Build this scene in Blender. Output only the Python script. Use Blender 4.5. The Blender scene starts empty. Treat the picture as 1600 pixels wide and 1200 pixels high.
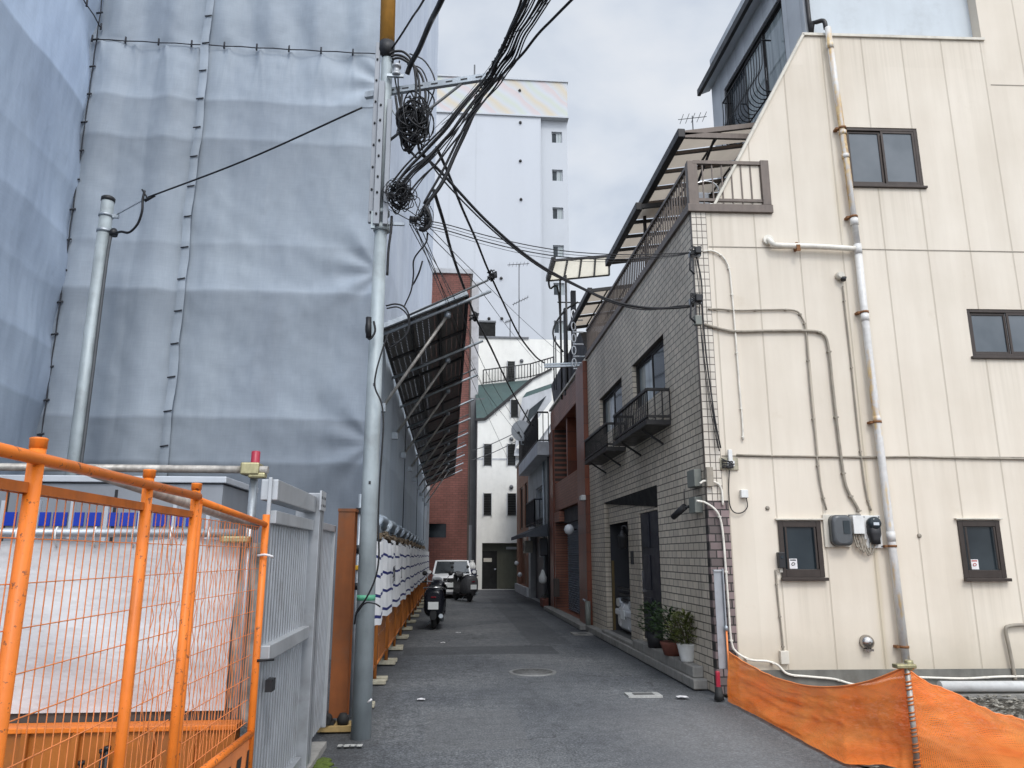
import bpy, bmesh, math, random
from mathutils import Vector, Matrix, noise
rnd = random.Random(11)
R = math.radians
scene = bpy.context.scene
COL = scene.collection

# ------------------------------------------------------------------ camera model (metres, X right, Y up the alley, Z up)
CAM = (0.0, 0.0, 1.6); FPX = 1180.0; YAW = R(4.68); PITCH = R(12.8)
def ray(px, py):
    x = (px-800)/FPX; u = -(py-600)/FPX
    fy = math.cos(PITCH)-u*math.sin(PITCH); z = math.sin(PITCH)+u*math.cos(PITCH)
    c, s = math.cos(YAW), math.sin(YAW)
    return (x*c+fy*s, -x*s+fy*c, z)
def onY(px, py, y):                                   # survey point of the photo on the plane Y = y
    r = ray(px, py); t = y/r[1]; return Vector((r[0]*t, y, 1.6+r[2]*t))
def onX(px, py, x):
    r = ray(px, py); t = x/r[0]; return Vector((x, r[1]*t, 1.6+r[2]*t))
def onG(px, py, z=0.0):
    r = ray(px, py); t = (z-1.6)/r[2]; return Vector((r[0]*t, r[1]*t, z))
TH = R(2.3); CX, CY = 3.2, 9.28                       # cream flank wall: starts at the house corner, turned a little
def onC(px, py):                                      # (distance along the cream wall, height)
    r = ray(px, py); nx, ny = math.sin(TH), math.cos(TH)
    t = (CX*nx+CY*ny)/(r[0]*nx+r[1]*ny); x, y = r[0]*t, r[1]*t
    return ((x-CX)*math.cos(TH)-(y-CY)*math.sin(TH), 1.6+r[2]*t)
FC = Matrix.Translation((CX, CY, 0)) @ Matrix.Rotation(-TH, 4, 'Z')
def FX(x):                                            # frame of a facade facing -X: local x runs towards the camera, y into the house
    return Matrix(((0, 1, 0, x), (-1, 0, 0, 0), (0, 0, 1, 0), (0, 0, 0, 1)))
def FXp(x):                                           # facade facing +X: local x runs up the alley
    return Matrix(((0, -1, 0, x), (1, 0, 0, 0), (0, 0, 1, 0), (0, 0, 0, 1)))
I4 = Matrix()

# ------------------------------------------------------------------ materials
class NT:
    def __init__(s, name):
        s.m = bpy.data.materials.new(name); s.m.use_nodes = True; s.t = s.m.node_tree; s.n = s.t.nodes
        s.b = s.n['Principled BSDF']; s.out = s.n['Material Output']
    def add(s, k, **kw):
        n = s.n.new(k)
        for a, v in kw.items():
            if a.startswith('i_'): n.inputs[a[2:].replace('_', ' ')].default_value = v
            else: setattr(n, a, v)
        return n
    def ln(s, a, b): s.t.links.new(a, b)
    def math(s, op, a, b=None, c=None):
        n = s.add('ShaderNodeMath', operation=op)
        for i, v in enumerate((a, b, c)):
            if v is None: continue
            if hasattr(v, 'links'): s.ln(v, n.inputs[i])
            else: n.inputs[i].default_value = v
        return n.outputs[0]
    def mix(s, f, a, b, mode='MIX'):
        n = s.add('ShaderNodeMix', data_type='RGBA', blend_type=mode)
        for i, v in ((0, f), (6, a), (7, b)):
            if hasattr(v, 'links'): s.ln(v, n.inputs[i])
            elif i == 0: n.inputs[0].default_value = v
            else: n.inputs[i].default_value = tuple(v)+((1,) if len(v) == 3 else ())
        return n.outputs[2]
    def noise(s, vec, scale, detail=4, rough=.55):
        n = s.add('ShaderNodeTexNoise'); n.inputs['Scale'].default_value = scale
        n.inputs['Detail'].default_value = detail; n.inputs['Roughness'].default_value = rough
        if vec is not None: s.ln(vec, n.inputs['Vector'])
        return n.outputs['Fac']
    def ramp(s, f, stops, interp='LINEAR'):
        n = s.add('ShaderNodeValToRGB'); n.color_ramp.interpolation = interp
        e = n.color_ramp.elements
        while len(e) < len(stops): e.new(.5)
        for k, (p, c) in zip(e, stops):
            k.position = p; k.color = tuple(c)+(1,) if len(c) == 3 else c
        s.ln(f, n.inputs[0]); return n.outputs[0]
    def map(s, vec, sc, loc=(0, 0, 0)):
        n = s.add('ShaderNodeMapping'); n.inputs['Scale'].default_value = sc; n.inputs['Location'].default_value = loc
        s.ln(vec, n.inputs[0]); return n.outputs[0]
    def pos(s): return s.add('ShaderNodeNewGeometry').outputs['Position']
    def obj(s): return s.add('ShaderNodeTexCoord').outputs['Object']
    def sep(s, v):
        n = s.add('ShaderNodeSeparateXYZ'); s.ln(v, n.inputs[0]); return n.outputs
    def comb(s, x, y, z=0.0):
        n = s.add('ShaderNodeCombineXYZ')
        for i, v in enumerate((x, y, z)):
            if hasattr(v, 'links'): s.ln(v, n.inputs[i])
            else: n.inputs[i].default_value = v
        return n.outputs[0]
    def bump(s, h, dist=.01, strength=1.0):
        n = s.add('ShaderNodeBump'); n.inputs['Distance'].default_value = dist; n.inputs['Strength'].default_value = strength
        s.ln(h, n.inputs['Height']); s.ln(n.outputs[0], s.b.inputs['Normal'])
    def col(s, c): s.ln(c, s.b.inputs['Base Color'])
    def P(s, rough=.6, metal=0.0, spec=.5):
        s.b.inputs['Roughness'].default_value = rough; s.b.inputs['Metallic'].default_value = metal
        s.b.inputs['Specular IOR Level'].default_value = spec; return s

def lin(r, g, b):                                     # sRGB 0..255 to linear
    f = lambda c: (c/255/12.92) if c/255 <= .04045 else ((c/255+.055)/1.055)**2.4
    return (f(r), f(g), f(b))

def plain(name, c, rough=.6, metal=0.0, var=.25, sc=6.0, bump=0.0, dirt=0.0, spec=.4):
    """base colour with blotchy wear and grime so that no surface is one flat value"""
    t = NT(name).P(rough, metal, spec); p = t.pos()
    n1 = t.noise(p, sc, 5); n2 = t.noise(t.map(p, (sc*3, sc*3, sc*.5)), 1.0, 4)
    lo = tuple(v*(1-var) for v in c); hi = tuple(min(1, v*(1+var*.6)) for v in c)
    f = t.math('ADD', t.math('MULTIPLY', n1, .6), t.math('MULTIPLY', n2, .4))
    cc = t.ramp(f, [(.3, lo), (.7, hi)])
    if dirt:
        d = t.ramp(t.noise(p, sc*.7, 8, .7), [(.52, (0, 0, 0)), (.72, (1, 1, 1))])
        cc = t.mix(t.math('MULTIPLY', d, dirt), cc, (.09, .075, .06))
    t.col(cc)
    t.ln(t.ramp(n1, [(.3, (rough*.8,)*3), (.7, (min(1, rough*1.2),)*3)]), t.b.inputs['Roughness'])
    if bump: t.bump(t.noise(p, sc*8, 3), bump, .6)
    return t.m

def sheet_mat(name, base, bands):
    """scaffold mesh cloth: plank shade at each deck level painted as graded rows, weave and creases"""
    t = NT(name).P(.62, 0, .3); p = t.pos(); x, y, z = t.sep(p)
    wob = t.math('MULTIPLY', t.math('SUBTRACT', t.noise(p, .9, 3), .5), .16)
    zz = t.math('DIVIDE', t.math('ADD', z, wob), 14.0)
    stops = []                                         # shade painted below each deck: row foot, value at foot, value at head
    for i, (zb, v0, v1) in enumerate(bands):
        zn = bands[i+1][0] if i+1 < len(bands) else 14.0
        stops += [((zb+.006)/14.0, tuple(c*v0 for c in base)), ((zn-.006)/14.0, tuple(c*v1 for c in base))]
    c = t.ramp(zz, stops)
    n = t.noise(t.map(p, (.5, .5, .25)), 1.0, 5)
    c = t.mix(1.0, c, t.ramp(n, [(.3, (.87, .88, .91)), (.7, (1.06, 1.05, 1.03))]), 'MULTIPLY')
    st = t.noise(t.map(p, (2.2, 2.2, .18)), 1.0, 3)
    c = t.mix(1.0, c, t.ramp(st, [(.35, (.95, .95, .955)), (.65, (1.03, 1.03, 1.03))]), 'MULTIPLY')
    d = t.ramp(t.noise(t.map(p, (1.3, 1.3, .5)), 1.0, 7, .65), [(.58, (0, 0, 0)), (.8, (1, 1, 1))])
    c = t.mix(t.math('MULTIPLY', d, .22), c, (.16, .165, .17))
    wv = t.noise(t.map(p, (70, 70, 5)), 1.0, 1); wh = t.noise(t.map(p, (5, 5, 70)), 1.0, 1)
    c = t.mix(1.0, c, t.ramp(t.math('MULTIPLY', t.math('ADD', wv, wh), .5), [(.4, (.97, .97, .97)), (.6, (1.025, 1.025, 1.025))]), 'MULTIPLY')
    t.col(c)
    mus = t.noise(t.map(p, (2.4, 2.4, 1.5)), 1.0, 3); ridge = t.math('SUBTRACT', 1.0, t.math('ABSOLUTE', t.math('MULTIPLY', t.math('SUBTRACT', mus, .5), 9.0))); ridge = t.math('MAXIMUM', ridge, 0.0)
    cr = t.math('ADD', t.math('MULTIPLY', ridge, .022), t.math('MULTIPLY', t.noise(t.map(p, (1.8, 1.8, .7)), 1.0, 2), 1.0), t.math('MULTIPLY', t.noise(t.map(p, (.8, .8, 3)), 1.0, 2), .15))
    t.bump(cr, .08, .7)
    t.b.inputs['Subsurface Weight'].default_value = 0
    return t.m

def tile_mat(name, axis, c1, c2, mortar, bw, bh, ms, off=.5, rough=.45, bumpd=.004, grime=.5):
    """stack of tiles or bricks on a wall whose plane is given by axis (x: facade along Y, y: facade along X, o: local x/z)"""
    t = NT(name).P(rough, 0, .45); p = t.obj() if axis == 'o' else t.pos(); x, y, z = t.sep(p)
    v = t.comb(y if axis == 'x' else x, z)
    b = t.add('ShaderNodeTexBrick', offset=off); t.ln(v, b.inputs['Vector'])
    b.inputs['Color1'].default_value = c1+(1,); b.inputs['Color2'].default_value = c2+(1,); b.inputs['Mortar'].default_value = mortar+(1,)
    b.inputs['Scale'].default_value = 1; b.inputs['Mortar Size'].default_value = ms; b.inputs['Mortar Smooth'].default_value = .15
    b.inputs['Brick Width'].default_value = bw; b.inputs['Row Height'].default_value = bh
    n = t.noise(t.map(p, (1.2, 1.2, .45)), 1.0, 5)
    c = t.mix(1.0, b.outputs['Color'], t.ramp(n, [(.3, (.72, .70, .68)), (.7, (1.15, 1.14, 1.12))]), 'MULTIPLY')
    d = t.ramp(t.noise(t.map(p, (5, 5, .6)), 1.0, 6, .65), [(.55, (0, 0, 0)), (.8, (1, 1, 1))])
    c = t.mix(t.math('MULTIPLY', d, grime), c, (.06, .055, .05))
    t.col(c)
    h = t.math('SUBTRACT', t.math('MULTIPLY', t.noise(p, 30, 3), .25), b.outputs['Fac'])
    t.bump(h, bumpd, 1.0)
    return t.m

M = {}
def mats():
    # ground
    t = NT('asphalt').P(.82, 0, .35); p = t.pos()
    fine = t.noise(p, 46, 4, .75); mid = t.noise(p, 7, 6, .65); big = t.noise(p, .45, 5)
    vor = t.add('ShaderNodeTexVoronoi'); vor.inputs['Scale'].default_value = 40; t.ln(p, vor.inputs['Vector'])
    c = t.ramp(fine, [(.33, (.052, .056, .061)), (.5, (.114, .121, .130)), (.68, (.25, .26, .272))])
    c = t.mix(1.0, c, t.ramp(big, [(.32, (.66, .67, .70)), (.68, (1.28, 1.25, 1.2))]), 'MULTIPLY')
    c = t.mix(1.0, c, t.ramp(mid, [(.33, (.76, .76, .76)), (.68, (1.2, 1.2, 1.2))]), 'MULTIPLY')
    sp = t.ramp(vor.outputs['Distance'], [(.0, (1, 1, 1)), (.22, (0, 0, 0))])
    c = t.mix(t.math('MULTIPLY', sp, .42), c, (.36, .36, .34))
    cw = t.add('ShaderNodeTexVoronoi', feature='DISTANCE_TO_EDGE'); cw.inputs['Scale'].default_value = .42
    pw = t.add('ShaderNodeVectorMath', operation='ADD'); t.ln(p, pw.inputs[0])
    nv = t.add('ShaderNodeTexNoise'); nv.inputs['Scale'].default_value = 2.2; nv.inputs['Detail'].default_value = 6; t.ln(p, nv.inputs['Vector'])
    sc_ = t.add('ShaderNodeVectorMath', operation='SCALE'); sc_.inputs['Scale'].default_value = .9; t.ln(nv.outputs['Color'], sc_.inputs[0])
    t.ln(sc_.outputs[0], pw.inputs[1]); t.ln(pw.outputs[0], cw.inputs['Vector'])
    ck = t.ramp(cw.outputs['Distance'], [(.0, (1, 1, 1)), (.009, (0, 0, 0))])
    ck = t.math('MULTIPLY', ck, t.ramp(t.noise(p, .8, 2), [(.5, (0, 0, 0)), (.6, (1, 1, 1))]))
    c = t.mix(t.math('MULTIPLY', ck, .75), c, (.018, .018, .02))
    oil = t.ramp(t.noise(t.map(p, (1.4, .35, 1)), 1.0, 6, .6), [(.56, (0, 0, 0)), (.74, (1, 1, 1))])
    c = t.mix(t.math('MULTIPLY', oil, .45), c, (.030, .031, .034))
    px_, py_, pz_ = t.sep(p); wx = t.math('ADD', px_, t.math('MULTIPLY', t.math('SUBTRACT', mid, .5), .35)); wy = t.math('ADD', py_, t.math('MULTIPLY', t.math('SUBTRACT', mid, .5), .12))
    def slab(v, a, b, w):
        return t.math('MULTIPLY', t.math('SMOOTH_MIN', 1.0, t.math('MAXIMUM', 0.0, t.math('DIVIDE', t.math('SUBTRACT', v, a), w)), .01), t.math('SMOOTH_MIN', 1.0, t.math('MAXIMUM', 0.0, t.math('DIVIDE', t.math('SUBTRACT', b, v), w)), .01))
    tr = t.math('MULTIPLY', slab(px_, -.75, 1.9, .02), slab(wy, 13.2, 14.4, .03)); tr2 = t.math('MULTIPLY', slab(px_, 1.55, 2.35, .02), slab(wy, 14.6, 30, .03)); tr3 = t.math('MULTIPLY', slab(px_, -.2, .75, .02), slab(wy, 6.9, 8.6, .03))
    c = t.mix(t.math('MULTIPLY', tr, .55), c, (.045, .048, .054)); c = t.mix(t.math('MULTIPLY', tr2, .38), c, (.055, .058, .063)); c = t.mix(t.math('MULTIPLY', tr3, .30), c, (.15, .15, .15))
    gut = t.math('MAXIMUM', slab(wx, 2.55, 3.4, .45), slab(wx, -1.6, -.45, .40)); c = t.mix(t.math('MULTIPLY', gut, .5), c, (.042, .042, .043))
    pale_zone = t.math('MULTIPLY', slab(wx, 1.2, 3.4, .8), slab(wy, -2, 9.6, 1.6)); c = t.mix(t.math('MULTIPLY', pale_zone, .35), c, (.23, .225, .22))  # paler asphalt across the front right of the road
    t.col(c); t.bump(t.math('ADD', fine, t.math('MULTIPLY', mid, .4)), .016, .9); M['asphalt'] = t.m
    M['patch'] = plain('worn_asphalt_patch', (.125, .122, .120), .85, 0, .45, 14, .006)
    t = NT('gravel_ground').P(.9, 0, .3); p = t.pos(); v1 = t.add('ShaderNodeTexVoronoi'); v1.inputs['Scale'].default_value = 26; t.ln(p, v1.inputs['Vector'])
    cs = t.sep(v1.outputs['Color']); t.col(t.mix(1.0, t.ramp(cs[0], [(.2, (.045, .040, .032)), (.6, (.13, .115, .09)), (.9, (.26, .25, .22))]), t.ramp(t.noise(p, 2, 4), [(.3, (.6, .6, .6)), (.7, (1.1, 1.1, 1.1))]), 'MULTIPLY'))
    t.bump(t.math('SUBTRACT', 1.0, v1.outputs['Distance']), .06, 1.0); M['gravel'] = t.m
    M['stone'] = plain('loose_stone', (.30, .28, .24), .9, 0, .6, 9, .01)
    M['concrete'] = plain('old_concrete', (.27, .26, .24), .85, 0, .35, 5, .004, .45)
    M['concrete_d'] = plain('dark_concrete', (.085, .085, .08), .85, 0, .4, 5, .004, .5)
    M['concrete_m'] = plain('weathered_plinth', (.175, .17, .15), .85, 0, .45, 3, .004, .5)
    M['moss'] = plain('moss', (.10, .14, .022), .95, 0, .5, 40, .02)
    M['iron'] = plain('cast_iron', (.16, .16, .155), .55, .4, .4, 30, .004)
    M['iron2'] = plain('cast_iron_rim', (.24, .24, .235), .6, .2, .4, 30, .004)
    M['whitepaint_w'] = plain('worn_white_paint', (.42, .42, .40), .8, 0, .4, 25, .002, .4)
    # sheets
    g = lin(155, 165, 178)
    fb = [(0.0, .60, .62), (2.8, .92, .80), (3.41, 1.12, .86), (5.2, 1.28, 1.0), (5.93, 1.14, .82), (7.58, 1.04, .92), (8.23, 1.22, 1.10), (9.12, 1.05, 1.12), (10.2, 1.45, 1.3), (11.4, 1.2, 1.2)]  # front rows: plank shade put into the cloth colour, level by level
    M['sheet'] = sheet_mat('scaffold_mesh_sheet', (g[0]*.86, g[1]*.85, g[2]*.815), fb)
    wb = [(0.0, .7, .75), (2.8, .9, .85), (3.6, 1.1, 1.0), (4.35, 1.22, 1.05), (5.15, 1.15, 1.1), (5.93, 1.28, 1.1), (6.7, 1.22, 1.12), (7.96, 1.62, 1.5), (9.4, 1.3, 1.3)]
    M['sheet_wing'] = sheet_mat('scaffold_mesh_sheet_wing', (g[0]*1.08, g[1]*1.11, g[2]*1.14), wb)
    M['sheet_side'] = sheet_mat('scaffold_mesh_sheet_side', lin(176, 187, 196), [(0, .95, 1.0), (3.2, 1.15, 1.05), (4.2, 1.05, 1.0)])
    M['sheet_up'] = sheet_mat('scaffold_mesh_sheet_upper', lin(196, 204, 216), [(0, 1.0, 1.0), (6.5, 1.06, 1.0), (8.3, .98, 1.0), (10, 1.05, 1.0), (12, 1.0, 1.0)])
    M['cord'] = plain('dark_cord', (.035, .037, .045), .8, 0, .3, 20)
    M['rope'] = plain('tan_rope', (.28, .21, .14), .9, 0, .4, 30)
    # cream wall
    t = NT('cream_panel_wall').P(.72, 0, .35); o = t.obj(); x, y, z = t.sep(o)
    fx = t.math('FRACT', t.math('DIVIDE', t.math('ADD', x, 5.667), .594))
    jx = t.ramp(t.math('ABSOLUTE', t.math('SUBTRACT', fx, .5)), [(.478, (0, 0, 0)), (.492, (1, 1, 1))])
    n = t.noise(o, .9, 5); st = t.noise(t.map(o, (3.5, 3.5, .35)), 1.0, 5, .6); bl = t.noise(o, 2.6, 8, .7); fi = t.noise(o, 60, 3)
    c = t.ramp(n, [(.3, (.640, .575, .488)), (.7, (.705, .642, .556))])
    c = t.mix(1.0, c, t.ramp(st, [(.33, (.95, .94, .925)), (.6, (1.02, 1.02, 1.015))]), 'MULTIPLY')
    low = t.ramp(t.math('DIVIDE', z, 9.0), [(.0, (.86, .83, .77)), (.10, (1, .99, .97)), (.6, (1, 1, 1)), (1.0, (.97, .96, .95))])
    c = t.mix(1.0, c, low, 'MULTIPLY')
    sp = t.ramp(bl, [(.60, (0, 0, 0)), (.78, (1, 1, 1))]); c = t.mix(t.math('MULTIPLY', sp, .30), c, (.45, .36, .24))
    # rain streaks below the sills, along the ledge and beside the downpipe
    stx = t.noise(t.map(o, (16, 1, .22)), 1.0, 4, .6); drip = t.ramp(stx, [(.44, (0, 0, 0)), (.66, (1, 1, 1))]); tot = None
    def band(v, a, b, soft):
        up = t.add('ShaderNodeMapRange', interpolation_type='SMOOTHSTEP'); t.ln(v, up.inputs[0]); up.inputs[1].default_value = a-soft; up.inputs[2].default_value = a+soft
        dn = t.add('ShaderNodeMapRange', interpolation_type='SMOOTHSTEP'); t.ln(v, dn.inputs[0]); dn.inputs[1].default_value = b-soft; dn.inputs[2].default_value = b+soft; dn.inputs[3].default_value = 1; dn.inputs[4].default_value = 0
        return t.math('MULTIPLY', up.outputs[0], dn.outputs[0])
    for u0, u1, zt_, ln_, k in ((.85, 1.43, 1.30, .9, .55), (3.14, 3.72, 1.29, .9, .55), (2.24, 3.33, 6.57, 1.5, .5), (3.65, 4.78, 4.13, 1.3, .55), (1.8, 4.5, 8.95, 1.3, .5), (1.0, 2.2, 5.62, .7, .35), (.2, 1.1, 6.15, .9, .35), (.3, 9, 2.81, .45, .30)):
        fall = t.add('ShaderNodeMapRange'); t.ln(z, fall.inputs[0]); fall.inputs[1].default_value = zt_-ln_; fall.inputs[2].default_value = zt_
        top = t.math('LESS_THAN', z, zt_); m_ = t.math('MULTIPLY', t.math('MULTIPLY', band(x, u0, u1, .04), t.math('MULTIPLY', fall.outputs[0], top)), k); tot = m_ if tot is None else t.math('MAXIMUM', tot, m_)
    c = t.mix(t.math('MULTIPLY', tot, t.math('MULTIPLY', drip, .5)), c, (.36, .31, .23))
    rb_ = t.math('MULTIPLY', band(x, 2.02, 2.12, .05), t.ramp(t.noise(t.map(o, (9, 1, .5)), 1.0, 3), [(.42, (0, 0, 0)), (.62, (1, 1, 1))]))
    c = t.mix(t.math('MULTIPLY', rb_, .30), c, (.42, .33, .16))
    foot = t.add('ShaderNodeMapRange'); t.ln(t.math('ADD', z, t.math('MULTIPLY', bl, .5)), foot.inputs[0]); foot.inputs[1].default_value = .95; foot.inputs[2].default_value = .40
    c = t.mix(t.math('MULTIPLY', foot.outputs[0], .38), c, (.30, .27, .21))
    c = t.mix(t.math('MULTIPLY', jx, .42), c, (.30, .255, .19))
    pn = t.add('ShaderNodeTexWhiteNoise', noise_dimensions='2D'); t.ln(t.comb(t.math('FLOOR', t.math('DIVIDE', t.math('ADD', x, 5.667-.297), .594)), t.math('FLOOR', t.math('DIVIDE', z, 2.83))), pn.inputs['Vector'])
    c = t.mix(1.0, c, t.ramp(pn.outputs['Value'], [(0, (.965, .962, .955)), (1, (1.02, 1.02, 1.02))]), 'MULTIPLY')
    t.col(c); t.bump(t.math('SUBTRACT', t.math('MULTIPLY', fi, .12), jx), .006, .8); M['cream'] = t.m
    M['cream_trim'] = plain('cream_trim', (.62, .58, .50), .6, 0, .2, 5, 0, .35)
    M['cream_pale'] = plain('pale_cream_duct', (.74, .70, .62), .5, 0, .2, 8, 0, .3)
    M['tan_duct'] = plain('tan_conduit', (.30, .265, .215), .6, 0, .3, 8, 0, .3)
    M['pent_w'] = plain('white_panel_siding', (.50, .54, .57), .5, 0, .12, 2, 0, .2)
    t = NT('grey_vertical_siding').P(.5, 0, .4); p = t.pos(); x, y, z = t.sep(p)
    f = t.math('FRACT', t.math('MULTIPLY', y, 2.4)); g2 = t.ramp(f, [(.0, (.32, .33, .345)), (.05, (.52, .54, .56)), (1, (.46, .48, .50))])
    t.col(t.mix(1.0, g2, t.ramp(t.noise(p, 1.6, 5), [(.3, (.85, .85, .85)), (.7, (1.1, 1.1, 1.1))]), 'MULTIPLY')); t.bump(f, .008, .5); M['pent_g'] = t.m
    # downpipe: white plastic with rust-orange stretches where the paint is gone
    t = NT('painted_downpipe').P(.45, 0, .5); o = t.pos(); x, y, z = t.sep(o)
    r = t.noise(t.map(o, (5, 5, .55)), 1.0, 3); r2 = t.noise(o, 14, 5)
    f = t.ramp(t.math('ADD', r, t.math('MULTIPLY', r2, .22)), [(.655, (0, 0, 0)), (.735, (1, 1, 1))])
    c = t.mix(f, t.ramp(r2, [(.3, (.55, .535, .51)), (.7, (.68, .665, .64))]), t.ramp(r2, [(.35, (.36, .19, .06)), (.65, (.62, .47, .25))]))
    t.col(c); M['downpipe'] = t.m
    M['rust_band'] = plain('rusty_band', (.24, .11, .045), .75, .2, .5, 30, .002)
    M['brown_alu'] = plain('brown_aluminium', (.052, .040, .034), .38, .35, .25, 8, 0, .2)
    M['brown_rail'] = plain('brown_rail', (.135, .108, .092), .45, .25, .3, 8, 0, .25)
    M['dark_rail'] = plain('dark_rail', (.032, .030, .030), .45, .3, .3, 8)
    M['black_rail'] = plain('black_iron', (.014, .014, .016), .5, .3, .3, 8)
    t = NT('window_glass').P(.06, 0, .22); p = t.pos()
    t.col(t.ramp(t.noise(p, 1.2, 3), [(.35, (.014, .020, .025)), (.65, (.034, .044, .050))])); t.bump(t.noise(p, 1.1, 2), .01, .35); M['glass'] = t.m
    t = NT('curtained_glass').P(.08, 0, .7); p = t.pos(); x, y, z = t.sep(p)
    w = t.noise(t.map(p, (11, 11, .4)), 1.0, 3)
    t.col(t.ramp(w, [(.3, (.16, .19, .20)), (.7, (.36, .40, .40))])); M['curtain'] = t.m
    t = NT('frosted_glass').P(.22, 0, .6); p = t.pos()
    t.col(t.ramp(t.noise(p, 1.5, 3), [(.35, (.060, .075, .088)), (.65, (.105, .12, .135))])); M['frost'] = t.m
    M['sticker'] = plain('white_sticker', (.72, .70, .70), .5, 0, .1, 10)
    M['red_print'] = plain('red_print', (.42, .05, .04), .5, 0, .2, 10)
    M['black_print'] = plain('black_print', (.02, .02, .022), .5, 0, .2, 10)
    # houses
    M['tile_grey'] = tile_mat('grey_facade_tile', 'x', (.540, .485, .405), (.640, .570, .475), (.115, .102, .088), .22, .098, .007, .5, .5, .006, .5)
    M['tile_soft'] = tile_mat('grey_facade_tile_recess', 'x', (.540, .485, .405), (.640, .570, .475), (.115, .102, .088), .22, .098, .007, .5, .5, .006, .5)
    M['tile_y'] = tile_mat('grey_facade_tile_flank', 'y', (.540, .485, .405), (.640, .570, .475), (.115, .102, .088), .22, .098, .007, .5, .5, .006, .5)
    M['tile_white'] = tile_mat('pale_corner_tile', 'o', (.60, .55, .48), (.70, .65, .57), (.11, .09, .075), .068, .098, .005, 0, .4, .006, .35)
    M['brick_dark'] = tile_mat('mixed_dark_brick', 'o', (.11, .088, .085), (.27, .20, .20), (.030, .026, .024), .155, .098, .008, .5, .6, .01, .3)
    M['tile_brown'] = tile_mat('red_brown_tile', 'x', (.245, .092, .058), (.32, .132, .085), (.055, .037, .03), .23, .075, .006, .5, .4, .004, .5)
    M['tile_rust'] = tile_mat('rust_pillar_tile', 'x', (.21, .062, .032), (.14, .048, .03), (.05, .028, .02), .30, .42, .006, 0, .3, .003, .5)
    M['tile_rusty'] = tile_mat('rust_pillar_tile_flank', 'y', (.21, .062, .032), (.14, .048, .03), (.05, .028, .02), .30, .42, .006, 0, .3, .003, .5)
    M['brown_flat'] = plain('brown_render', (.26, .13, .085), .7, 0, .25, 3, .002, .4)
    M['brick_red'] = tile_mat('red_brick', 'y', (.185, .072, .058), (.235, .092, .075), (.105, .058, .048), .30, .115, .010, .5, .75, .01, .3)
    M['brick_redx'] = tile_mat('red_brick_flank', 'x', (.185, .072, .058), (.235, .092, .075), (.105, .058, .048), .30, .115, .010, .5, .75, .01, .3)
    M['render_w'] = plain('white_render', (.84, .825, .775), .8, 0, .10, 1.5, .002, .14)
    M['render_g'] = plain('grey_render', (.42, .43, .43), .8, 0, .22, 1.5, .002, .35)
    M['slab_w'] = plain('pale_parapet', (.50, .51, .53), .75, 0, .22, 2, .002, .4)
    M['roof_green'] = plain('green_roof_sheet', (.058, .098, .094), .5, .1, .25, 2, 0, .2)
    M['clad_dark'] = plain('dark_cladding', (.030, .031, .037), .6, 0, .3, 4, 0, .2)
    M['clad_grey'] = plain('grey_metal_cladding', (.155, .16, .17), .5, .2, .3, 2, 0, .3)
    M['louvre'] = plain('louvre_slat', (.155, .155, .145), .5, .1, .2, 5)
    M['void'] = plain('dark_interior', (.012, .012, .012), .9, 0, .2, 5)
    M['tower'] = plain('tower_white', (.47, .49, .525), .7, 0, .06, .15, 0, .10)
    M['tower_d'] = plain('tower_return', (.45, .47, .50), .7, 0, .06, .15, 0, .10)
    t = NT('tower_mural').P(.7, 0, .3); p = t.pos(); x, y, z = t.sep(p)
    f = t.math('FRACT', t.math('MULTIPLY', t.math('ADD', t.math('ADD', x, z), t.math('MULTIPLY', t.noise(p, .25, 2), 2.5)), .2))
    t.col(t.ramp(f, [(.0, (.47, .49, .52)), (.25, (.52, .46, .36)), (.42, (.47, .49, .52)), (.6, (.47, .50, .44)), (.75, (.48, .50, .53)), (.9, (.51, .45, .45))])); M['mural'] = t.m
    M['shutter'] = plain('shutter_slat', (.21, .235, .28), .45, .3, .25, 6, 0, .3)
    M['awning'] = plain('dark_awning', (.070, .078, .092), .8, 0, .3, 5)
    def polysheet(name, cd, ct):
        t = NT(name).P(.3, 0, .4); p = t.pos(); n = t.noise(t.map(p, (2, .6, 2)), 1.0, 5)
        t.col(t.ramp(n, [(.3, tuple(c*.8 for c in cd)), (.7, cd)]))
        tr = t.add('ShaderNodeBsdfTranslucent'); t.ln(t.ramp(n, [(.3, tuple(c*.8 for c in ct)), (.7, ct)]), tr.inputs[0])
        mx = t.add('ShaderNodeMixShader'); mx.inputs[0].default_value = .68; t.ln(t.b.outputs[0], mx.inputs[1]); t.ln(tr.outputs[0], mx.inputs[2]); t.ln(mx.outputs[0], t.out.inputs[0]); return t.m
    M['poly_brown'] = polysheet('smoked_polycarbonate', (.45, .40, .34), (.50, .43, .35))
    M['poly_clear'] = polysheet('clear_polycarbonate', (.7, .66, .56), (.86, .80, .66))
    # site gear
    def worn(name, c):                                 # enamel with chips, rust freckles and grey scuffs
        t = NT(name).P(.42, 0, .4); p = t.pos(); n = t.noise(p, 5, 5); ch = t.noise(p, 38, 5, .7); sc = t.noise(t.map(p, (30, 30, 4)), 1.0, 5, .65); bg = t.noise(p, 3.2, 4)
        col = t.ramp(n, [(.3, tuple(v*.80 for v in c)), (.7, tuple(min(1, v*1.12) for v in c))])
        col = t.mix(t.math('MULTIPLY', t.ramp(sc, [(.56, (0, 0, 0)), (.70, (1, 1, 1))]), .45), col, (.34, .12, .035))
        col = t.mix(t.math('MULTIPLY', t.ramp(t.math('ADD', ch, t.math('MULTIPLY', bg, .3)), [(.76, (0, 0, 0)), (.80, (1, 1, 1))]), .85), col, (.13, .05, .025))
        t.col(col); t.bump(ch, .002, .6); return t.m
    M['orange'] = worn('orange_enamel', (.74, .185, .018))
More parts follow.
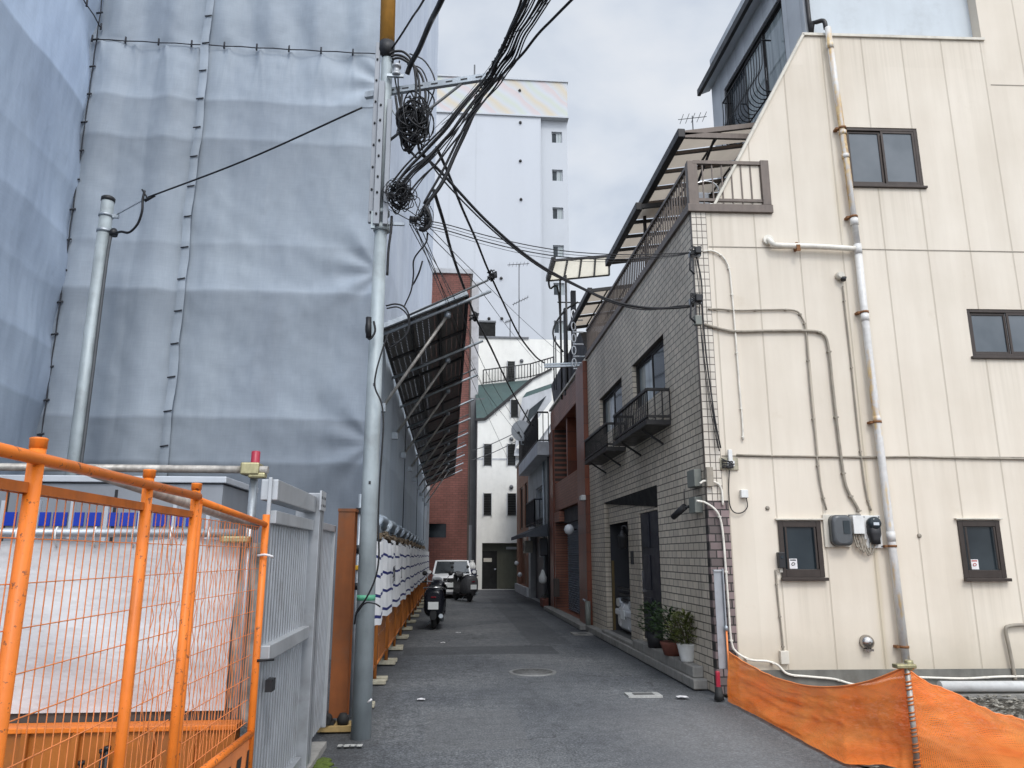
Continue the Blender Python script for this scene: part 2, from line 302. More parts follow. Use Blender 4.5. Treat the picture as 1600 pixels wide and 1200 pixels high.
    M['orange_l'] = plain('faded_orange_wire', (.80, .25, .075), .5, 0, .2, 6)
    M['orange_d'] = plain('worn_orange_enamel', (.50, .13, .02), .5, 0, .35, 8, .001, .35)
    M['orange_tank'] = plain('rusty_orange_tank', (.40, .125, .018), .55, 0, .35, 3, .002, .45)
    M['alley_orange'] = plain('dull_orange_fence', (.46, .15, .03), .55, 0, .3, 6, .001, .35)
    M['rustpost'] = plain('rust_brown_steel', (.235, .075, .022), .7, .1, .4, 3, .003, .5)
    M['galv'] = plain('galvanised_steel', (.40, .435, .465), .42, .55, .28, 7, .002, .25)
    M['galv_pole'] = plain('galvanised_pole', (.37, .415, .43), .55, .25, .30, 4, .002, .3)
    M['pipe_old'] = plain('worn_scaffold_pipe', (.47, .44, .40), .45, .45, .5, 9, .002, .55)
    M['clamp'] = plain('zinc_clamp', (.42, .38, .22), .4, .7, .4, 20)
    M['alu'] = plain('aluminium_gate', (.37, .385, .405), .42, .45, .2, 4, 0, .4)
    M['alu_l'] = plain('light_aluminium', (.46, .475, .49), .4, .4, .15, 4, 0, .2)
    M['cab'] = plain('cabinet_grey', (.27, .285, .31), .5, .2, .15, 2, 0, .25)
    M['cab_l'] = plain('cabinet_edge', (.52, .545, .58), .45, .2, .12, 3)
    M['cobalt'] = plain('cobalt_panel', (.012, .045, .40), .4, 0, .2, 5)
    M['redcap'] = plain('red_plastic_cap', (.34, .022, .045), .35, 0, .2, 20)
    t = NT('white_tarp').P(.6, 0, .3); p = t.pos()
    t.col(t.ramp(t.noise(p, 2.2, 5), [(.3, (.50, .49, .50)), (.7, (.64, .63, .63))]))
    t.bump(t.math('ADD', t.noise(t.map(p, (1.5, 1.5, 4)), 1.0, 5), t.math('MULTIPLY', t.noise(p, 9, 3), .2)), .05, .7); M['tarp'] = t.m
    M['tarp_hem'] = plain('brown_hem', (.09, .07, .06), .7, 0, .3, 10)
    M['yellow'] = plain('yellow_plastic', (.62, .34, .02), .5, 0, .2, 20)
    M['block'] = plain('concrete_block', (.40, .37, .28), .85, 0, .35, 14, .004, .4)
    M['wood'] = plain('timber', (.42, .29, .12), .8, 0, .3, 12, .002, .3)
    M['rubber'] = plain('black_rubber', (.018, .018, .018), .65, 0, .3, 10)
    t = NT('striped_sheet').P(.6, 0, .3); uv = t.add('ShaderNodeTexCoord').outputs['UV']; x, y, z = t.sep(uv)
    f = t.math('FRACT', t.math('ADD', t.math('MULTIPLY', y, 4.25), .12))
    st = t.ramp(t.math('ABSOLUTE', t.math('SUBTRACT', f, .5)), [(.0, (1, 1, 1)), (.072, (1, 1, 1)), (.08, (0, 0, 0))], 'LINEAR')
    p = t.pos(); w = t.ramp(t.noise(p, 2.5, 4), [(.3, (.66, .67, .69)), (.7, (.82, .82, .81))])
    t.col(t.mix(st, w, (.022, .028, .14))); t.bump(t.noise(t.map(p, (6, 6, 1.2)), 1.0, 4), .03, .6); M['stripe'] = t.m
    M['mesh_dark'] = None
    t = NT('perforated_panel').P(.6, .2, .3); p = t.obj(); x, y, z = t.sep(p)
    hx = t.math('ABSOLUTE', t.math('SUBTRACT', t.math('FRACT', t.math('MULTIPLY', x, 11)), .5)); hy = t.math('ABSOLUTE', t.math('SUBTRACT', t.math('FRACT', t.math('MULTIPLY', y, 11)), .5))
    d = t.math('SQRT', t.math('ADD', t.math('MULTIPLY', hx, hx), t.math('MULTIPLY', hy, hy)))
    hole = t.math('LESS_THAN', d, .085)
    t.col(t.ramp(t.noise(p, 3, 4), [(.3, (.12, .118, .112)), (.7, (.17, .165, .155))]))
    tr = t.add('ShaderNodeBsdfTransparent'); mx = t.add('ShaderNodeMixShader'); t.ln(hole, mx.inputs[0]); t.ln(t.b.outputs[0], mx.inputs[1]); t.ln(tr.outputs[0], mx.inputs[2]); t.ln(mx.outputs[0], t.out.inputs[0])
    M['perf'] = t.m
    # orange debris net: woven, slightly see-through
    t = NT('orange_net').P(.6, 0, .3); p = t.pos(); n = t.noise(p, 3.0, 5); f2 = t.noise(t.map(p, (2, 2, 14)), 1.0, 3)
    c = t.ramp(n, [(.3, (.95, .22, .035)), (.7, (.98, .33, .075))]); c = t.mix(1.0, c, t.ramp(f2, [(.35, (.86, .84, .82)), (.65, (1.1, 1.08, 1.05))]), 'MULTIPLY')
    t.col(c); t.bump(t.math('ADD', n, t.math('MULTIPLY', t.noise(p, 60, 2), .15)), .03, .6)
    uv = t.add('ShaderNodeTexCoord').outputs['UV']; x, y, z = t.sep(uv)
    gx = t.math('ABSOLUTE', t.math('SUBTRACT', t.math('FRACT', t.math('MULTIPLY', x, 200)), .5)); gy = t.math('ABSOLUTE', t.math('SUBTRACT', t.math('FRACT', t.math('MULTIPLY', y, 80)), .5))
    hole = t.math('MULTIPLY', t.math('LESS_THAN', gx, .17), t.math('LESS_THAN', gy, .20))
    tr = t.add('ShaderNodeBsdfTransparent'); tl = t.add('ShaderNodeBsdfTranslucent'); t.ln(c, tl.inputs[0]); m2 = t.add('ShaderNodeMixShader'); m2.inputs[0].default_value = .45; t.ln(t.b.outputs[0], m2.inputs[1]); t.ln(tl.outputs[0], m2.inputs[2])
    mx = t.add('ShaderNodeMixShader'); t.ln(hole, mx.inputs[0]); t.ln(m2.outputs[0], mx.inputs[1]); t.ln(tr.outputs[0], mx.inputs[2]); t.ln(mx.outputs[0], t.out.inputs[0])
    M['net'] = t.m
    M['cable'] = plain('black_cable', (.012, .012, .014), .5, 0, .3, 10)
    M['cable_l'] = plain('grey_wire', (.10, .105, .11), .5, .3, .3, 10)
    M['guard'] = plain('ochre_pole_guard', (.42, .20, .03), .5, 0, .4, 5, .002, .4)
    M['green_tape'] = plain('green_tape', (.10, .36, .22), .5, 0, .3, 20)
    # vehicles and small items
    M['scoot'] = plain('navy_black_paint', (.010, .011, .017), .28, .1, .2, 5)
    M['chrome'] = plain('chrome', (.60, .60, .60), .18, 1, .1, 5)
    M['plate'] = plain('number_plate', (.74, .76, .75), .4, 0, .08, 10)
    M['tail'] = plain('red_lens', (.16, .010, .018), .2, 0, .2, 10)
    M['lens'] = plain('lamp_lens', (.50, .53, .56), .1, .3, .2, 20)
    M['carwhite'] = plain('white_car_paint', (.80, .81, .82), .22, 0, .05, 3)
    M['carsilver'] = plain('silver_car_paint', (.66, .675, .70), .25, .1, .05, 3)
    M['carglass'] = plain('car_glass', (.055, .062, .068), .06, 0, .4, 1.0, spec=.8)
    M['blackplastic'] = plain('black_plastic', (.02, .02, .022), .5, 0, .25, 10)
    M['cover'] = plain('grey_vinyl_cover', (.085, .085, .09), .55, 0, .5, 8, .02)
    M['terracotta'] = plain('terracotta', (.17, .06, .042), .75, 0, .3, 12, .002)
    M['whitepot'] = plain('white_ribbed_pot', (.66, .66, .64), .5, 0, .15, 12)
    M['leaf'] = plain('dark_leaf', (.040, .075, .024), .5, 0, .6, 25)
    M['leaf2'] = plain('olive_leaf', (.10, .115, .030), .5, 0, .6, 25)
    M['soil'] = plain('soil', (.04, .03, .022), .95, 0, .4, 20)
    M['bark'] = plain('bark', (.09, .07, .05), .9, 0, .4, 20)
    M['meter'] = plain('meter_cover', (.085, .09, .095), .22, 0, .2, 5)
    M['whiteplastic'] = plain('white_plastic', (.68, .68, .66), .45, 0, .12, 8, 0, .2)
    M['greenbox'] = plain('grey_green_box', (.19, .20, .18), .6, 0, .2, 8, 0, .3)
    M['globe'] = plain('lamp_globe', (.70, .72, .74), .25, 0, .1, 8)
    M['stain_steel'] = plain('stainless', (.42, .40, .38), .22, .95, .15, 8)
    M['door_dark'] = plain('dark_door', (.020, .022, .032), .4, .2, .2, 4)
    M['door_olive'] = plain('olive_steel_door', (.115, .115, .085), .5, .1, .2, 4, 0, .3)
    M['blue_bin'] = plain('navy_bin', (.015, .02, .085), .5, 0, .2, 5)
    M['ochre'] = plain('ochre_jamb', (.13, .09, .035), .7, 0, .35, 6)
mats()

# ------------------------------------------------------------------ mesh builder
ROOT = {}
class MB:
    def __init__(s, fr=I4): s.v = []; s.f = []; s.sm = []; s.uv = {}; s.fr = fr
    def poly(s, pts, smooth=False, uv=None):
        k = len(s.v); s.v += [Vector(p) for p in pts]; s.f.append(tuple(range(k, k+len(pts)))); s.sm.append(smooth)
        if uv: s.uv[len(s.f)-1] = uv
        return s
    def box(s, x0, x1, y0, y1, z0, z1, m=None):
        k = len(s.v); c = [Vector((x, y, z)) for x in (x0, x1) for y in (y0, y1) for z in (z0, z1)]
        if m is not None: c = [m @ p for p in c]
        s.v += c
        for q in ((0, 1, 3, 2), (4, 6, 7, 5), (0, 4, 5, 1), (2, 3, 7, 6), (0, 2, 6, 4), (1, 5, 7, 3)): s.f.append(tuple(k+i for i in q)); s.sm.append(False)
        return s
    def bar(s, p0, p1, w, h, up=(0, 0, 1)):            # rectangular bar between two points
        p0, p1 = Vector(p0), Vector(p1); d = (p1-p0); L = d.length; d.normalize(); u = Vector(up)
        if abs(d.dot(u)) > .98: u = Vector((1, 0, 0))
        a = d.cross(u).normalized(); b = a.cross(d).normalized()
        m = Matrix((a, d, b)).transposed().to_4x4(); m.translation = p0
        return s.box(-w/2, w/2, 0, L, -h/2, h/2, m)
    def tube(s, pts, r, n=8, cap=True, r1=None):
        pts = [Vector(p) for p in pts]; N = len(pts); k = len(s.v); a = None
        for i, p in enumerate(pts):
            d = (pts[min(i+1, N-1)]-pts[max(i-1, 0)])
            d = d.normalized() if d.length > 1e-9 else Vector((0, 0, 1))
            if a is None: a = d.orthogonal().normalized()
            else:
                a = a-d*a.dot(d); a = a.normalized() if a.length > 1e-6 else d.orthogonal().normalized()
            b = d.cross(a); rr = r if r1 is None else r+(r1-r)*i/max(1, N-1)
            for j in range(n):
                t = 2*math.pi*j/n; s.v.append(p+(a*math.cos(t)+b*math.sin(t))*rr)
        for i in range(N-1):
            for j in range(n):
                s.f.append((k+i*n+j, k+i*n+(j+1) % n, k+(i+1)*n+(j+1) % n, k+(i+1)*n+j)); s.sm.append(True)
        if cap:
            s.f.append(tuple(k+j for j in reversed(range(n)))); s.sm.append(False)
            s.f.append(tuple(k+(N-1)*n+j for j in range(n))); s.sm.append(False)
        return s
    def lathe(s, c, prof, n=20, axis='z'):
        c = Vector(c); k = len(s.v)
        for r, h in prof:
            for j in range(n):
                t = 2*math.pi*j/n; q = (r*math.cos(t), r*math.sin(t), h)
                if axis == 'y': q = (q[0], q[2], q[1])
                if axis == 'x': q = (q[2], q[0], q[1])
                s.v.append(c+Vector(q))
        for i in range(len(prof)-1):
            for j in range(n): s.f.append((k+i*n+j, k+i*n+(j+1) % n, k+(i+1)*n+(j+1) % n, k+(i+1)*n+j)); s.sm.append(True)
        s.f.append(tuple(k+j for j in reversed(range(n)))); s.sm.append(False)
        s.f.append(tuple(k+(len(prof)-1)*n+j for j in range(n))); s.sm.append(False)
        return s
    def loft(s, rings, cap=True, smooth=True):
        k = len(s.v); n = len(rings[0])
        for r in rings: s.v += [Vector(p) for p in r]
        for i in range(len(rings)-1):
            for j in range(n): s.f.append((k+i*n+j, k+i*n+(j+1) % n, k+(i+1)*n+(j+1) % n, k+(i+1)*n+j)); s.sm.append(smooth)
        if cap:
            s.f.append(tuple(k+j for j in reversed(range(n)))); s.sm.append(False)
            s.f.append(tuple(k+(len(rings)-1)*n+j for j in range(n))); s.sm.append(False)
        return s
    def grid(s, nu, nv, fn, smooth=True):
        k = len(s.v)
        for i in range(nu+1):
            for j in range(nv+1): s.v.append(Vector(fn(i/nu, j/nv)))
        for i in range(nu):
            for j in range(nv):
                a = k+i*(nv+1)+j
                s.f.append((a, a+nv+1, a+nv+2, a+1)); s.sm.append(smooth)
                s.uv[len(s.f)-1] = ((i/nu, j/nv), ((i+1)/nu, j/nv), ((i+1)/nu, (j+1)/nv), (i/nu, (j+1)/nv))
        return s
    def wall(s, u0, u1, v0, v1, holes=(), dep=.12, y=0.0):   # wall in local x/z at depth y, with reveals round each opening
        us = sorted({u0, u1, *[h[0] for h in holes], *[h[1] for h in holes]}); vs = sorted({v0, v1, *[h[2] for h in holes], *[h[3] for h in holes]})
        us = [u for u in us if u0 <= u <= u1]; vs = [v for v in vs if v0 <= v <= v1]
        for a, b in zip(us, us[1:]):
            for c, d in zip(vs, vs[1:]):
                mu, mv = (a+b)/2, (c+d)/2
                if any(h[0] < mu < h[1] and h[2] < mv < h[3] for h in holes): continue
                s.poly([(a, y, c), (b, y, c), (b, y, d), (a, y, d)])
        for a, b, c, d in [h[:4] for h in holes]:
            e = y+dep
            s.poly([(a, y, c), (a, y, d), (a, e, d), (a, e, c)]); s.poly([(b, y, d), (b, y, c), (b, e, c), (b, e, d)])
            s.poly([(a, y, d), (b, y, d), (b, e, d), (a, e, d)]); s.poly([(b, y, c), (a, y, c), (a, e, c), (b, e, c)])
        return s
    def _mesh(s, name, T):
        me = bpy.data.meshes.new(name); X = T @ s.fr
        me.from_pydata([X @ p for p in s.v], [], s.f)
        me.polygons.foreach_set('use_smooth', s.sm)
        if s.uv:
            ul = me.uv_layers.new(name='UVMap')
            for fi, uvs in s.uv.items():
                for li, q in zip(me.polygons[fi].loop_indices, uvs): ul.data[li].uv = q
        me.update(); return me
    def build(s, name, mat, parent=None, label=None, bevel=0.0, group=None, kind=None):
        T = ROOT[parent.name].inverted() if parent else I4
        me = s._mesh(name, T); me.materials.append(M[mat] if isinstance(mat, str) else mat)
        o = bpy.data.objects.new(name, me); COL.objects.link(o)
        if parent: o.parent = parent; ROOT[o.name] = ROOT[parent.name]
        if label: o['label'] = label
        if kind: o['kind'] = kind
        if bevel: fin(o, bevel)
        return o
    def split(s, name, mat, parent=None, **kw):       # each loose piece becomes a part of its own
        par = list(range(len(s.v)))
        def find(a):
            while par[a] != a: par[a] = par[par[a]]; a = par[a]
            return a
        for f in s.f:
            for q in f[1:]: par[find(q)] = find(f[0])
        g = {}
        for i, f in enumerate(s.f): g.setdefault(find(f[0]), []).append(i)
        o = None
        for fs in g.values():
            m = MB(s.fr); ix = {}
            for fi in fs:
                for q in s.f[fi]:
                    if q not in ix: ix[q] = len(m.v); m.v.append(s.v[q])
                m.f.append(tuple(ix[q] for q in s.f[fi])); m.sm.append(s.sm[fi])
                if fi in s.uv: m.uv[len(m.f)-1] = s.uv[fi]
            o = m.build(name, mat, parent, **kw)
        return o
    def solo(s, name, mat, label, cat, group=None, kind=None, bevel=0.0):
        w = [s.fr @ p for p in s.v]
        lo = Vector((sum(p.x for p in w)/len(w), sum(p.y for p in w)/len(w), min(p.z for p in w)))
        me = s._mesh(name, Matrix.Translation(-lo)); me.materials.append(M[mat] if isinstance(mat, str) else mat)
        o = bpy.data.objects.new(name, me); o.location = lo; COL.objects.link(o); ROOT[o.name] = Matrix.Translation(lo)
        tag(o, label, cat, group, kind)
        if bevel: fin(o, bevel)
        return o
def fin(o, w):
    m = o.modifiers.new('edge', 'BEVEL'); m.width = w; m.segments = 2; m.limit_method = 'ANGLE'; m.angle_limit = R(40)
def tag(o, label, cat, group=None, kind=None):
    o['label'] = label; o['category'] = cat
    if group: o['group'] = group
    if kind: o['kind'] = kind
def thing(name, label, cat, loc=(0, 0, 0), group=None, fr=None):
    o = bpy.data.objects.new(name, None); COL.objects.link(o); o.empty_display_size = .2
    m = fr @ Matrix.Translation(loc) if fr is not None else Matrix.Translation(loc)
    o.matrix_world = m; ROOT[o.name] = m.copy(); tag(o, label, cat, group); return o
def struct(name, mb, mat, label=None):
    o = mb.build(name, mat); o['kind'] = 'structure'
    if label: o['label'] = label
    return o
def dup(o, T, label=None, parent=None):                # copy of a thing with its parts and their sub-parts, moved by matrix T
    c = o.copy(); COL.objects.link(c)
    if parent: c.parent = parent
    else:
        c.matrix_world = T @ ROOT[o.name]; ROOT[c.name] = c.matrix_world.copy()
        if label: c['label'] = label
    for ch in list(o.children): dup(ch, T, None, c)
    return c
def lerp(a, b, t): return a+(b-a)*t
def sag(p0, p1, drop, n=14):
    p0, p1 = Vector(p0), Vector(p1)
    return [p0.lerp(p1, i/n)-Vector((0, 0, drop*4*(i/n)*(1-i/n))) for i in range(n+1)]
def smooth(pts, n=6):                                  # Catmull-Rom through measured points
    pts = [Vector(p) for p in pts]; q = [pts[0]*2-pts[1]]+pts+[pts[-1]*2-pts[-2]]; out = []
    for i in range(1, len(q)-2):
        a, b, c, d = q[i-1:i+3]
        for k in range(n):
            t = k/n; out.append(.5*((2*b)+(c-a)*t+(2*a-5*b+4*c-d)*t*t+(3*b-a-3*c+d)*t**3))
    return out+[pts[-1]]
def ordinal(i): return ['first', 'second', 'third', 'fourth', 'fifth', 'sixth', 'seventh', 'eighth', 'ninth', 'tenth', 'eleventh', 'twelfth', 'thirteenth', 'fourteenth', 'fifteenth'][i]
def window(root, fr, u0, u1, v0, v1, y, frame='brown_alu', glass='glass', mull=1, fw=.045, sill=True, dep=.05, g2=None):
    """sliding window set in an opening: outer frame, panes, meeting stile, sill"""
    m = MB(fr)
    m.box(u0, u0+fw, y-dep, y, v0, v1).box(u1-fw, u1, y-dep, y, v0, v1).box(u0+fw, u1-fw, y-dep, y, v1-fw, v1).box(u0+fw, u1-fw, y-dep, y, v0, v0+fw)
    f = m.build('window', frame, root, bevel=.004)
    k = mull+1
    for i in range(k):
        a, b = lerp(u0+fw, u1-fw, i/k), lerp(u0+fw, u1-fw, (i+1)/k); yy = y-.012-.02*(i % 2)
        MB(fr).poly([(a, yy, v0+fw), (b, yy, v0+fw), (b, yy, v1-fw), (a, yy, v1-fw)]).build('pane', (g2 if g2 and i == 0 else glass), f)
        s = MB(fr); w = .032
        if mull:
            s.box(a, a+w, yy-.014, yy+.006, v0+fw, v1-fw).box(b-w, b, yy-.0145, yy+.0055, v0+fw, v1-fw)
            s.box(a+w, b-w, yy-.014, yy+.006, v0+fw, v0+fw+w).box(a+w, b-w, yy-.014, yy+.006, v1-fw-w, v1-fw)
            s.split('sash', frame, f, bevel=.002)
    if sill: MB(fr).box(u0-.03, u1+.03, y-dep-.05, y-dep+.012, v0-.035, v0-.002).build('sill', frame, f, bevel=.004)
    return f
def railing(fr, pts, z0, z1, step, top=(.05, .04), bar=.014, low=True):
    """flat-topped railing along local points (x,y): returns top+bottom rails mesh, bars mesh"""
    a = MB(fr); b = MB(fr)
    for p, q in zip(pts, pts[1:]):
        P, Q = Vector((p[0], p[1], 0)), Vector((q[0], q[1], 0)); L = (Q-P).length; n = max(1, round(L/step))
        a.bar(P+Vector((0, 0, z1)), Q+Vector((0, 0, z1)), top[0], top[1])
        if low: a.bar(P+Vector((0, 0, z0+.05)), Q+Vector((0, 0, z0+.05)), top[0]*.7, top[1]*.8)
        for i in range(n+1):
            c = P.lerp(Q, i/n); b.bar(c+Vector((0, 0, z0)), c+Vector((0, 0, z1-top[1]/2)), bar, bar)
    return a, b

# ================================================================== SETTING: road, ground, world, camera
def setting():
    g = MB().poly([(-400, -60, -.03), (400, -60, -.03), (400, 900, -.03), (-400, 900, -.03)])
    struct('ground', g, 'gravel')
    r = MB()
    def road(u, v):
        x = lerp(-6.5, 3.25, u); y = lerp(-6, 38.2, v)
        return (x, y, .010*math.cos((x-1.1)*.9)+.012*noise.noise(Vector((x*.6, y*.4, 0)))-.012)
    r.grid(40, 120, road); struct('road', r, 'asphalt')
    struct('cross_street', MB().poly([(-60, 38.0, -.012), (60, 38.0, -.012), (60, 43, -.012), (-60, 43, -.012)]), 'asphalt')
    # bare gravel plot on the right behind the net
    gp = MB(); gp.grid(60, 60, lambda u, v: (lerp(3.24, 12, u), lerp(1.0, 9.2, v)-0.04*lerp(0, 8.8, u), -.02+.05*noise.noise(Vector((u*9, v*9, 0)))+.03*noise.noise(Vector((u*40, v*40, 0)))))
    o = struct('gravel_plot', gp, 'gravel')
    st = MB()
    for i in range(900):
        x, y = rnd.uniform(4.2, 8.6), rnd.uniform(6.6, 9.0)-.02; s = rnd.uniform(.008, .034)
        a = [Vector((rnd.uniform(-1, 1), rnd.uniform(-1, 1), rnd.uniform(-.6, .8)))*s for _ in range(6)]
        c = Vector((x, y-.04*(x-3.2), .02)); k = [c+Vector((s, 0, 0)), c+Vector((0, s*.8, 0)), c+Vector((-s, .2*s, 0)), c+Vector((0, -s, 0))]; t, b = c+Vector((0, 0, s*.7))+a[0]*.3, c-Vector((0, 0, s*.6))
        k = [p+a[j+1]*.4 for j, p in enumerate(k)]
        for j in range(4): st.poly([k[j], k[(j+1) % 4], t]); st.poly([k[(j+1) % 4], k[j], b])
    o = st.solo('loose_stones', 'stone', 'loose grey and tan stones on the bare plot below the cream wall', 'gravel', kind='stuff')
    # kerb slab and moss on the left, under the gate
    k = MB()
    k.box(-1.18, -1.02, 5.2, 7.15, -.05, .035); struct('kerb', k, 'concrete')
    m = MB()
    for i in range(240):
        y = rnd.uniform(5.4, 6.75); x = -1.0+abs(rnd.gauss(0, .09))*(7.3-y)*.7; s = rnd.uniform(.015, .05)
        m.lathe((x, y, -.012), [(s, 0), (s*.85, s*.28), (s*.3, s*.45)], 6)
    m.solo('moss', 'moss', 'green moss creeping out from the kerb under the aluminium gate', 'moss', kind='stuff')
    # manhole
    c = onG(832, 1051); t = thing('manhole_cover', 'round cast iron manhole cover set in the alley asphalt', 'manhole cover', (c.x, c.y, 0))
    MB().lathe((c.x, c.y, -.02), [(.335, 0), (.335, .034), (.285, .034), (.285, .030)], 40).build('rim', 'iron2', t)
    d = MB().lathe((c.x, c.y, -.02), [(.279, 0), (.279, .036), (.02, .037)], 40)
    for rr in (.09, .15, .21): 
        for i in range(int(rr*90)):
            a = 2*math.pi*i/int(rr*90); d.box(-.012, .012, -.012, .012, .036, .040, Matrix.Translation((c.x+rr*math.cos(a), c.y+rr*math.sin(a), -.02)) @ Matrix.Rotation(a, 4, 'Z'))
    d.build('lid', 'iron', t)
    # small valve cover with white frame
    c = onG(1005, 1086); t = thing('valve_cover', 'small rectangular valve cover with worn white frame near the concrete step', 'valve cover', (c.x, c.y, 0))
    MB().box(c.x-.2, c.x+.2, c.y-.12, c.y+.12, -.02, .012).build('surround', 'whitepaint_w', t)
    MB().box(c.x-.12, c.x+.12, c.y-.065, c.y+.065, .0, .017).build('lid', 'iron', t)
    c = onG(910, 990); t = thing('drain_slab', 'pale drain slab at the road edge by the red brown house', 'drain cover', (c.x, c.y, 0))
    MB().box(c.x-.22, c.x+.18, c.y-.25, c.y+.25, -.02, .010).build('slab', 'concrete', t)
    MB().box(c.x-.10, c.x+.08, c.y-.16, c.y+.16, -.02, .014).build('grate', 'iron', t)
    c = onG(815, 940)
    for nm, px, py, w, lab in (('crumpled_litter', 658, 1094, .05, 'scrap of white litter on the asphalt right of the steel pole'), ('crumpled_litter', 716, 989, .06, 'scrap of white litter on the asphalt right of the scooter'),
                           ('crumpled_litter', 1066, 1090, .07, 'scrap of white litter right of the white framed valve cover'), ('crumpled_litter', 692, 1005, .05, 'scrap of pale litter on the asphalt just below the scooter')):
        p = onG(px, py); q = MB(); q.grid(5, 4, lambda u, v: (p.x+(u-.5)*w*1.8, p.y+(v-.5)*w*1.5, .006+.02*abs(noise.noise(Vector((u*4+px, v*4, 0))))+.004)); q.solo(nm, 'sticker', lab, 'litter')
    # road marking by the pole foot: a bit of white sprayed lettering worn away
    p = onG(548, 1166); q = MB()
    for i in range(4): q.box(p.x-.11+i*.055, p.x-.075+i*.055+.01*(i % 2), p.y-.035-.01*(i % 2), p.y+.035, .0065, .0085)
    for i in range(3): q.box(p.x-.10+i*.06, p.x-.05+i*.06, p.y-.005+.02*(i % 2), p.y+.015+.02*(i % 2), .007, .0095)
    q.solo('spray_mark', 'whitepaint_w', 'worn white sprayed mark on the asphalt at the foot of the steel pole', 'marking')

def world_cam():
    w = bpy.data.worlds.new('World'); scene.world = w; w.use_nodes = True; t = w.node_tree; n = t.nodes; n.clear()
    SUN_EL, SUN_AZ = R(48), R(168)                     # azimuth clockwise from +Y: behind the camera, to the right
    out = n.new('ShaderNodeOutputWorld'); b1 = n.new('ShaderNodeBackground'); b2 = n.new('ShaderNodeBackground'); mx = n.new('ShaderNodeMixShader')
    sky = n.new('ShaderNodeTexSky'); sky.sky_type = 'NISHITA'; sky.sun_disc = False; sky.sun_elevation = SUN_EL; sky.sun_rotation = SUN_AZ
    sky.air_density = 1.2; sky.dust_density = 2.0
    t.links.new(sky.outputs[0], b1.inputs[0]); b1.inputs[1].default_value = .10
    tc = n.new('ShaderNodeTexCoord'); mp = n.new('ShaderNodeMapping'); mp.inputs['Scale'].default_value = (1.0, 1.0, 1.7); mp.inputs['Location'].default_value = (3.3, 1.2, .35)
    t.links.new(tc.outputs['Generated'], mp.inputs[0])
    ns = n.new('ShaderNodeTexNoise'); ns.inputs['Scale'].default_value = 2.3; ns.inputs['Detail'].default_value = 6; ns.inputs['Roughness'].default_value = .5; ns.inputs['Distortion'].default_value = .25
    t.links.new(mp.outputs[0], ns.inputs['Vector'])
    rp = n.new('ShaderNodeValToRGB'); e = rp.color_ramp.elements
    e[0].position = .36; e[0].color = lin(188, 201, 220)+(1,); e[1].position = .66; e[1].color = lin(252, 253, 255)+(1,)
    k = e.new(.5); k.color = lin(226, 233, 243)+(1,)
    t.links.new(ns.outputs['Fac'], rp.inputs[0])
    # overcast is brighter around the veiled sun and overhead
    dt = n.new('ShaderNodeVectorMath'); dt.operation = 'DOT_PRODUCT'
    dt.inputs[1].default_value = (math.sin(SUN_AZ)*math.cos(SUN_EL), math.cos(SUN_AZ)*math.cos(SUN_EL), math.sin(SUN_EL))
    t.links.new(tc.outputs['Generated'], dt.inputs[0])
    mr = n.new('ShaderNodeMapRange'); mr.inputs[1].default_value = .25; mr.inputs[2].default_value = 1.0; mr.inputs[3].default_value = 1.0; mr.inputs[4].default_value = 3.2
    t.links.new(dt.outputs['Value'], mr.inputs[0])
    t.links.new(rp.outputs[0], b2.inputs[0]); t.links.new(mr.outputs[0], b2.inputs[1])
    mx.inputs[0].default_value = .88
    t.links.new(b1.outputs[0], mx.inputs[1]); t.links.new(b2.outputs[0], mx.inputs[2]); t.links.new(mx.outputs[0], out.inputs[0])
    l = bpy.data.lights.new('veiled_sun', 'SUN'); l.energy = 1.4; l.angle = R(16); l.color = (1.0, .965, .91)
    o = bpy.data.objects.new('veiled_sun', l); COL.objects.link(o)
    d = Vector((math.sin(SUN_AZ)*math.cos(SUN_EL), math.cos(SUN_AZ)*math.cos(SUN_EL), math.sin(SUN_EL)))
    o.rotation_euler = (-d).to_track_quat('-Z', 'Y').to_euler(); o.location = d*50
    c = bpy.data.cameras.new('camera'); c.sensor_width = 36; c.lens = FPX/1600*36; c.clip_end = 2000; c.clip_start = .05
    co = bpy.data.objects.new('camera', c); COL.objects.link(co); co.location = CAM
    co.rotation_euler = (math.pi/2+PITCH, 0, -YAW); scene.camera = co
    scene.view_settings.view_transform = 'Standard'; scene.view_settings.look = 'None'; scene.view_settings.exposure = 0; scene.view_settings.gamma = 1
    scene.render.engine = 'CYCLES'; scene.cycles.max_bounces = 8; scene.cycles.diffuse_bounces = 4; scene.cycles.transparent_max_bounces = 24

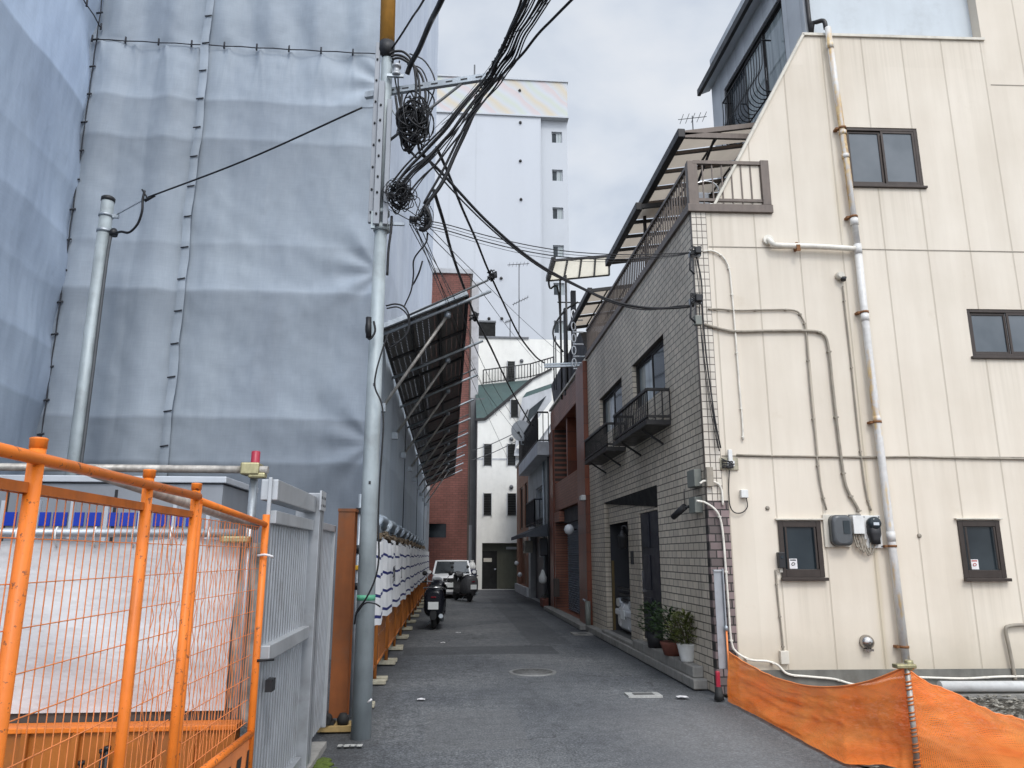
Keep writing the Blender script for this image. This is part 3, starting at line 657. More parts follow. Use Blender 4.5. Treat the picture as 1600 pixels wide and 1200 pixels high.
# ================================================================== LEFT: sheeted building, canopy
SX = -1.12; SY = 10.4; WX = -5.44
def sheeted_building():
    t = thing('sheeted_building', 'tall building wrapped in grey scaffold mesh sheets, left of the alley', 'scaffolding', (-3.3, 10.4, 0))
    seamx = -3.785; H = 16.0
    def puff(d):                                       # cloth bellies out between the lashings
        return d
    def front(u, v):
        x = lerp(WX-.25, SX, u); z = lerp(.3, H, v)
        dx = min(abs(x-seamx), abs(x-WX), abs(x-SX)); dz = min(abs(z-9.12), abs(z-1.0)*2)
        b = .05*(1-math.exp(-dx*3))*(1-math.exp(-dz*1.2))
        b += .018*noise.noise(Vector((x*1.6, 0, z*.8)))*(1-math.exp(-dx*4))
        # gathered pleats hanging from and standing on the lashed seam
        dz9 = z-9.12; am = (.085*math.exp(-dz9*.40) if dz9 > 0 else .060*math.exp(dz9*1.5))*(1-math.exp(-abs(dz9)*7))
        b += am*math.sin(x*8.3+1.2*noise.noise(Vector((x*.8, dz9*.5, 0)))+.4*dz9)*(.65+.7*noise.noise(Vector((x*1.7, 1, 0))))
        if x < seamx: b += .055*max(-.35, math.sin((x-WX)*6.3+.8*noise.noise(Vector((0, z*.35, 3)))))*(1 if z < 9.1 else .6)
        # drag wrinkles fanning from the ties at the right edge
        for zt, sg in ((9.12, 1), (9.12, -1)):              # short creases running down from the seam lashings
            k = (x*2.17) % 1.0-.5; b += .03*math.exp(-abs(k+sg*.25*(9.12-z))*14)*math.exp(-max(0, 9.12-z)*2.2)*(z < 9.12)
        dr = SX-x
        if dr < 1.6:
            for zt in (3.1, 5.6, 8.6):
                a = math.atan2(z-zt, dr+.05); rr = math.hypot(z-zt, dr)
                b += .045*math.exp(-rr*1.2)*math.sin(a*8)*min(1, rr*3)
        b += .035*max(0, math.sin(x*3.1+1.3*noise.noise(Vector((2, z*.3, 0)))))**4*(.5+noise.noise(Vector((x, z*.4, 8))))+.012*math.sin(z*5.5+x*.6)*math.exp(-dx*1.5)+.010*noise.noise(Vector((x*3.5+z*1.2, 5, z*3.5)))+.006*noise.noise(Vector((x*9, 2, z*7-x*5)))
        for zb in (2.8, 3.41, 5.2, 5.93, 7.58, 8.23): b += .006*math.exp(-((z-zb)/.03)**2)
        return (x, SY-b, z)
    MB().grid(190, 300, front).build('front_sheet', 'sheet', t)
    def wing(u, v):
        y = lerp(1.5, SY+.1, u); z = lerp(.3, H, v); d = min(abs(y-SY), abs(y-6.2), abs(y-2.2))
        b = .10*(1-math.exp(-d*2))+.035*noise.noise(Vector((0, y*1.2, z*.7)))+.02*math.sin(y*4+z*.7)*math.exp(-d*1.2)
        e = math.exp(-(SY-y)*1.2); b += .035*e*math.sin(z*4.2+y*2.2)
        for zb in (4.35, 5.15, 5.93, 6.7, 7.9): b += .006*math.exp(-((z-zb)/.03)**2)
        return (WX+b, y, z)
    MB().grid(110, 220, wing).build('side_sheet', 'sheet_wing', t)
    def alley(u, v, z0, z1, fold):
        y = SY+.02+(37-SY)*u; z = lerp(z0, z1, v)
        dd = (y % 1.8)-.9
        b = .05*math.cos(dd*1.75)*(.4+.6*math.sin(math.pi*min(1, (z-z0)/3)))+.03*noise.noise(Vector((0, y*.9, z*.6)))
        b += fold*math.sin(y*9+2*noise.noise(Vector((0, y, z*.3))))*max(0, 1-(z-z0)/1.6)
        return (SX+b, y, z)
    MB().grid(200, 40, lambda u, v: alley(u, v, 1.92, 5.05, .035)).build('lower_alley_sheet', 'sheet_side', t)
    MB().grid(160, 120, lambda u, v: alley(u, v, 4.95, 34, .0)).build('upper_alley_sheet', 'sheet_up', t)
    # building mass and far return behind the cloth
    MB().poly([(SX-.12, 37, .0), (-9, 37, 0), (-9, 37, 34), (SX-.12, 37, 34)]).poly([(SX-.3, SY+.3, 0), (SX-.3, 37, 0), (SX-.3, 37, 34), (SX-.3, SY+.3, 34)]).build('far_sheet', 'sheet_up', t)
    # lashings: cord along each seam, a short tie every 45 cm
    c = MB()
    def seam(p0, p1, off, step, axis):
        p0, p1 = Vector(p0), Vector(p1); L = (p1-p0).length; n = int(L/step); pts = []
        for i in range(n*2+1):
            q = p0.lerp(p1, i/(n*2)); q += Vector(off)*(1 if i % 2 else .6); pts.append(q)
        c.tube(pts, .009, 5)
        for i in range(n+1):
            q = p0.lerp(p1, i/n)+Vector(off); d = Vector(axis)*.05
            c.tube([q-d*1.0, q+d*.8+Vector((0, 0, .02))], .014, 5)
    fo = (0, -.035, 0)
    seam((WX+.05, SY-.02, .4), (WX+.05, SY-.02, H), fo, .45, (1, 0, 0))
    seam((WX, SY-.04, 9.12), (SX, SY-.04, 9.12), fo, .46, (0, 0, 1))
    seam((WX+.05, 1.5, 9.75), (WX+.05, SY-.05, 9.35), (.04, 0, 0), .46, (0, 0, 1))
    seam((SX+.01, SY-.02, 1.5), (SX+.01, SY-.02, H), (.02, -.03, 0), .5, (1, 0, 0))
    for z in [1.6+.47*i for i in range(24)]: c.tube([(seamx-.055, SY-.105, z), (seamx+.05, SY-.108, z+.02)], .010, 5)
    for y0 in (17.6, 24.8, 32.0): c.tube([(SX+.07, y0, 2), (SX+.07, y0, 5)], .01, 5)
    c.split('lacing_cord', 'cord', t)
    # overlap strip of the middle seam: a flat hem standing off the cloth
    def hem(u, v):
        z = lerp(.4, H, v); w = .055+.015*noise.noise(Vector((z*1.3, 0, 0)))
        x = seamx+lerp(-w, w, u)+.03*noise.noise(Vector((0, z*.7, 0)))+.02*math.sin(z*6.7)*.3
        return (x, SY-.075-.007*math.sin(u*math.pi)-.012*abs(math.sin(z*6.68)), z)
    MB().grid(8, 260, hem).build('overlap_hem', 'sheet', t)
    # tan rope and gathered hem at the foot of the alley sheet
    r = MB()
    for k in range(4):
        pts = [(SX+.10+.05*math.sin(i*1.3+k*2), SY+.1+i*.11, 1.93+.05*math.sin(i*.9+k*1.7)-.06*abs(math.sin(i*.17))) for i in range(200)]
        r.tube(pts, .014, 5)
    r.split('lashing_rope', 'rope', t)
    hmm = MB()
    for i in range(11):
        y0 = SY+.15+i*1.8; hmm.tube([(SX+.13+.03*math.sin(j), y0+j*.15, 2.02+.12*math.sin(math.pi*j/11)) for j in range(12)], .05, 7)
    hmm.split('rolled_hem', 'sheet_side', t)
    # white edge strip closing the far end
    MB().box(SX+.02, SX+.16, 36.7, 37.0, .3, 5.4).build('end_strip', 'slab_w', t)

def canopy():
    xi, zi, xo, zo = -1.06, 4.86, .20, 5.43; y0, y1 = 10.75, 36.5
    t = thing('debris_canopy', 'dark debris canopy flaring from the grey sheeting over the alley', 'canopy', (xi, y0, zi))
    sl = (zo-zi)/(xo-xi); f = Matrix.Translation((xi, y0, zi)) @ Matrix.Rotation(-math.atan(sl), 4, 'Y'); L = math.hypot(xo-xi, zo-zi)
    n = 14; dy = (y1-y0)/n
    for i in range(n):
        p = MB(f); a, b = i*dy+.003, (i+1)*dy-.003
        nr = 3
        for k in range(nr):
            u0, u1 = L*k/nr+.002, L*(k+1)/nr-.002
            p.poly([(u0, a, 0), (u1, a, 0), (u1, b, 0), (u0, b, 0)])
        o = p.build('panel', 'perf', t)
        rb = MB(f)
        for k in range(nr+1): rb.box(L*k/nr-.02, L*k/nr+.02, a, b, -.045, -.004)
        for y in (a, b-.03): rb.box(.02, L-.02, y, y+.03, -.04, -.006)
        rb.build('panel_frame', 'blackplastic', o)
    MB(f).box(-.05, L*1.0, -.10, -.03, -.05, .02).build('edge_frame', 'galv', t)
    for i in range(10):
        y = .05+i*2.72
        MB(f).tube([(-.1, y, -.09), (L+.36, y, -.09)], .026, 8).build('outrigger_pipe', 'galv', t)
        if i % 2 == 0 or i > 4: MB(f).tube([(L*.3, y-.26, -.05), (L+.34, y-.26, .0)], .016, 6).build('outrigger_pipe', 'cable_l', t)
    for i in range(9):
        y = y0+.15+i*2.72
        s = MB().tube([(SX+.10, y+.25, 3.75), (xo-.28, y, zo-.30)], .025, 8).build('strut', 'pipe_old', t)
        k = MB().lathe((xo-.28, y, zo-.34), [(.045, 0), (.05, .05), (.04, .09)], 8).box(SX+.04, SX+.15, y+.18, y+.32, 3.68, 3.80).split('clamp', 'galv', s)

# ================================================================== LEFT: service pole, utility pole
def poles():
    x, y, zt = -4.57, 9.6, 6.22
    t = thing('service_pole', 'thin galvanised service pole with black cap before the grey sheeting', 'pole', (x, y, 0))
    MB().tube([(x, y, 0), (x, y, zt-.06)], .088, 18, r1=.080).build('shaft', 'galv_pole', t)
    MB().lathe((x, y, zt-.06), [(.086, 0), (.086, .05), (.06, .07)], 18).build('cap', 'blackplastic', t)
    MB().lathe((x, y, zt-.50), [(.092, 0), (.092, .04)], 18).lathe((x, y, zt-.28), [(.092, 0), (.092, .035)], 18).box(x+.08, x+.16, y-.02, y+.02, zt-.29, zt-.24).split('band', 'galv', t)
    pts = smooth([(x+.13, y-.02, zt-.53), (x+.11, y-.05, zt-.62), (x+.10, y-.05, 5.0), (x+.105, y-.05, 3.5), (x+.10, y-.05, .4)])
    MB().tube(pts, .020, 7).build('conduit', 'cable_l', t)
    k = MB().lathe((x+.14, y-.04, zt-.56), [(.05, 0), (.06, .05), (.03, .1)], 8); k.build('cable_entry', 'cable', t)
    # utility pole
    x, y = -.745, 7.47
    t = thing('utility_pole', 'steel utility pole with cable arm and ochre top at the alley mouth', 'utility pole', (x, y, 0))
    q0, q1, q2 = onY(564, 1150, y).x, onY(580.5, 700, y).x, onY(594, 385, y).x
    MB().tube([(q0, y, -.02), (q1, y, 2.6), (q2, y, 5.06)], .092, 24, r1=.064).build('lower_shaft', 'galv_pole', t)
    MB().tube([(q2, y, 5.0), (x-.035, y, 7.2)], .066, 16, r1=.060).build('upper_shaft', 'galv_pole', t)
    ch = MB(); ch.box(x-.10, x-.035, y-.13, y-.075, 4.95, 6.62).box(x+.0, x+.05, y-.13, y-.08, 4.95, 6.4).box(x-.16, x-.11, y-.05, y+.0, 5.0, 7.15); ch.split('channel', 'cab', t, bevel=.004)
    hl = MB()
    for i in range(7): hl.lathe((x-.068, y-.134, 5.05+i*.21+.03*(i%2)), [(.011, 0), (.011, .02)], 8)
    for i in range(8): hl.lathe((x-.135, y-.053, 5.1+i*.26), [(.011, 0), (.011, .02)], 8)
    hl.split('bolt_hole', 'black_print', t)
    MB().lathe((x-.02, y, 4.92), [(.085, 0), (.085, .06), (.075, .06)], 20).lathe((x-.02, y, 5.10), [(.08, 0), (.08, .05)], 20).box(x-.12, x-.08, y-.11, y-.07, 4.91, 5.10).split('band', 'galv_pole', t)
    MB().lathe((lerp(q0, q1, .45), y, 1.19), [(.0875, 0), (.087, .05)], 24).build('tape_band', 'green_tape', t)
    MB().tube([(x-.04, y-.02, 7.12), (x-.075, y-.02, 9.6)], .083, 16).build('pole_guard', 'guard', t)
    MB().lathe((x-.04, y-.02, 6.98), [(.05, 0), (.088, .08), (.088, .18)], 14).build('guard_collar', 'cable', t)
    # slotted arm reaching over the alley
    A, B = Vector((-1.02, 7.62, 6.61)), Vector((.50, 7.13, 6.62)); arm = MB()
    d = (B-A).normalized(); nrm = d.cross(Vector((0, 0, 1))).normalized()
    arm.bar(A, B, .05, .075); ao = arm.build('cable_arm', 'galv', t, bevel=.004)
    sl = MB()
    for i in range(9):
        p = A.lerp(B, .07+i*.105); q = p+d*.075; s_ = nrm*.027
        sl.bar(p+s_, q+s_, .003, .016)
    sl.split('slot', 'black_print', ao)
    MB().tube([(.05, 7.27, 6.58), (x+.02, y-.08, 5.92)], .016, 8).build('arm_brace', 'cable_l', ao)
    MB().lathe((x+.08, y-.08, 6.72), [(.05, 0), (.05, .03), (.035, .03), (.035, .10), (.05, .10), (.05, .13)], 14).build('insulator', 'alu_l', t)
    bk = MB()
    bk.box(x+.03, x+.22, y-.05, y-.02, 4.98, 5.01).box(x+.03, x+.20, y-.05, y-.02, 5.42, 5.45).box(x-.02, x+.16, y-.1, y-.07, 6.70, 6.73); bk.split('bracket', 'galv', t)
    MB().box(x-.035, x-.015, y-.085, y-.07, 2.27, 2.30).box(x-.03, x-.01, y-.080, y-.06, 3.24, 3.27).split('step_bolt_hole', 'black_print', t)
    MB().tube([(q0+.055, y-.07, .30), (q0+.09, y-.08, .33)], .010, 6).build('tag', 'sticker', t)

# ================================================================== LEFT FOREGROUND: orange fence, enclosure, gate
def diamond(mb, P, Q, z0, z1, nu, nv, r, amp=1.0):
    """netting of straight uprights and level wires between two posts"""
    for i in range(1, nu):
        p = P.lerp(Q, i/nu); mb.tube([(p.x, p.y, z0), (p.x, p.y, z1)], r, 4, cap=False)
    for j in range(nv+1):
        z = lerp(z0, z1, j/nv); mb.tube([(P.x, P.y, z), (Q.x, Q.y, z)], r*1.15, 4, cap=False)
def site_fence():
    X0 = -1.13
    # long panel
    t = thing('mesh_fence_panel', 'long orange steel mesh fence panel running in from the left edge', 'fence', (X0, 2.2, 0), 'orange mesh fence panels')
    ys = {'a': 2.185, 'b': 2.985, 'c': 3.54}; zt = 1.865
    MB().tube([(X0, .75, zt-.005), (X0, ys['c'], zt-.005)], .0175, 12).build('top_rail', 'orange', t)
    MB().bar((X0-.02, .75, zt-.085), (X0-.02, ys['c'], zt-.085), .018, .028).build('lower_rail', 'orange_d', t)
    MB().tube([(X0, .75, .42), (X0, ys['c'], .42)], .018, 10).build('bottom_rail', 'orange', t)
    for k, y in ys.items():
        p = MB().tube([(X0-.012, y, 0), (X0-.012, y, zt+.035)], .0215 if k == 'a' else .0195, 14).build('post', 'orange', t)
        MB().lathe((X0-.012, y, zt+.025), [(.0225, 0), (.0225, .022), (.0235, .024), (.0235, .028), (.019, .030)], 14).build('post_cap', 'orange', p)
        if k != 'c': MB().box(X0-.045, X0-.03, y-.035, y+.045, zt-.10, zt-.07).split('bracket', 'orange', p, bevel=.004)
    w = MB(); diamond(w, Vector((X0-.03, .8, 0)), Vector((X0-.03, ys['c']-.03, 0)), .45, zt-.10, 52, 11, .0019)
    w.build('wire_mesh', 'orange_l', t)
    # short panel, swung in a little
    A = Vector((X0-.01, 3.58, 0)); B = Vector((X0+.012, 4.80, 0))
    t = thing('mesh_fence_panel', 'short orange mesh fence panel with black striped kick board beside the aluminium gate', 'fence', A, 'orange mesh fence panels')
    z2 = 1.80
    MB().tube([(A.x, A.y, 1.845), (B.x, B.y, z2-.015)], .017, 10).build('top_rail', 'orange', t)
    MB().tube([(A.x, A.y, .62), (B.x, B.y, .60)], .021, 10).build('bottom_rail', 'orange', t)
    MB().tube([(B.x, B.y, 0), (B.x, B.y, z2+.045)], .0215, 14).build('post', 'orange', t)
    MB().tube([(A.x, A.y, 0), (A.x, A.y, z2+.03)], .018, 14).build('post', 'orange', t)
    w = MB(); A2 = A+Vector((-.03, 0, 0)); B2 = B+Vector((-.03, 0, 0)); diamond(w, A2, B2, .66, z2-.03, 24, 9, .0019); w.build('wire_mesh', 'orange_l', t)
    # loose link netting hung behind, with a wavy lie
    w = MB()
    for i in range(17):
        f0 = i/17; pts = []
        for j in range(28):
            z = lerp(.5, 1.78, j/27); f = f0+.014*math.sin(j*2.2+i*math.pi)+.01*math.sin(j*.3+i)
            q = A.lerp(B, f); pts.append((q.x-.06, q.y-.5*(1-f)*.5, z))
        w.tube(pts, .0017, 4, cap=False)
    w.build('link_netting', 'orange_l', t)
    kb = MB(); d = (B-A).normalized(); nx = Vector((d.y, -d.x, 0))*.004
    kb.poly([A+Vector((0, 0, .08)), B+Vector((0, 0, .08)), B+Vector((0, 0, .575)), A+Vector((0, 0, .595))]); k = kb.build('kick_board', 'orange_l', t)
    s = MB()
    for i in range(6):
        a = .06+i*.165; q0 = A.lerp(B, a)+nx; q1 = A.lerp(B, min(1, a+.07))+nx; sh = (B-A)*.10
        s.poly([q0+Vector((0, 0, .12)), q1+Vector((0, 0, .12)), q1+sh*.7+Vector((0, 0, .52)), q0+sh*.7+Vector((0, 0, .52))])
    s.split('stripe', 'black_print', k)
    MB().tube([(B.x+.01, B.y-.02, 1.0), (B.x+.10, B.y+.02, 1.0)], .008, 6).build('tie_wire', 'cable', t)
    MB().tube(smooth([(B.x-.03, B.y-.02, 1.60), (B.x+.02, B.y-.04, 1.605), (B.x+.055, B.y-.02, 1.595), (B.x+.05, B.y+.02, 1.59)]), .007, 6).build('cable_tie', 'sticker', t)

def enclosure():
    # red capped standard with its scaffold tubes: one welded-looking frame of clamped pipes
    y = 5.15; xp = onY(396, 760, y).x
    t = thing('pipe_frame', 'scaffold pipe frame with red capped upright behind the orange mesh', 'scaffold frame', (xp, y, 0))
    zr = onY(340, 735, y).z; zc = onY(398, 706, y).z
    MB().tube([(xp, y, 0), (xp, y, zc-.10)], .0265, 12).split('upright', 'galv', t)
    MB().lathe((xp, y, zc-.13), [(.032, 0), (.032, .02), (.029, .03), (.029, .13), (.022, .135)], 14).build('cap', 'redcap', t)
    MB().tube([(-5.4, y-.055, zr+.01), (xp+.10, y-.055, zr)], .0255, 12).build('ledger_pipe', 'pipe_old', t)
    MB().box(xp-.07, xp+.05, y-.10, y+.04, zr-.035, zr+.045).box(xp-.02, xp+.09, y-.09, y-.02, zr-.055, zr-.02).split('clamp', 'clamp', t, bevel=.01)
    a = onY(418, 822, 4.95); b = onY(265, 752, 3.30)
    MB().tube([(xp+.07, 5.0, a.z), (-1.36, 3.0, b.z+.01)], .0255, 12).build('ledger_pipe', 'pipe_old', t)
    z3 = onY(200, 833, y).z
    MB().tube([(-5.4, y-.05, z3), (xp-.06, y-.05, z3)], .028, 12).build('ledger_pipe', 'galv', t)
    MB().box(xp-.16, xp+.02, y-.09, y-.0, z3-.06, z3-.02).split('clamp', 'clamp', t, bevel=.008)
    # tarpaulin lashed under the middle pipe
    z0 = onY(200, 1112, y).z; xe = onY(372, 900, y).x
    t = thing('tarpaulin', 'white tarpaulin wall hung below the scaffold pipe behind the orange mesh', 'tarpaulin', (-3.4, y, z0))
    def f(u, v):
        x = lerp(-5.4, xe, u); z = lerp(z0, z3-.045, v); return (x-.02*(1-v), y-.02-.035*noise.noise(Vector((x*1.4, 0, z*2.4)))-.012*math.sin(x*8+z*2)*(.3+v), z+.012*math.cos(x*7.5)*v)
    MB().grid(120, 40, f).build('cloth', 'tarp', t)
    MB().grid(60, 4, lambda u, v: (lerp(-5.4, xe+.16, u), y+.015-.015*noise.noise(Vector((u*20, 0, 0))), lerp(z0-.10, z0+.01, v))).build('hem_strip', 'tarp_hem', t)
    e = MB(); 
    for i in range(18): 
        x = -5.3+i*.235; e.tube(smooth([(x, y-.03, z3-.09), (x+.01, y-.09, z3-.02), (x, y-.05, z3+.035), (x-.01, y-.0, z3-.02)], 3), .006, 5)
    e.split('lashing', 'whiteplastic', t)
    q = MB(); q.grid(4, 30, lambda u, v: (lerp(xe-.005, xe+.15, u), y+.01+.02*math.sin(u*6+v*9), lerp(z0-.1, z3-.06, v))); q.build('edge_flap', 'pipe_old', t)
    # orange tank in front of the tarp
    yt = 4.98; zt = onY(200, 1133, yt).z; x1 = onY(368, 1150, yt).x
    t = thing('orange_tank', 'rusty orange steel settling tank below the white tarpaulin', 'tank', (-3.2, yt, 0))
    MB().box(-5.4, x1, yt-.02, yt+.10, 0, zt-.03).build('body', 'orange_tank', t)
    MB().box(-5.4, x1+.01, yt-.045, yt+.11, zt-.03, zt).build('rim', 'orange', t, bevel=.005)
    rb = MB()
    for px in (38, 118, 165, 235, 300): 
        q = onY(px, 1170, yt-.03); rb.box(q.x-.018, q.x+.018, yt-.05, yt-.02, 0, zt-.03)
    rb.split('stiffener', 'orange_tank', t)
    rods = []
    for px, dz in ((132, .16), (163, .10), (170, .085), (150, .22)):
        q = onY(px, 1160, yt-.12); rods.append((q.x, zt-dz))
    for i, (x, z) in enumerate(rods):
        MB().tube([(x, yt-.13, 0), (x, yt-.13, z)], .012, 8).lathe((x, yt-.13, z-.02), [(.02, 0), (.02, .02)], 6).build('tie_rod', 'blackplastic' if i != 3 else 'galv', t)
    # grey cabinet with blue windows behind the tarp
    yb = 6.9; tl, tr = onY(120, 743, yb), onY(350, 745, yb); zt = tr.z; x0, x1 = -5.3, tr.x; zb = 1.0
    t = thing('site_cabinet', 'grey steel site cabinet with a row of blue slots, behind the pipe frame', 'cabinet', (-3.6, yb, 0))
    MB().box(x0, x1, yb, yb+1.1, 0, zt-.07).build('body', 'cab', t)
    MB().box(x0-.03, x1+.03, yb-.03, yb+1.13, zt-.058, zt).build('lid', 'cab_l', t, bevel=.008)
    MB().box(x0, x1, yb-.004, yb+.0, zt-.069, zt-.059).build('shadow_gap', 'black_print', t)
    b = MB()
    za, zb2 = onY(250, 801, yb-.02).z, onY(250, 822, yb-.02).z
    n = 22
    for i in range(n):
        xa = lerp(x0+.1, x1-.15, i/n); b.box(xa, xa+.115, yb-.012, yb-.002, zb2, za)
    b.split('blue_slot', 'cobalt', t)
    b = MB()
    for i in range(12):
        xa = lerp(x0+.06, x1-.1, i/11.0); b.box(xa-.016, xa+.016, yb-.03, yb-.001, .8, zt-.22)
    b.split('upright_bar', 'cab_l', t)
    b = MB()
    for px in (12, 181, 395, ): q = onY(px, 780, yb); b.box(q.x-.012, q.x+.012, yb-.006, yb-.0005, .8, zt-.12)
    b.split('door_gap', 'black_print', t)

def gate():
    X = -1.115
    t = thing('aluminium_gate', 'ribbed aluminium site gate with wide centre column left of the steel pole', 'gate', (X, 5.6, 0))
    y0, yc0, yc1, y2 = 4.90, 6.28, 6.62, 7.52
    ztop = onX(415, 745, X).z+.0
    def leaf(ya, yb, zb, zt, nm):
        m = MB(FXp(X)); n = int((yb-ya)/.078)
        pts = []
        for i in range(n):
            a = lerp(ya, yb, i/n); w = (yb-ya)/n
            pts += [(a, 0), (a+w*.40, 0), (a+w*.52, .034), (a+w*.88, .034)]
        pts.append((yb, 0))
        for p, q in zip(pts, pts[1:]): m.poly([(p[0], p[1], zb), (q[0], q[1], zb), (q[0], q[1], zt), (p[0], p[1], zt)])
        return m.build(nm, 'alu', t)
    l1 = leaf(y0, yc0-.03, .12, ztop-.20, 'gate_leaf'); l2 = leaf(yc1+.01, y2, .10, 1.86, 'gate_leaf')
    f = FXp(X)
    MB(f).box(y0-.05, yc0-.02, -.045, .06, ztop-.13, ztop).build('header_beam', 'alu_l', t, bevel=.006)
    MB(f).box(y0, yc0-.03, -.035, .03, ztop-.27, ztop-.19).build('top_channel', 'alu_l', l1, bevel=.004)
    MB(f).box(y0, yc0-.05, -.05, .02, .98, 1.07).split('mid_rail', 'alu_l', l1, bevel=.006)
    MB(f).box(y0, yc0-.03, -.04, .03, .04, .13).build('bottom_rail', 'alu', l1, bevel=.004)
    MB(f).box(yc0, yc0+.20, -.075, .12, 0, ztop+.03).box(yc0+.20, yc1, -.05, .10, 0, ztop-.03).build('column', 'alu', t, bevel=.006)
    MB(f).box(yc0-.06, yc0+.17, -.09, -.0755, ztop-.11, ztop+.045).build('hinge_plate', 'alu_l', t)
    b = MB(f)
    for dy in (-.03, .05, .12):
        for dz in (-.07, -.01): b.lathe((yc0+dy, -.094, ztop+dz), [(.011, 0), (.011, .008)], 8, 'y')
    b.split('bolt', 'black_print', t)
    MB(f).box(y2-.045, y2, -.03, .03, .08, 1.88).build('end_stile', 'alu_l', l2, bevel=.004)
    MB(f).box(yc1, y2, -.03, .02, 1.82, 1.88).build('top_channel', 'alu_l', l2, bevel=.004)
    MB(f).box(y0-.075, y0-.052, -.012, .012, 0, ztop+.01).build('jamb_post', 'alu_l', t, bevel=.005)
    MB(f).box(y0+.03, y0+.13, -.07, -.03, .80, .87).build('latch', 'black_print', t)
    # fine joint in the column and small bolts
    MB(f).box(yc0+.095, yc0+.103, -.0765, -.0752, .05, ztop-.1).build('joint', 'cord', t)
    # rust brown H-post on timber with a black hose
    x, y = -1.02, 7.78
    t = thing('steel_post', 'rust brown steel H post on a timber block left of the steel pole', 'post', (x, y, 0))
    zt = 2.03; h = MB()
    h.box(x-.085, x+.08, y-.012, y+.002, .10, zt).box(x-.012, x+.012, y+.002, y+.16, .10, zt).box(x-.085, x+.085, y+.16, y+.175, .10, zt)
    h.build('web_and_flanges', 'rustpost', t, bevel=.002)
    MB().box(x-.09, x+.09, y-.02, y+.18, zt, zt+.03).build('cap_plate', 'rustpost', t)
    MB().box(x-.17, x+.16, y-.12, y+.12, .0, .055).build('timber_block', 'wood', t, bevel=.005)
    q = MB().tube([(x-.09, y-.14, .105), (x-.09, y+.1, .105)], .045, 14).lathe((x+.06, y-.06, .055), [(.05, 0), (.06, .05), (.03, .10)], 10).box(x-.16, x-.02, y-.10, y+.02, .055, .085)
    q.build('jack_base', 'rubber', t)
    # thin orange barrier post with clamp between H post and pole
    x, y = -.93, 8.35
    t = thing('scaffold_standard', 'thin scaffold upright with yellow clamp between brown post and steel pole', 'scaffold pipe', (x, y, 0))
    MB().tube([(x-.03, y, 0), (x-.03, y, 2.25)], .024, 10).build('pipe', 'galv', t)
    MB().tube([(x+.045, y-.01, 0), (x+.045, y-.01, 1.98)], .022, 10).build('orange_pipe', 'orange_d', t)
    MB().box(x-.06, x+.06, y-.06, y+.02, 1.45, 1.50).build('yellow_clamp', 'yellow', t, bevel=.01)
    MB().box(x-.07, x+.03, y-.05, y+.04, 2.05, 2.10).lathe((x-.03, y, 1.62), [(.036, 0), (.036, .09)], 8).lathe((x-.03, y, 1.25), [(.034, 0), (.034, .07)], 8).split('coupler', 'cable', t)

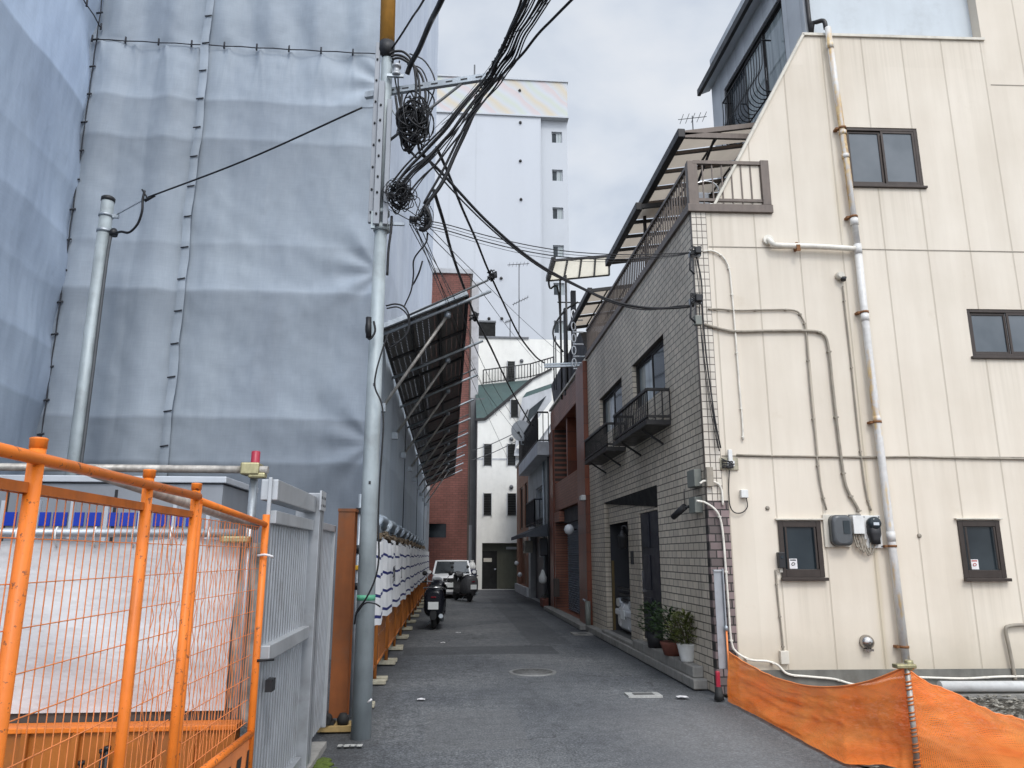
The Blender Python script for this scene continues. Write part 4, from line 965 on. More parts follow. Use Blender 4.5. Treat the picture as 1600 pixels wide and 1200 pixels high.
def alley_barriers():
    # individual guard-fence panels with feet, then striped sheets tied above
    t = thing('guard_fence', 'nearest orange guard fence panel, beside the steel pole', 'barrier', (0, 0, 0), 'orange guard fences along the sheeted building')
    x = -.93; f = FXp(x)
    z1 = .80; L = 1.74
    MB(f).tube([(.02, 0, z1), (L, 0, z1)], .017, 8).tube([(.02, 0, .20), (L, 0, .20)], .017, 8).split('rail', 'alley_orange', t)
    for a in (.02, L): MB(f).tube([(a, 0, .03), (a, 0, 1.72)], .02, 8).build('post', 'alley_orange', t)
    b = MB(f)
    for i in range(1, 9): b.tube([(.02+(L-.02)*i/9, 0, .20), (.02+(L-.02)*i/9, 0, z1)], .0055, 5, cap=False)
    b.build('bars', 'alley_orange', t)
    for k in range(2): 
        a = .10 if k == 0 else L-.12
        MB(f).box(a-.07, a+.07, -.16, .09, 0, .05).build('foot_block', 'block', t, bevel=.01)
    ys = [8.75+i*1.80 for i in range(14)]
    first = None
    for i, y in enumerate(ys):
        T = Matrix.Translation((.004*((i*37) % 5-2), y, 0))
        lab = ['nearest orange guard fence panel, beside the steel pole'] + ['%s orange guard fence panel along the sheeting from the steel pole' % ordinal(k) for k in range(1, 14)]
        if i == 0: first = t
        else: dup(t, T, lab[i])
    t.matrix_world = Matrix.Translation((0, ys[0], 0)) @ ROOT[t.name]; ROOT[t.name] = t.matrix_world.copy()
    # striped sheets
    for i in range(7):
        ya = 8.75+i*3.6; z0, z1 = .80, 1.84
        def f(u, v):
            yy = ya+3.56*u; p = (yy-ya) % 1.8-.9
            dr = .10*(1-abs(p)/.9)*v**2.0
            bul = .10*math.cos(p*1.74)*(1-.5*v)+.02*math.sin(yy*14+i)*v+.02*noise.noise(Vector((yy*2, i, v*2)))
            return (-.90+bul, yy, lerp(z0, z1, v)-dr+.012*math.sin(yy*9+i*2))
        o = MB().grid(60, 14, f).solo('striped_sheet', 'stripe', ('nearest white sheet with blue stripes and black letters, behind the steel pole' if i == 0 else '%s white blue striped sheet along the orange fences from the pole' % ordinal(i)), 'sheet', 'striped sheets tied over the guard fences')
        if i == 0: o0 = o
    def text(body, size, fr, name, parent):
        c = bpy.data.curves.new('letters', 'FONT'); c.body = body; c.size = size; c.align_x = 'CENTER'; c.extrude = .002
        o = bpy.data.objects.new('letters', c); COL.objects.link(o); bpy.context.view_layer.update()
        dg = bpy.context.evaluated_depsgraph_get(); me = bpy.data.meshes.new_from_object(o.evaluated_get(dg)); COL.objects.unlink(o); bpy.data.objects.remove(o)
        me.transform(ROOT[parent.name].inverted() @ fr); me.materials.clear(); me.materials.append(M['black_print'])
        q = bpy.data.objects.new(name, me); COL.objects.link(q); q.parent = parent; ROOT[q.name] = ROOT[parent.name]
    for body, y in (('谷', 11.25), ('財', 12.10), ('工', 13.15)):
        p = (y-8.75) % 1.8-.9; bx = -.90+.10*math.cos(p*1.74)*.75+.045
        fr = Matrix.Translation((bx, y, 1.235)) @ Matrix(((0, 0, 1, 0), (1, 0, 0, 0), (0, 1, 0, 0), (0, 0, 0, 1)))
        text(body, .26, fr, 'letter', o0)

# ================================================================== RIGHT: corner house (cream flank, grey tiled front, penthouse)
YE = 17.22                                             # end of the tiled front
def corner_house():
    t = thing('corner_house', 'cream panelled corner house with grey tiled alley front and roof terrace', 'house', (0, 0, 0), fr=FC)
    holes = [(.87, 1.41, 1.34, 2.02), (3.16, 3.70, 1.33, 2.03), (3.67, 4.76, 4.17, 4.83)]
    w = MB(FC); w.wall(.20, 9.0, .27, 6.22, holes, .10)
    w.poly([(.33, 0, 6.22), (1.8, 0, 6.22), (1.8, 0, 8.96)])
    w.wall(1.8, 4.47, 6.22, 8.96, [(2.26, 3.31, 6.61, 7.51)], .10); w.wall(4.47, 9.0, 6.22, 13.0, [], .1)
    w.poly([(4.47, 0, 8.96), (4.47, 1.2, 8.96), (4.47, 1.2, 13.0), (4.47, 0, 13.0)])
    w.poly([(.33, .14, 6.22), (1.8, .14, 8.96), (1.8, .14, 6.22)])
    w.build('flank_wall', 'cream', t)
    # dark concrete plinth under the panels
    MB(FC).box(.25, 9, -.03, .12, -.1, .27).build('plinth', 'concrete_m', t)
    # coping on the raked parapet and on the level ledge
    MB(FC).poly([(.29, -.03, 6.22), (1.79, -.03, 8.985), (1.79, .17, 8.985), (.29, .17, 6.22)]).bar((.31, .07, 6.235), (1.80, .07, 8.985), .20, .035).bar((1.78, .07, 8.985), (4.50, .07, 8.985), .20, .04).build('coping', 'cream_trim', t)
    MB(FC).box(4.5, 9.0, -.004, .0, 8.235, 8.250).box(.22, 9.0, -.006, .0, 5.655, 5.668).box(.22, 9.0, -.005, .0, 2.815, 2.838).split('panel_joint', 'tan_duct', t)
    # tiled corner return: pale tile above, mixed dark brick below
    MB(FC).box(-.002, .205, -.010, .10, 2.27, 6.20).build('corner_tile', 'tile_white', t)
    MB(FC).box(-.006, .265, -.018, .10, .0, 2.27).build('corner_brick', 'brick_dark', t)
    # windows
    def small(u0, u1, v0, v1):
        f = MB(FC); y = .03
        f.box(u0, u0+.06, -.02, y, v0, v1).box(u1-.06, u1, -.02, y, v0, v1).box(u0+.06, u1-.06, -.02, y, v1-.075, v1).box(u0+.06, u1-.06, -.02, y, v0, v0+.095)
        f.box(u0+.075, u0+.10, -.03, -.021, v0+.10, v1-.08).box(u1-.10, u1-.075, -.03, -.021, v0+.10, v1-.08)
        o = f.build('window', 'brown_alu', t, bevel=.004)
        MB(FC).poly([(u0+.06, .01, v0+.095), (u1-.06, .01, v0+.095), (u1-.06, .01, v1-.075), (u0+.06, .01, v1-.075)]).build('pane', 'glass', o)
        MB(FC).box(u0-.02, u1+.02, -.075, -.0205, v0-.04, v0-.002).build('sill', 'brown_alu', o, bevel=.004)
        MB(FC).box(u0-.03, u1+.03, -.05, -.002, v1+.012, v1+.03).build('drip_cap', 'cream_trim', o, bevel=.003)
        return o
    for i, h in enumerate(holes[:2]):
        o = small(*h); u, v = h[0]+.125, h[2]+.115
        k = MB(FC).box(u-.012, u+.085, .0, .0095, v-.012, v+.108).build('sticker', 'sticker', o)
        MB(FC).box(u, u+.072, -.002, -.0005, v+.084, v+.098).build('sticker_bar', 'black_print' if i == 0 else 'red_print', k)
        c = (u+.036, -.0015, v+.04); q = MB(FC)
        pts = [(c[0]+.021*math.cos(a), c[1], c[2]+.021*math.sin(a)) for a in [math.pi*(.05+1.15*j/10) for j in range(11)]]
        q.tube(pts, .0045, 5); q.tube([(c[0]-.016, c[1], c[2]-.012), (c[0]+.018, c[1], c[2]-.004)], .0045, 5); q.build('sticker_emblem', 'black_print' if i == 0 else 'red_print', k)
    window(t, FC, 2.26, 3.31, 6.61, 7.51, .06, 'brown_alu', 'frost', 1, .045)
    k = MB(FC).box(2.42, 2.72, .10, .18, 6.68, 6.83).build('sill_clutter', 'whiteplastic', t, label='pale box standing inside the upper window')
    MB(FC).poly([(2.2, .35, 6.5), (3.4, .35, 6.5), (3.4, .35, 7.6), (2.2, .35, 7.6)]).build('room_back', 'void', t)
    window(t, FC, 3.67, 4.76, 4.17, 4.83, .06, 'brown_alu', 'frost', 1, .045)
    # ---------------- tiled front along the alley, local x runs back towards the camera
    f = FX(CX)
    U = lambda y: -y
    wa = (U(12.86), U(10.84), 4.06, 4.90); wb = (U(15.85), U(13.70), 4.06, 4.90)
    rec = (U(15.66), U(11.56), .0, 2.67)
    w = MB(f).wall(U(YE), U(CY+.0), 0, 6.20, [wa, wb, rec], .14)
    w.build('tiled_front', 'tile_grey', t)
    for h in (wa, wb): window(t, f, *h, .13, 'dark_rail', 'glass', 1, .05, True, .06, 'curtain')
    # entrance recess with garage mouth, middle pier and door
    X2 = 3.28; f2 = FX(X2)
    g = (U(15.655), U(13.92), .12, 2.22); d = (U(13.08), U(11.75), .25, 2.31)
    MB(f2).wall(U(15.66), U(11.0), 0, 2.75, [g, d], .03).build('recess_wall', 'tile_soft', t)
    MB().poly([(3.2, 15.66, 2.67), (3.2, 11.56, 2.67), (X2-.004, 11.56, 2.33), (X2-.004, 15.66, 2.64)]).build('soffit', 'void', t)
    gi = MB(); y0, y1, x1 = 13.2, 15.655, 8.4
    gi.poly([(X2+.032, y0, .1), (x1, y0, .1), (x1, y0, 2.5), (X2+.032, y0, 2.5)]).poly([(X2+.032, y1, .1), (x1, y1, .1), (x1, y1, 2.5), (X2+.032, y1, 2.5)]).poly([(x1, y0, .1), (x1, y1, .1), (x1, y1, 2.5), (x1, y0, 2.5)])
    gi.poly([(X2+.032, y0, 2.5), (x1, y0, 2.5), (x1, y1, 2.5), (X2+.032, y1, 2.5)]).build('garage_lining', 'clad_dark', t)
    MB().poly([(3.2, 13.3, .145), (8.4, 13.3, .145), (8.4, 15.62, .145), (3.2, 15.62, .145)]).build('garage_floor', 'concrete_d', t)
    MB(f2).box(U(15.65), U(15.62), .04, .09, .12, 1.5).build('ochre_jamb', 'ochre', t)
    dd = MB(f2).box(d[0], d[1], .034, .10, d[2], d[3]).build('door', 'door_dark', t)
    q = MB(f2)
    for k in range(2):
        for j in range(3): q.box(d[0]+.10+k*.60, d[0]+.56+k*.60, .014, .034, d[2]+.12+j*.68, d[2]+.68+j*.68)
    q.split('door_panel', 'door_dark', dd, bevel=.015); MB(f2).box(d[0]+.06, d[0]+.09, .0, .05, 1.0, 1.35).build('handle', 'chrome', dd)
    MB(f2).box(d[1]-.28, d[1]-.02, -.03, .03, .3, 1.9).build('blue_panel', 'door_dark', dd)
    # balcony boxes under the two windows
    def balcony(y0, y1, z0, z1):
        m = MB(f); m.box(U(y1), U(y0), -.37, -.002, z0-.06, z0+.012); b = m.build('balcony', 'dark_rail', t)
        a, bars = railing(f, [(U(y1), -.01), (U(y1), -.345), (U(y0), -.345), (U(y0), -.01)], z0+.01, z1, .105, (.045, .04), .016)
        a.split('balcony_rail', 'dark_rail', b); bars.build('balcony_bars', 'dark_rail', b)
        q = MB(f)
        for i in range(2): q.bar((lerp(U(y1), U(y0), .2+.6*i), -.33, z0-.065), (lerp(U(y1), U(y0), .2+.6*i), -.004, z0-.28), .03, .03)
        q.split('balcony_brace', 'dark_rail', b)
        return b
    balcony(10.63, 12.88, 3.52, 3.98); balcony(13.52, 15.78, 3.53, 3.97)
    # concrete entrance steps
    st = MB()
    st.box(3.02, 3.2, 9.62, 17.1, 0, .115); st.box(3.2, X2, 11.60, 15.62, 0, .105); st.build('step', 'concrete', t, bevel=.012)
    MB().box(3.055, 3.2, 9.75, 12.9, .116, .25).split('upper_step', 'concrete', t, bevel=.012)
    MB().box(3.07, 3.2, 12.95, 15.6, .116, .17).split('upper_step', 'concrete', t, bevel=.012)
    # roof slab, brown fascia, terrace railings
    MB().poly([(3.2, CY, 6.17), (9, CY-.23, 6.17), (9, YE, 6.17), (3.2, YE, 6.17)]).build('terrace_floor', 'concrete', t)
    MB(f).box(U(YE), U(CY-.045), -.045, .10, 6.16, 6.27).build('fascia', 'brown_rail', t, bevel=.006)
    MB(FC).box(-.046, 1.13, -.05, .06, 6.155, 6.27).build('fascia', 'brown_rail', t, bevel=.006)
    a, b = railing(f, [(U(YE), .02), (U(CY), .02)], 6.27, 6.88, .125, (.055, .05), .02)
    a.split('terrace_rail', 'brown_rail', t); b.build('terrace_bars', 'brown_rail', t)
    a, b = railing(FC, [(.06, -.005), (1.0, -.005)], 6.29, 6.90, .135, (.055, .05), .017)
    a.split('terrace_rail', 'brown_rail', t); b.build('terrace_bars', 'brown_rail', t)
    MB(FC).box(-.02, .12, -.03, .09, 6.27, 6.92).build('corner_post', 'brown_rail', t, bevel=.006)
    MB(FC).box(1.0, 1.115, -.045, .055, 6.27, 6.94).build('corner_post', 'brown_rail', t, bevel=.006)
    # laundry poles, chair frame and boxes kept on the terrace
    p = MB()
    p.tube(smooth([(3.95, 9.75, 6.2), (3.95, 9.75, 6.78), (4.0, 9.75, 6.84), (4.3, 9.75, 6.85)]), .014, 8).tube([(3.6, 9.8, 6.2), (3.6, 9.8, 6.7)], .012, 6).tube([(3.35, 9.8, 6.55), (4.5, 9.9, 6.62)], .01, 6).tube(smooth([(3.4, 9.7, 6.8), (3.6, 9.7, 6.86), (3.75, 9.7, 6.8), (3.8, 9.7, 6.6)]), .01, 6)
    q = p.solo('folding_rack', 'chrome', 'folded metal drying rack behind the terrace railing', 'rack')
    MB().box(3.42, 3.66, 9.75, 10.1, 6.2, 6.72).solo('grey_bin', 'cab', 'grey lidded bin on the roof terrace behind the railing', 'bin', bevel=.03)
    MB().box(4.05, 4.4, 9.9, 10.3, 6.2, 6.75).solo('storage_box', 'blackplastic', 'dark storage box on the roof terrace behind the drying rack', 'box', bevel=.03)
    # ---------------- penthouse set back on the roof
    XP = 5.2; Yf = onX(1115, 190, XP).y
    ww = (U(12.75), U(10.15), onX(1196, 160, XP).z-.1, onX(1140, 125, XP).z)
    MB(FX(XP)).wall(U(Yf), U(9.38), 6.17, 11.6, [ww], .12).build('penthouse_side', 'pent_g', t)
    window(t, FX(XP), *ww, .10, 'dark_rail', 'curtain', 2, .06, True, .08, 'glass')
    MB(FC).poly([(1.93, .17, 8.9), (4.47, .17, 8.9), (4.47, .17, 13), (1.93, .17, 13)]).build('penthouse_front', 'pent_w', t)
    MB(FC).box(1.915, 1.965, .13, .18, 8.95, 13).build('penthouse_corner', 'pent_g', t)
    ze = onX(1095, 150, 5.0).z; ye = onX(1095, 150, 5.0).y
    MB().poly([(XP, 9.3, ze+.12), (XP, ye, ze+.12), (4.98, ye, ze+.02), (4.98, 9.3, ze+.02)]).build('eave_soffit', 'pent_w', t)
    MB().box(4.93, 5.0, 8.6, ye+.02, ze, ze+.13).build('gutter', 'dark_rail', t, bevel=.01)
    MB().poly([(4.93, 8.6, ze+.135), (4.93, ye+.02, ze+.135), (7.5, ye+.02, ze+1.2), (7.5, 8.6, ze+1.2)]).build('roof', 'clad_dark', t)
    MB().poly([(XP, Yf, 6), (9, Yf, 6), (9, Yf, ze+1), (XP, Yf, ze+.1)]).build('penthouse_back', 'pent_g', t)
    # pot-bellied window grille
    ra, rb = onX(1129, 159, 5.02), onX(1189, 65, 5.02); zt = (ra.z+rb.z)/2
    g1 = MB(); g2 = MB(); ya, yb = ra.y, rb.y; n = 17
    g1.tube([(5.02, yb, zt), (5.02, ya, zt)], .016, 6).tube([(5.19, yb, zt), (5.02, yb, zt)], .014, 6).tube([(5.19, ya, zt), (5.02, ya, zt)], .014, 6).tube([(5.13, yb, zt-.95), (5.13, ya, zt-.95)], .014, 6)
    for i in range(n):
        y = lerp(yb, ya, i/(n-1)); g2.tube(smooth([(5.02, y, zt), (5.01, y, zt-.45), (4.93, y, zt-.68), (4.94, y, zt-.85), (5.03, y, zt-.95), (5.13, y, zt-.95)], 3), .0085, 5)
    o = g1.split('window_grille', 'black_rail', t); g2.build('grille_bars', 'black_rail', o)
    # drain elbow of the penthouse gutter
    MB(FC).tube(smooth([(1.98, .10, 12.6), (1.96, .09, 9.35), (1.99, .03, 9.22), (2.10, -.05, 9.19), (2.12, -.06, 9.05)], 4), .032, 8).build('roof_drain', 'dark_rail', t)

def terrace_roofs():
    def roof(nm, lab, xo, zo, xi, zi, y0, y1, n, mat, drop=.0):
        t = thing(nm, lab, 'terrace roof', (xo, y0, zo))
        MB().box(xo-.05, xo+.06, y0-.04, y1+.04, zo-.07, zo+.07).build('gutter_beam', 'dark_rail', t, bevel=.012)
        MB().box(xi-.03, xi+.03, y0, y1, zi-.05, zi+.04).build('wall_beam', 'dark_rail', t)
        for i in range(n+1):
            y = lerp(y0, y1, i/n); MB().bar((xo, y, zo), (xi, y, zi), .05, .075 if i in (0, n) else .05).build('rafter', 'brown_rail' if xo > 3.15 else 'dark_rail', t)
        for k in (.35, .68): MB().bar((lerp(xo, xi, k), y0, lerp(zo, zi, k)+.015), (lerp(xo, xi, k), y1, lerp(zo, zi, k)+.015), .03, .02).build('purlin', 'dark_rail', t)
        for i in range(n):
            a, b = lerp(y0, y1, i/n)+.03, lerp(y0, y1, (i+1)/n)-.03
            MB().poly([(xo+.06, a, zo+.045), (xi-.03, a, zi+.045), (xi-.03, b, zi+.045), (xo+.06, b, zo+.045)]).build('panel', mat, t)
        return t
    a = onX(1063, 203, 3.30); b = onX(1003, 325, 3.30); zi = onY(1178, 190, a.y); sl = (zi.z-a.z)/(zi.x-a.x)
    zo = (a.z+b.z)/2
    t = roof('terrace_roof', 'brown framed smoked terrace roof over the cream house railing', 3.30, zo, 5.15, zo+sl*1.85, a.y, b.y, 4, 'poly_brown')
    q = onY(1070, 212, a.y); q2 = onY(1168, 214, a.y)
    MB().bar((3.32, a.y, q.z), (5.15, a.y, q2.z+.02), .05, .08).build('tie_beam', 'brown_rail', t)
    MB().tube([(3.9, a.y+.2, zo+.1), (3.75, a.y+1.5, 6.95)], .02, 7).build('pole_holder', 'dark_rail', t)
    MB().bar((3.34, b.y, 6.25), (3.34, b.y, zo), .05, .05).build('post', 'dark_rail', t)
    c = onX(997, 318, 3.10); d = onX(950, 415, 3.10); zz = (c.z+d.z)/2
    roof('terrace_roof', 'dark framed terrace roof further along the tiled front', 3.10, zz, 4.9, zz+.25, c.y, min(d.y, 18.0), 4, 'poly_brown')
    c = onX(921, 452, 3.10); d = onX(890, 515, 3.10); zz = (c.z+d.z)/2
    roof('terrace_roof', 'small dark terrace roof above the red brown house', 3.10, zz, 4.4, zz+.2, c.y, d.y, 3, 'poly_brown')
    # free-standing clear canopy on slim posts
    yn, yf = 19.0, 21.2
    p = [onY(865, 407, yn), onY(952, 400, yn), onY(952, 429, yf), onY(857, 438, yf)]
    t = thing('clear_canopy', 'clear corrugated canopy on slim dark posts above the red brown house', 'canopy', (p[3].x, yf, 6.2))
    MB().poly(p).build('panel', 'poly_clear', t)
    m = MB()
    for i in range(5):
        k = i/4; m.bar(p[0].lerp(p[1], k), p[3].lerp(p[2], k), .05, .05)
    m.bar(p[0], p[1], .06, .06).bar(p[3], p[2], .07, .07); m.build('frame', 'dark_rail', t)
    MB().bar(p[0]+Vector((0, 0, .03)), p[3]+Vector((-.02, 0, .03)), .12, .14).build('gutter', 'dark_rail', t)
    for px, yy in ((875, yf), (884, yn)): q = onY(px, 430, yy); MB().tube([(q.x, yy, 6.0), (q.x, yy, q.z)], .028, 6).build('post', 'dark_rail', t)
    q = onY(884, 470, yf); MB().bar((q.x-.25, yf, q.z-.05), (q.x+1.2, yf, q.z-.05), .03, .03).build('cross_rail', 'dark_rail', t)
    MB().tube(smooth([p[3], p[3]+Vector((.05, 0, -.25)), p[3]+Vector((.30, 0, -.40)), (p[3].x+.36, yf, 6.5)]), .03, 6).build('drain_pipe', 'dark_rail', t)
    # lattice stair rack with curled straps
    q = onY(903, 560, 18.3); m = MB()
    for i in range(5):
        m.tube([(q.x-.12, 18.3, 6.2+i*.32), (q.x+.15, 18.3, 6.2+i*.32)], .02, 5)
        m.tube(smooth([(q.x-.1+.05*math.cos(k), 18.28, 6.35+i*.32+.11*math.sin(k)) for k in [j*.8 for j in range(9)]], 2), .016, 5)
    m.solo('wrought_screen', 'carwhite', 'white curled wrought iron screen between the two terrace roofs', 'screen')
    t = thing('roof_frame', 'tall dark steel frame with curved hoop on the red brown house roof', 'roof frame', (3.2, 20.5, 6))
    a = onY(890, 455, 20.5)
    MB().bar((a.x+.1, 20.5, 6.0), (a.x+.1, 20.5, a.z), .14, .14).bar((a.x-.12, 20.6, 6.0), (a.x-.12, 20.6, a.z-.5), .16, .10).split('upright', 'clad_dark', t)
    MB().tube(smooth([onY(903, 472, 20.4), onY(883, 485, 20.4), onY(866, 510, 20.4), onY(866, 530, 20.4), onY(880, 550, 20.4)]), .028, 6).build('hoop', 'dark_rail', t)
    for px in (865, 868): q = onY(px, 525, 20.4); MB().tube([(q.x, 20.4, 6.1), (q.x, 20.4, q.z)], .018, 5).build('thin_post', 'cable_l', t)
    # small antenna above the terrace roof
    q = onY(1082, 188, 13.5); m = MB().tube([(q.x, 13.5, q.z-.6), (q.x, 13.5, q.z+.1)], .012, 5)
    for i in range(5): m.tube([(q.x-.25+.12*i, 13.3, q.z+.02*i), (q.x-.2+.12*i, 13.7, q.z+.02*i+.03)], .006, 4)
    m.tube([(q.x-.3, 13.5, q.z), (q.x+.3, 13.5, q.z+.1)], .007, 4).solo('tv_antenna', 'cable_l', 'small tv antenna peeping over the brown terrace roof', 'antenna')

# ------------------------------------------------------------------ things fixed to the cream flank (wall frame FC: x along, z up, -y towards us)
def wall_run(name, mat, label, cat, px, r, y=-.03, n=8, clips=None, group=None):
    pts = [(*onC(*p), ) for p in px]; P = smooth([(u, y, v) for u, v in pts], 5)
    m = MB(FC).tube(P, r, n)
    if clips:
        for i in range(3, len(P)-1, clips): q = P[i]; m.box(q[0]-r*1.35, q[0]+r*1.35, y-r*1.1, -.001, q[2]-.009, q[2]+.009)
    return m.solo(name, mat, label, cat, group)
def wall_things():
    # downpipe with couplings, bands and side branch
    t = thing('downpipe', 'patched white and rust downpipe down the cream flank wall', 'pipe', (2.22, 0, .35), fr=FC)
    u = [2.14, 2.18, 2.22, 2.23, 2.25]
    MB(FC).tube([(2.135, -.085, 9.05), (2.165, -.085, 8.0), (2.20, -.085, 6.9), (2.225, -.085, 5.6)], .042, 14).tube([(2.225, -.085, 5.6), (2.22, -.085, 4.65), (2.23, -.085, 3.3), (2.25, -.085, 1.8), (2.265, -.085, .36)], .048, 14).build('pipe', 'downpipe', t)
    c = MB(FC)
    for uu, z, h in ((2.14, 8.75, .10), (2.19, 7.36, .06), (2.195, 7.0, .06), (2.215, 6.02, .10), (2.225, 5.62, .14), (2.22, 4.66, .10), (2.232, 3.30, .08), (2.25, 1.83, .12)): c.lathe((uu, -.085, z-h/2), [(.052, 0), (.052, h)], 14)
    c.split('coupling', 'downpipe', t)
    b = MB(FC)
    for uu, z in ((2.188, 7.42), (2.213, 6.08), (2.22, 4.72), (2.232, 3.25), (2.252, 1.70), (2.265, .52)): b.lathe((uu, -.085, z), [(.055, 0), (.055, .028)], 14).box(uu-.09, uu-.04, -.085, -.0, z, z+.028)
    b.split('bracket', 'rust_band', t)
    z = 5.66; MB(FC).tube(smooth([(1.03, -.0, 5.76), (1.03, -.055, 5.75), (1.06, -.085, 5.69), (1.14, -.085, z), (1.6, -.085, z-.005), (2.2, -.085, z-.03)], 5), .036, 12).build('branch_pipe', 'cream_pale', t)
    MB(FC).lathe((1.03, -.05, 5.76), [(.065, 0), (.065, .05)], 14, 'y').lathe((1.03, -.002, 5.76), [(.07, -.05), (.07, 0)], 14, 'y').build('branch_socket', 'cream_pale', t)
    MB(FC).box(1.38, 1.41, -.09, -.0, z-.05, z+.05).box(1.37, 1.42, -.13, -.12, z-.09, z).split('branch_clip', 'rust_band', t)
    # conduits
    wall_run('wall_conduit', 'cream_pale', 'arched cream conduit dropping beside the pale corner tiles', 'conduit', [(1098, 394), (1112, 393), (1128, 402), (1138, 420), (1142, 450), (1148, 520), (1154, 600), (1159, 660), (1160, 688)], .0125, -.025, 7, 6)
    wall_run('wall_conduit', 'tan_duct', 'upper thin tan conduit bending down from the tiled corner to the meters', 'conduit', [(1105, 484), (1125, 484), (1150, 486), (1200, 485), (1240, 486), (1252, 498), (1258, 520), (1264, 600), (1273, 690), (1279, 750), (1290, 797)], .012, -.025, 7, 5)
    wall_run('wall_conduit', 'tan_duct', 'lower thick tan conduit bending down from the tiled corner to the meters', 'conduit', [(1100, 508), (1125, 515), (1150, 519), (1200, 518), (1260, 518), (1282, 522), (1292, 540), (1300, 610), (1308, 680), (1316, 740), (1322, 765), (1336, 790), (1341, 800)], .019, -.03, 8, 7)
    wall_run('wall_conduit', 'tan_duct', 'straight tan cable from the small hood lamp down to the meters', 'conduit', [(1316, 448), (1320, 490), (1328, 560), (1336, 640), (1345, 720), (1352, 770), (1360, 798)], .011, -.02, 7, 8)
    wall_run('wall_conduit', 'tan_duct', 'long level tan cable along the joint above the small windows', 'conduit', [(1150, 711), (1220, 713), (1300, 714), (1355, 715), (1420, 714), (1500, 716), (1620, 718)], .013, -.02, 6, 6)
    wall_run('wall_conduit', 'cream_pale', 'cream cable curving from the tile box and down the house corner to the net', 'conduit', [(1086, 783), (1100, 786), (1118, 800), (1126, 825), (1131, 880), (1136, 950), (1140, 1000), (1148, 1018), (1170, 1030), (1195, 1032), (1212, 1038), (1228, 1052), (1260, 1056), (1300, 1060), (1330, 1068), (1360, 1067), (1385, 1060), (1420, 1057), (1500, 1059), (1560, 1056), (1620, 1056)], .014, -.06, 7, 9)
    wall_run('wall_conduit', 'tan_duct', 'thin tan conduit from the black doorbell box down to the plinth', 'conduit', [(1211, 890), (1214, 930), (1220, 985), (1224, 1026)], .011, -.02, 6, 5)
    wall_run('wall_conduit', 'tan_duct', 'bent tan pipe at the lower right of the cream wall', 'conduit', [(1620, 976), (1590, 976), (1572, 978), (1567, 984), (1572, 1010), (1578, 1040), (1582, 1062)], .022, -.05, 8)
    wall_run('wall_conduit', 'cream_pale', 'looping cream conduit over the dark corner bricks', 'conduit', [(1092, 756), (1100, 752), (1118, 755), (1126, 766), (1128, 790)], .014, -.04, 7)
    # white pipe and old concrete footing at the foot of the wall
    p0 = onC(1455, 1070); 
    t = thing('drain_pipe', 'white drain pipe lying along the foot of the cream wall', 'pipe', (4, -.2, .1), fr=FC)
    MB(FC).tube([(2.6, -.16, .10), (9, -.16, .06)], .06, 14).build('pipe', 'whiteplastic', t)
    MB(FC).lathe((4.9, -.16, .085), [(.068, -.05), (.068, .05)], 14, 'x').build('collar', 'whiteplastic', t)
    MB(FC).box(2.4, 9, -.27, -.08, -.25, .015).solo('footing', 'concrete', 'rough concrete footing below the white drain pipe', 'footing')
    # meters
    t = thing('electric_meter', 'smoked grey electricity meter on a cream board right of the small window', 'meter', (1.52, -.02, 1.72), fr=FC)
    MB(FC).box(1.44, 1.76, -.03, -.001, 1.70, 2.10).build('back_board', 'cream_trim', t, bevel=.004)
    def pill(u0, u1, z0, z1, d, n=8):
        rings = []
        for k, (ins, y) in enumerate(((0, -.03), (0, -d*.8), (.012, -d*.95), (.035, -d))):
            rr = .07; pts = []
            for cx, cz, a0 in ((u1-ins-rr, z1-ins-rr, 0), (u0+ins+rr, z1-ins-rr, 90), (u0+ins+rr, z0+ins+rr, 180), (u1-ins-rr, z0+ins+rr, 270)):
                for j in range(n+1): a = R(a0+90*j/n); pts.append((cx+rr*math.cos(a), y, cz+rr*math.sin(a)))
            rings.append(pts)
        return rings
    MB(FC).loft(pill(1.50, 1.75, 1.715, 2.09, .15)).build('cover', 'meter', t)
    MB(FC).box(1.63, 1.71, -.158, -.151, 1.86, 2.02).build('dial_window', 'glass', t)
    t = thing('junction_box', 'plain white junction box between the two meters', 'junction box', (1.8, -.02, 1.85), fr=FC)
    MB(FC).box(1.785, 1.925, -.10, -.001, 1.86, 2.085).build('box', 'whiteplastic', t, bevel=.008)
    MB(FC).box(1.775, 1.935, -.012, -.0015, 1.85, 2.10).build('gasket', 'meter', t)
    w = MB(FC)
    for k, (a, b, d) in enumerate(((1.80, 1.84, .16), (1.825, 1.90, .19), (1.86, 1.93, .22), (1.90, 2.0, .26), (1.91, 2.05, .24))): w.tube(smooth([(a, -.05, 1.86), (a, -.06, 1.80), ((a+b)/2, -.07, 1.86-d), (b, -.06, 1.74), (b+.02, -.05, 1.80)], 5), .010, 6)
    w.split('cable_loop', 'tan_duct', t)
    t = thing('electric_meter', 'black electricity meter on a white plate beside the downpipe', 'meter', (2.0, -.02, 1.7), fr=FC)
    MB(FC).box(1.945, 2.165, -.03, -.001, 1.69, 2.09).build('back_board', 'whiteplastic', t, bevel=.004)
    MB(FC).lathe((2.055, -.03, 1.99), [(.075, 0), (.08, -.02), (.08, -.08), (.06, -.10), (.02, -.105)], 20, 'y').split('dial', 'glass', t)
    MB(FC).loft([[(2.055+s*.075*(1 if z > 1.80 else .75)*1.0, -.03-d, z) for s, d in ((-1, 0), (-1, .06), (-.6, .09), (.6, .09), (1, .06), (1, 0))] for z in (1.735, 1.80, 1.86, 1.96)]).build('body', 'blackplastic', t)
    MB(FC).box(2.02, 2.09, -.14, -.135, 1.965, 2.0).build('label', 'lens', t)
    b = MB(FC)
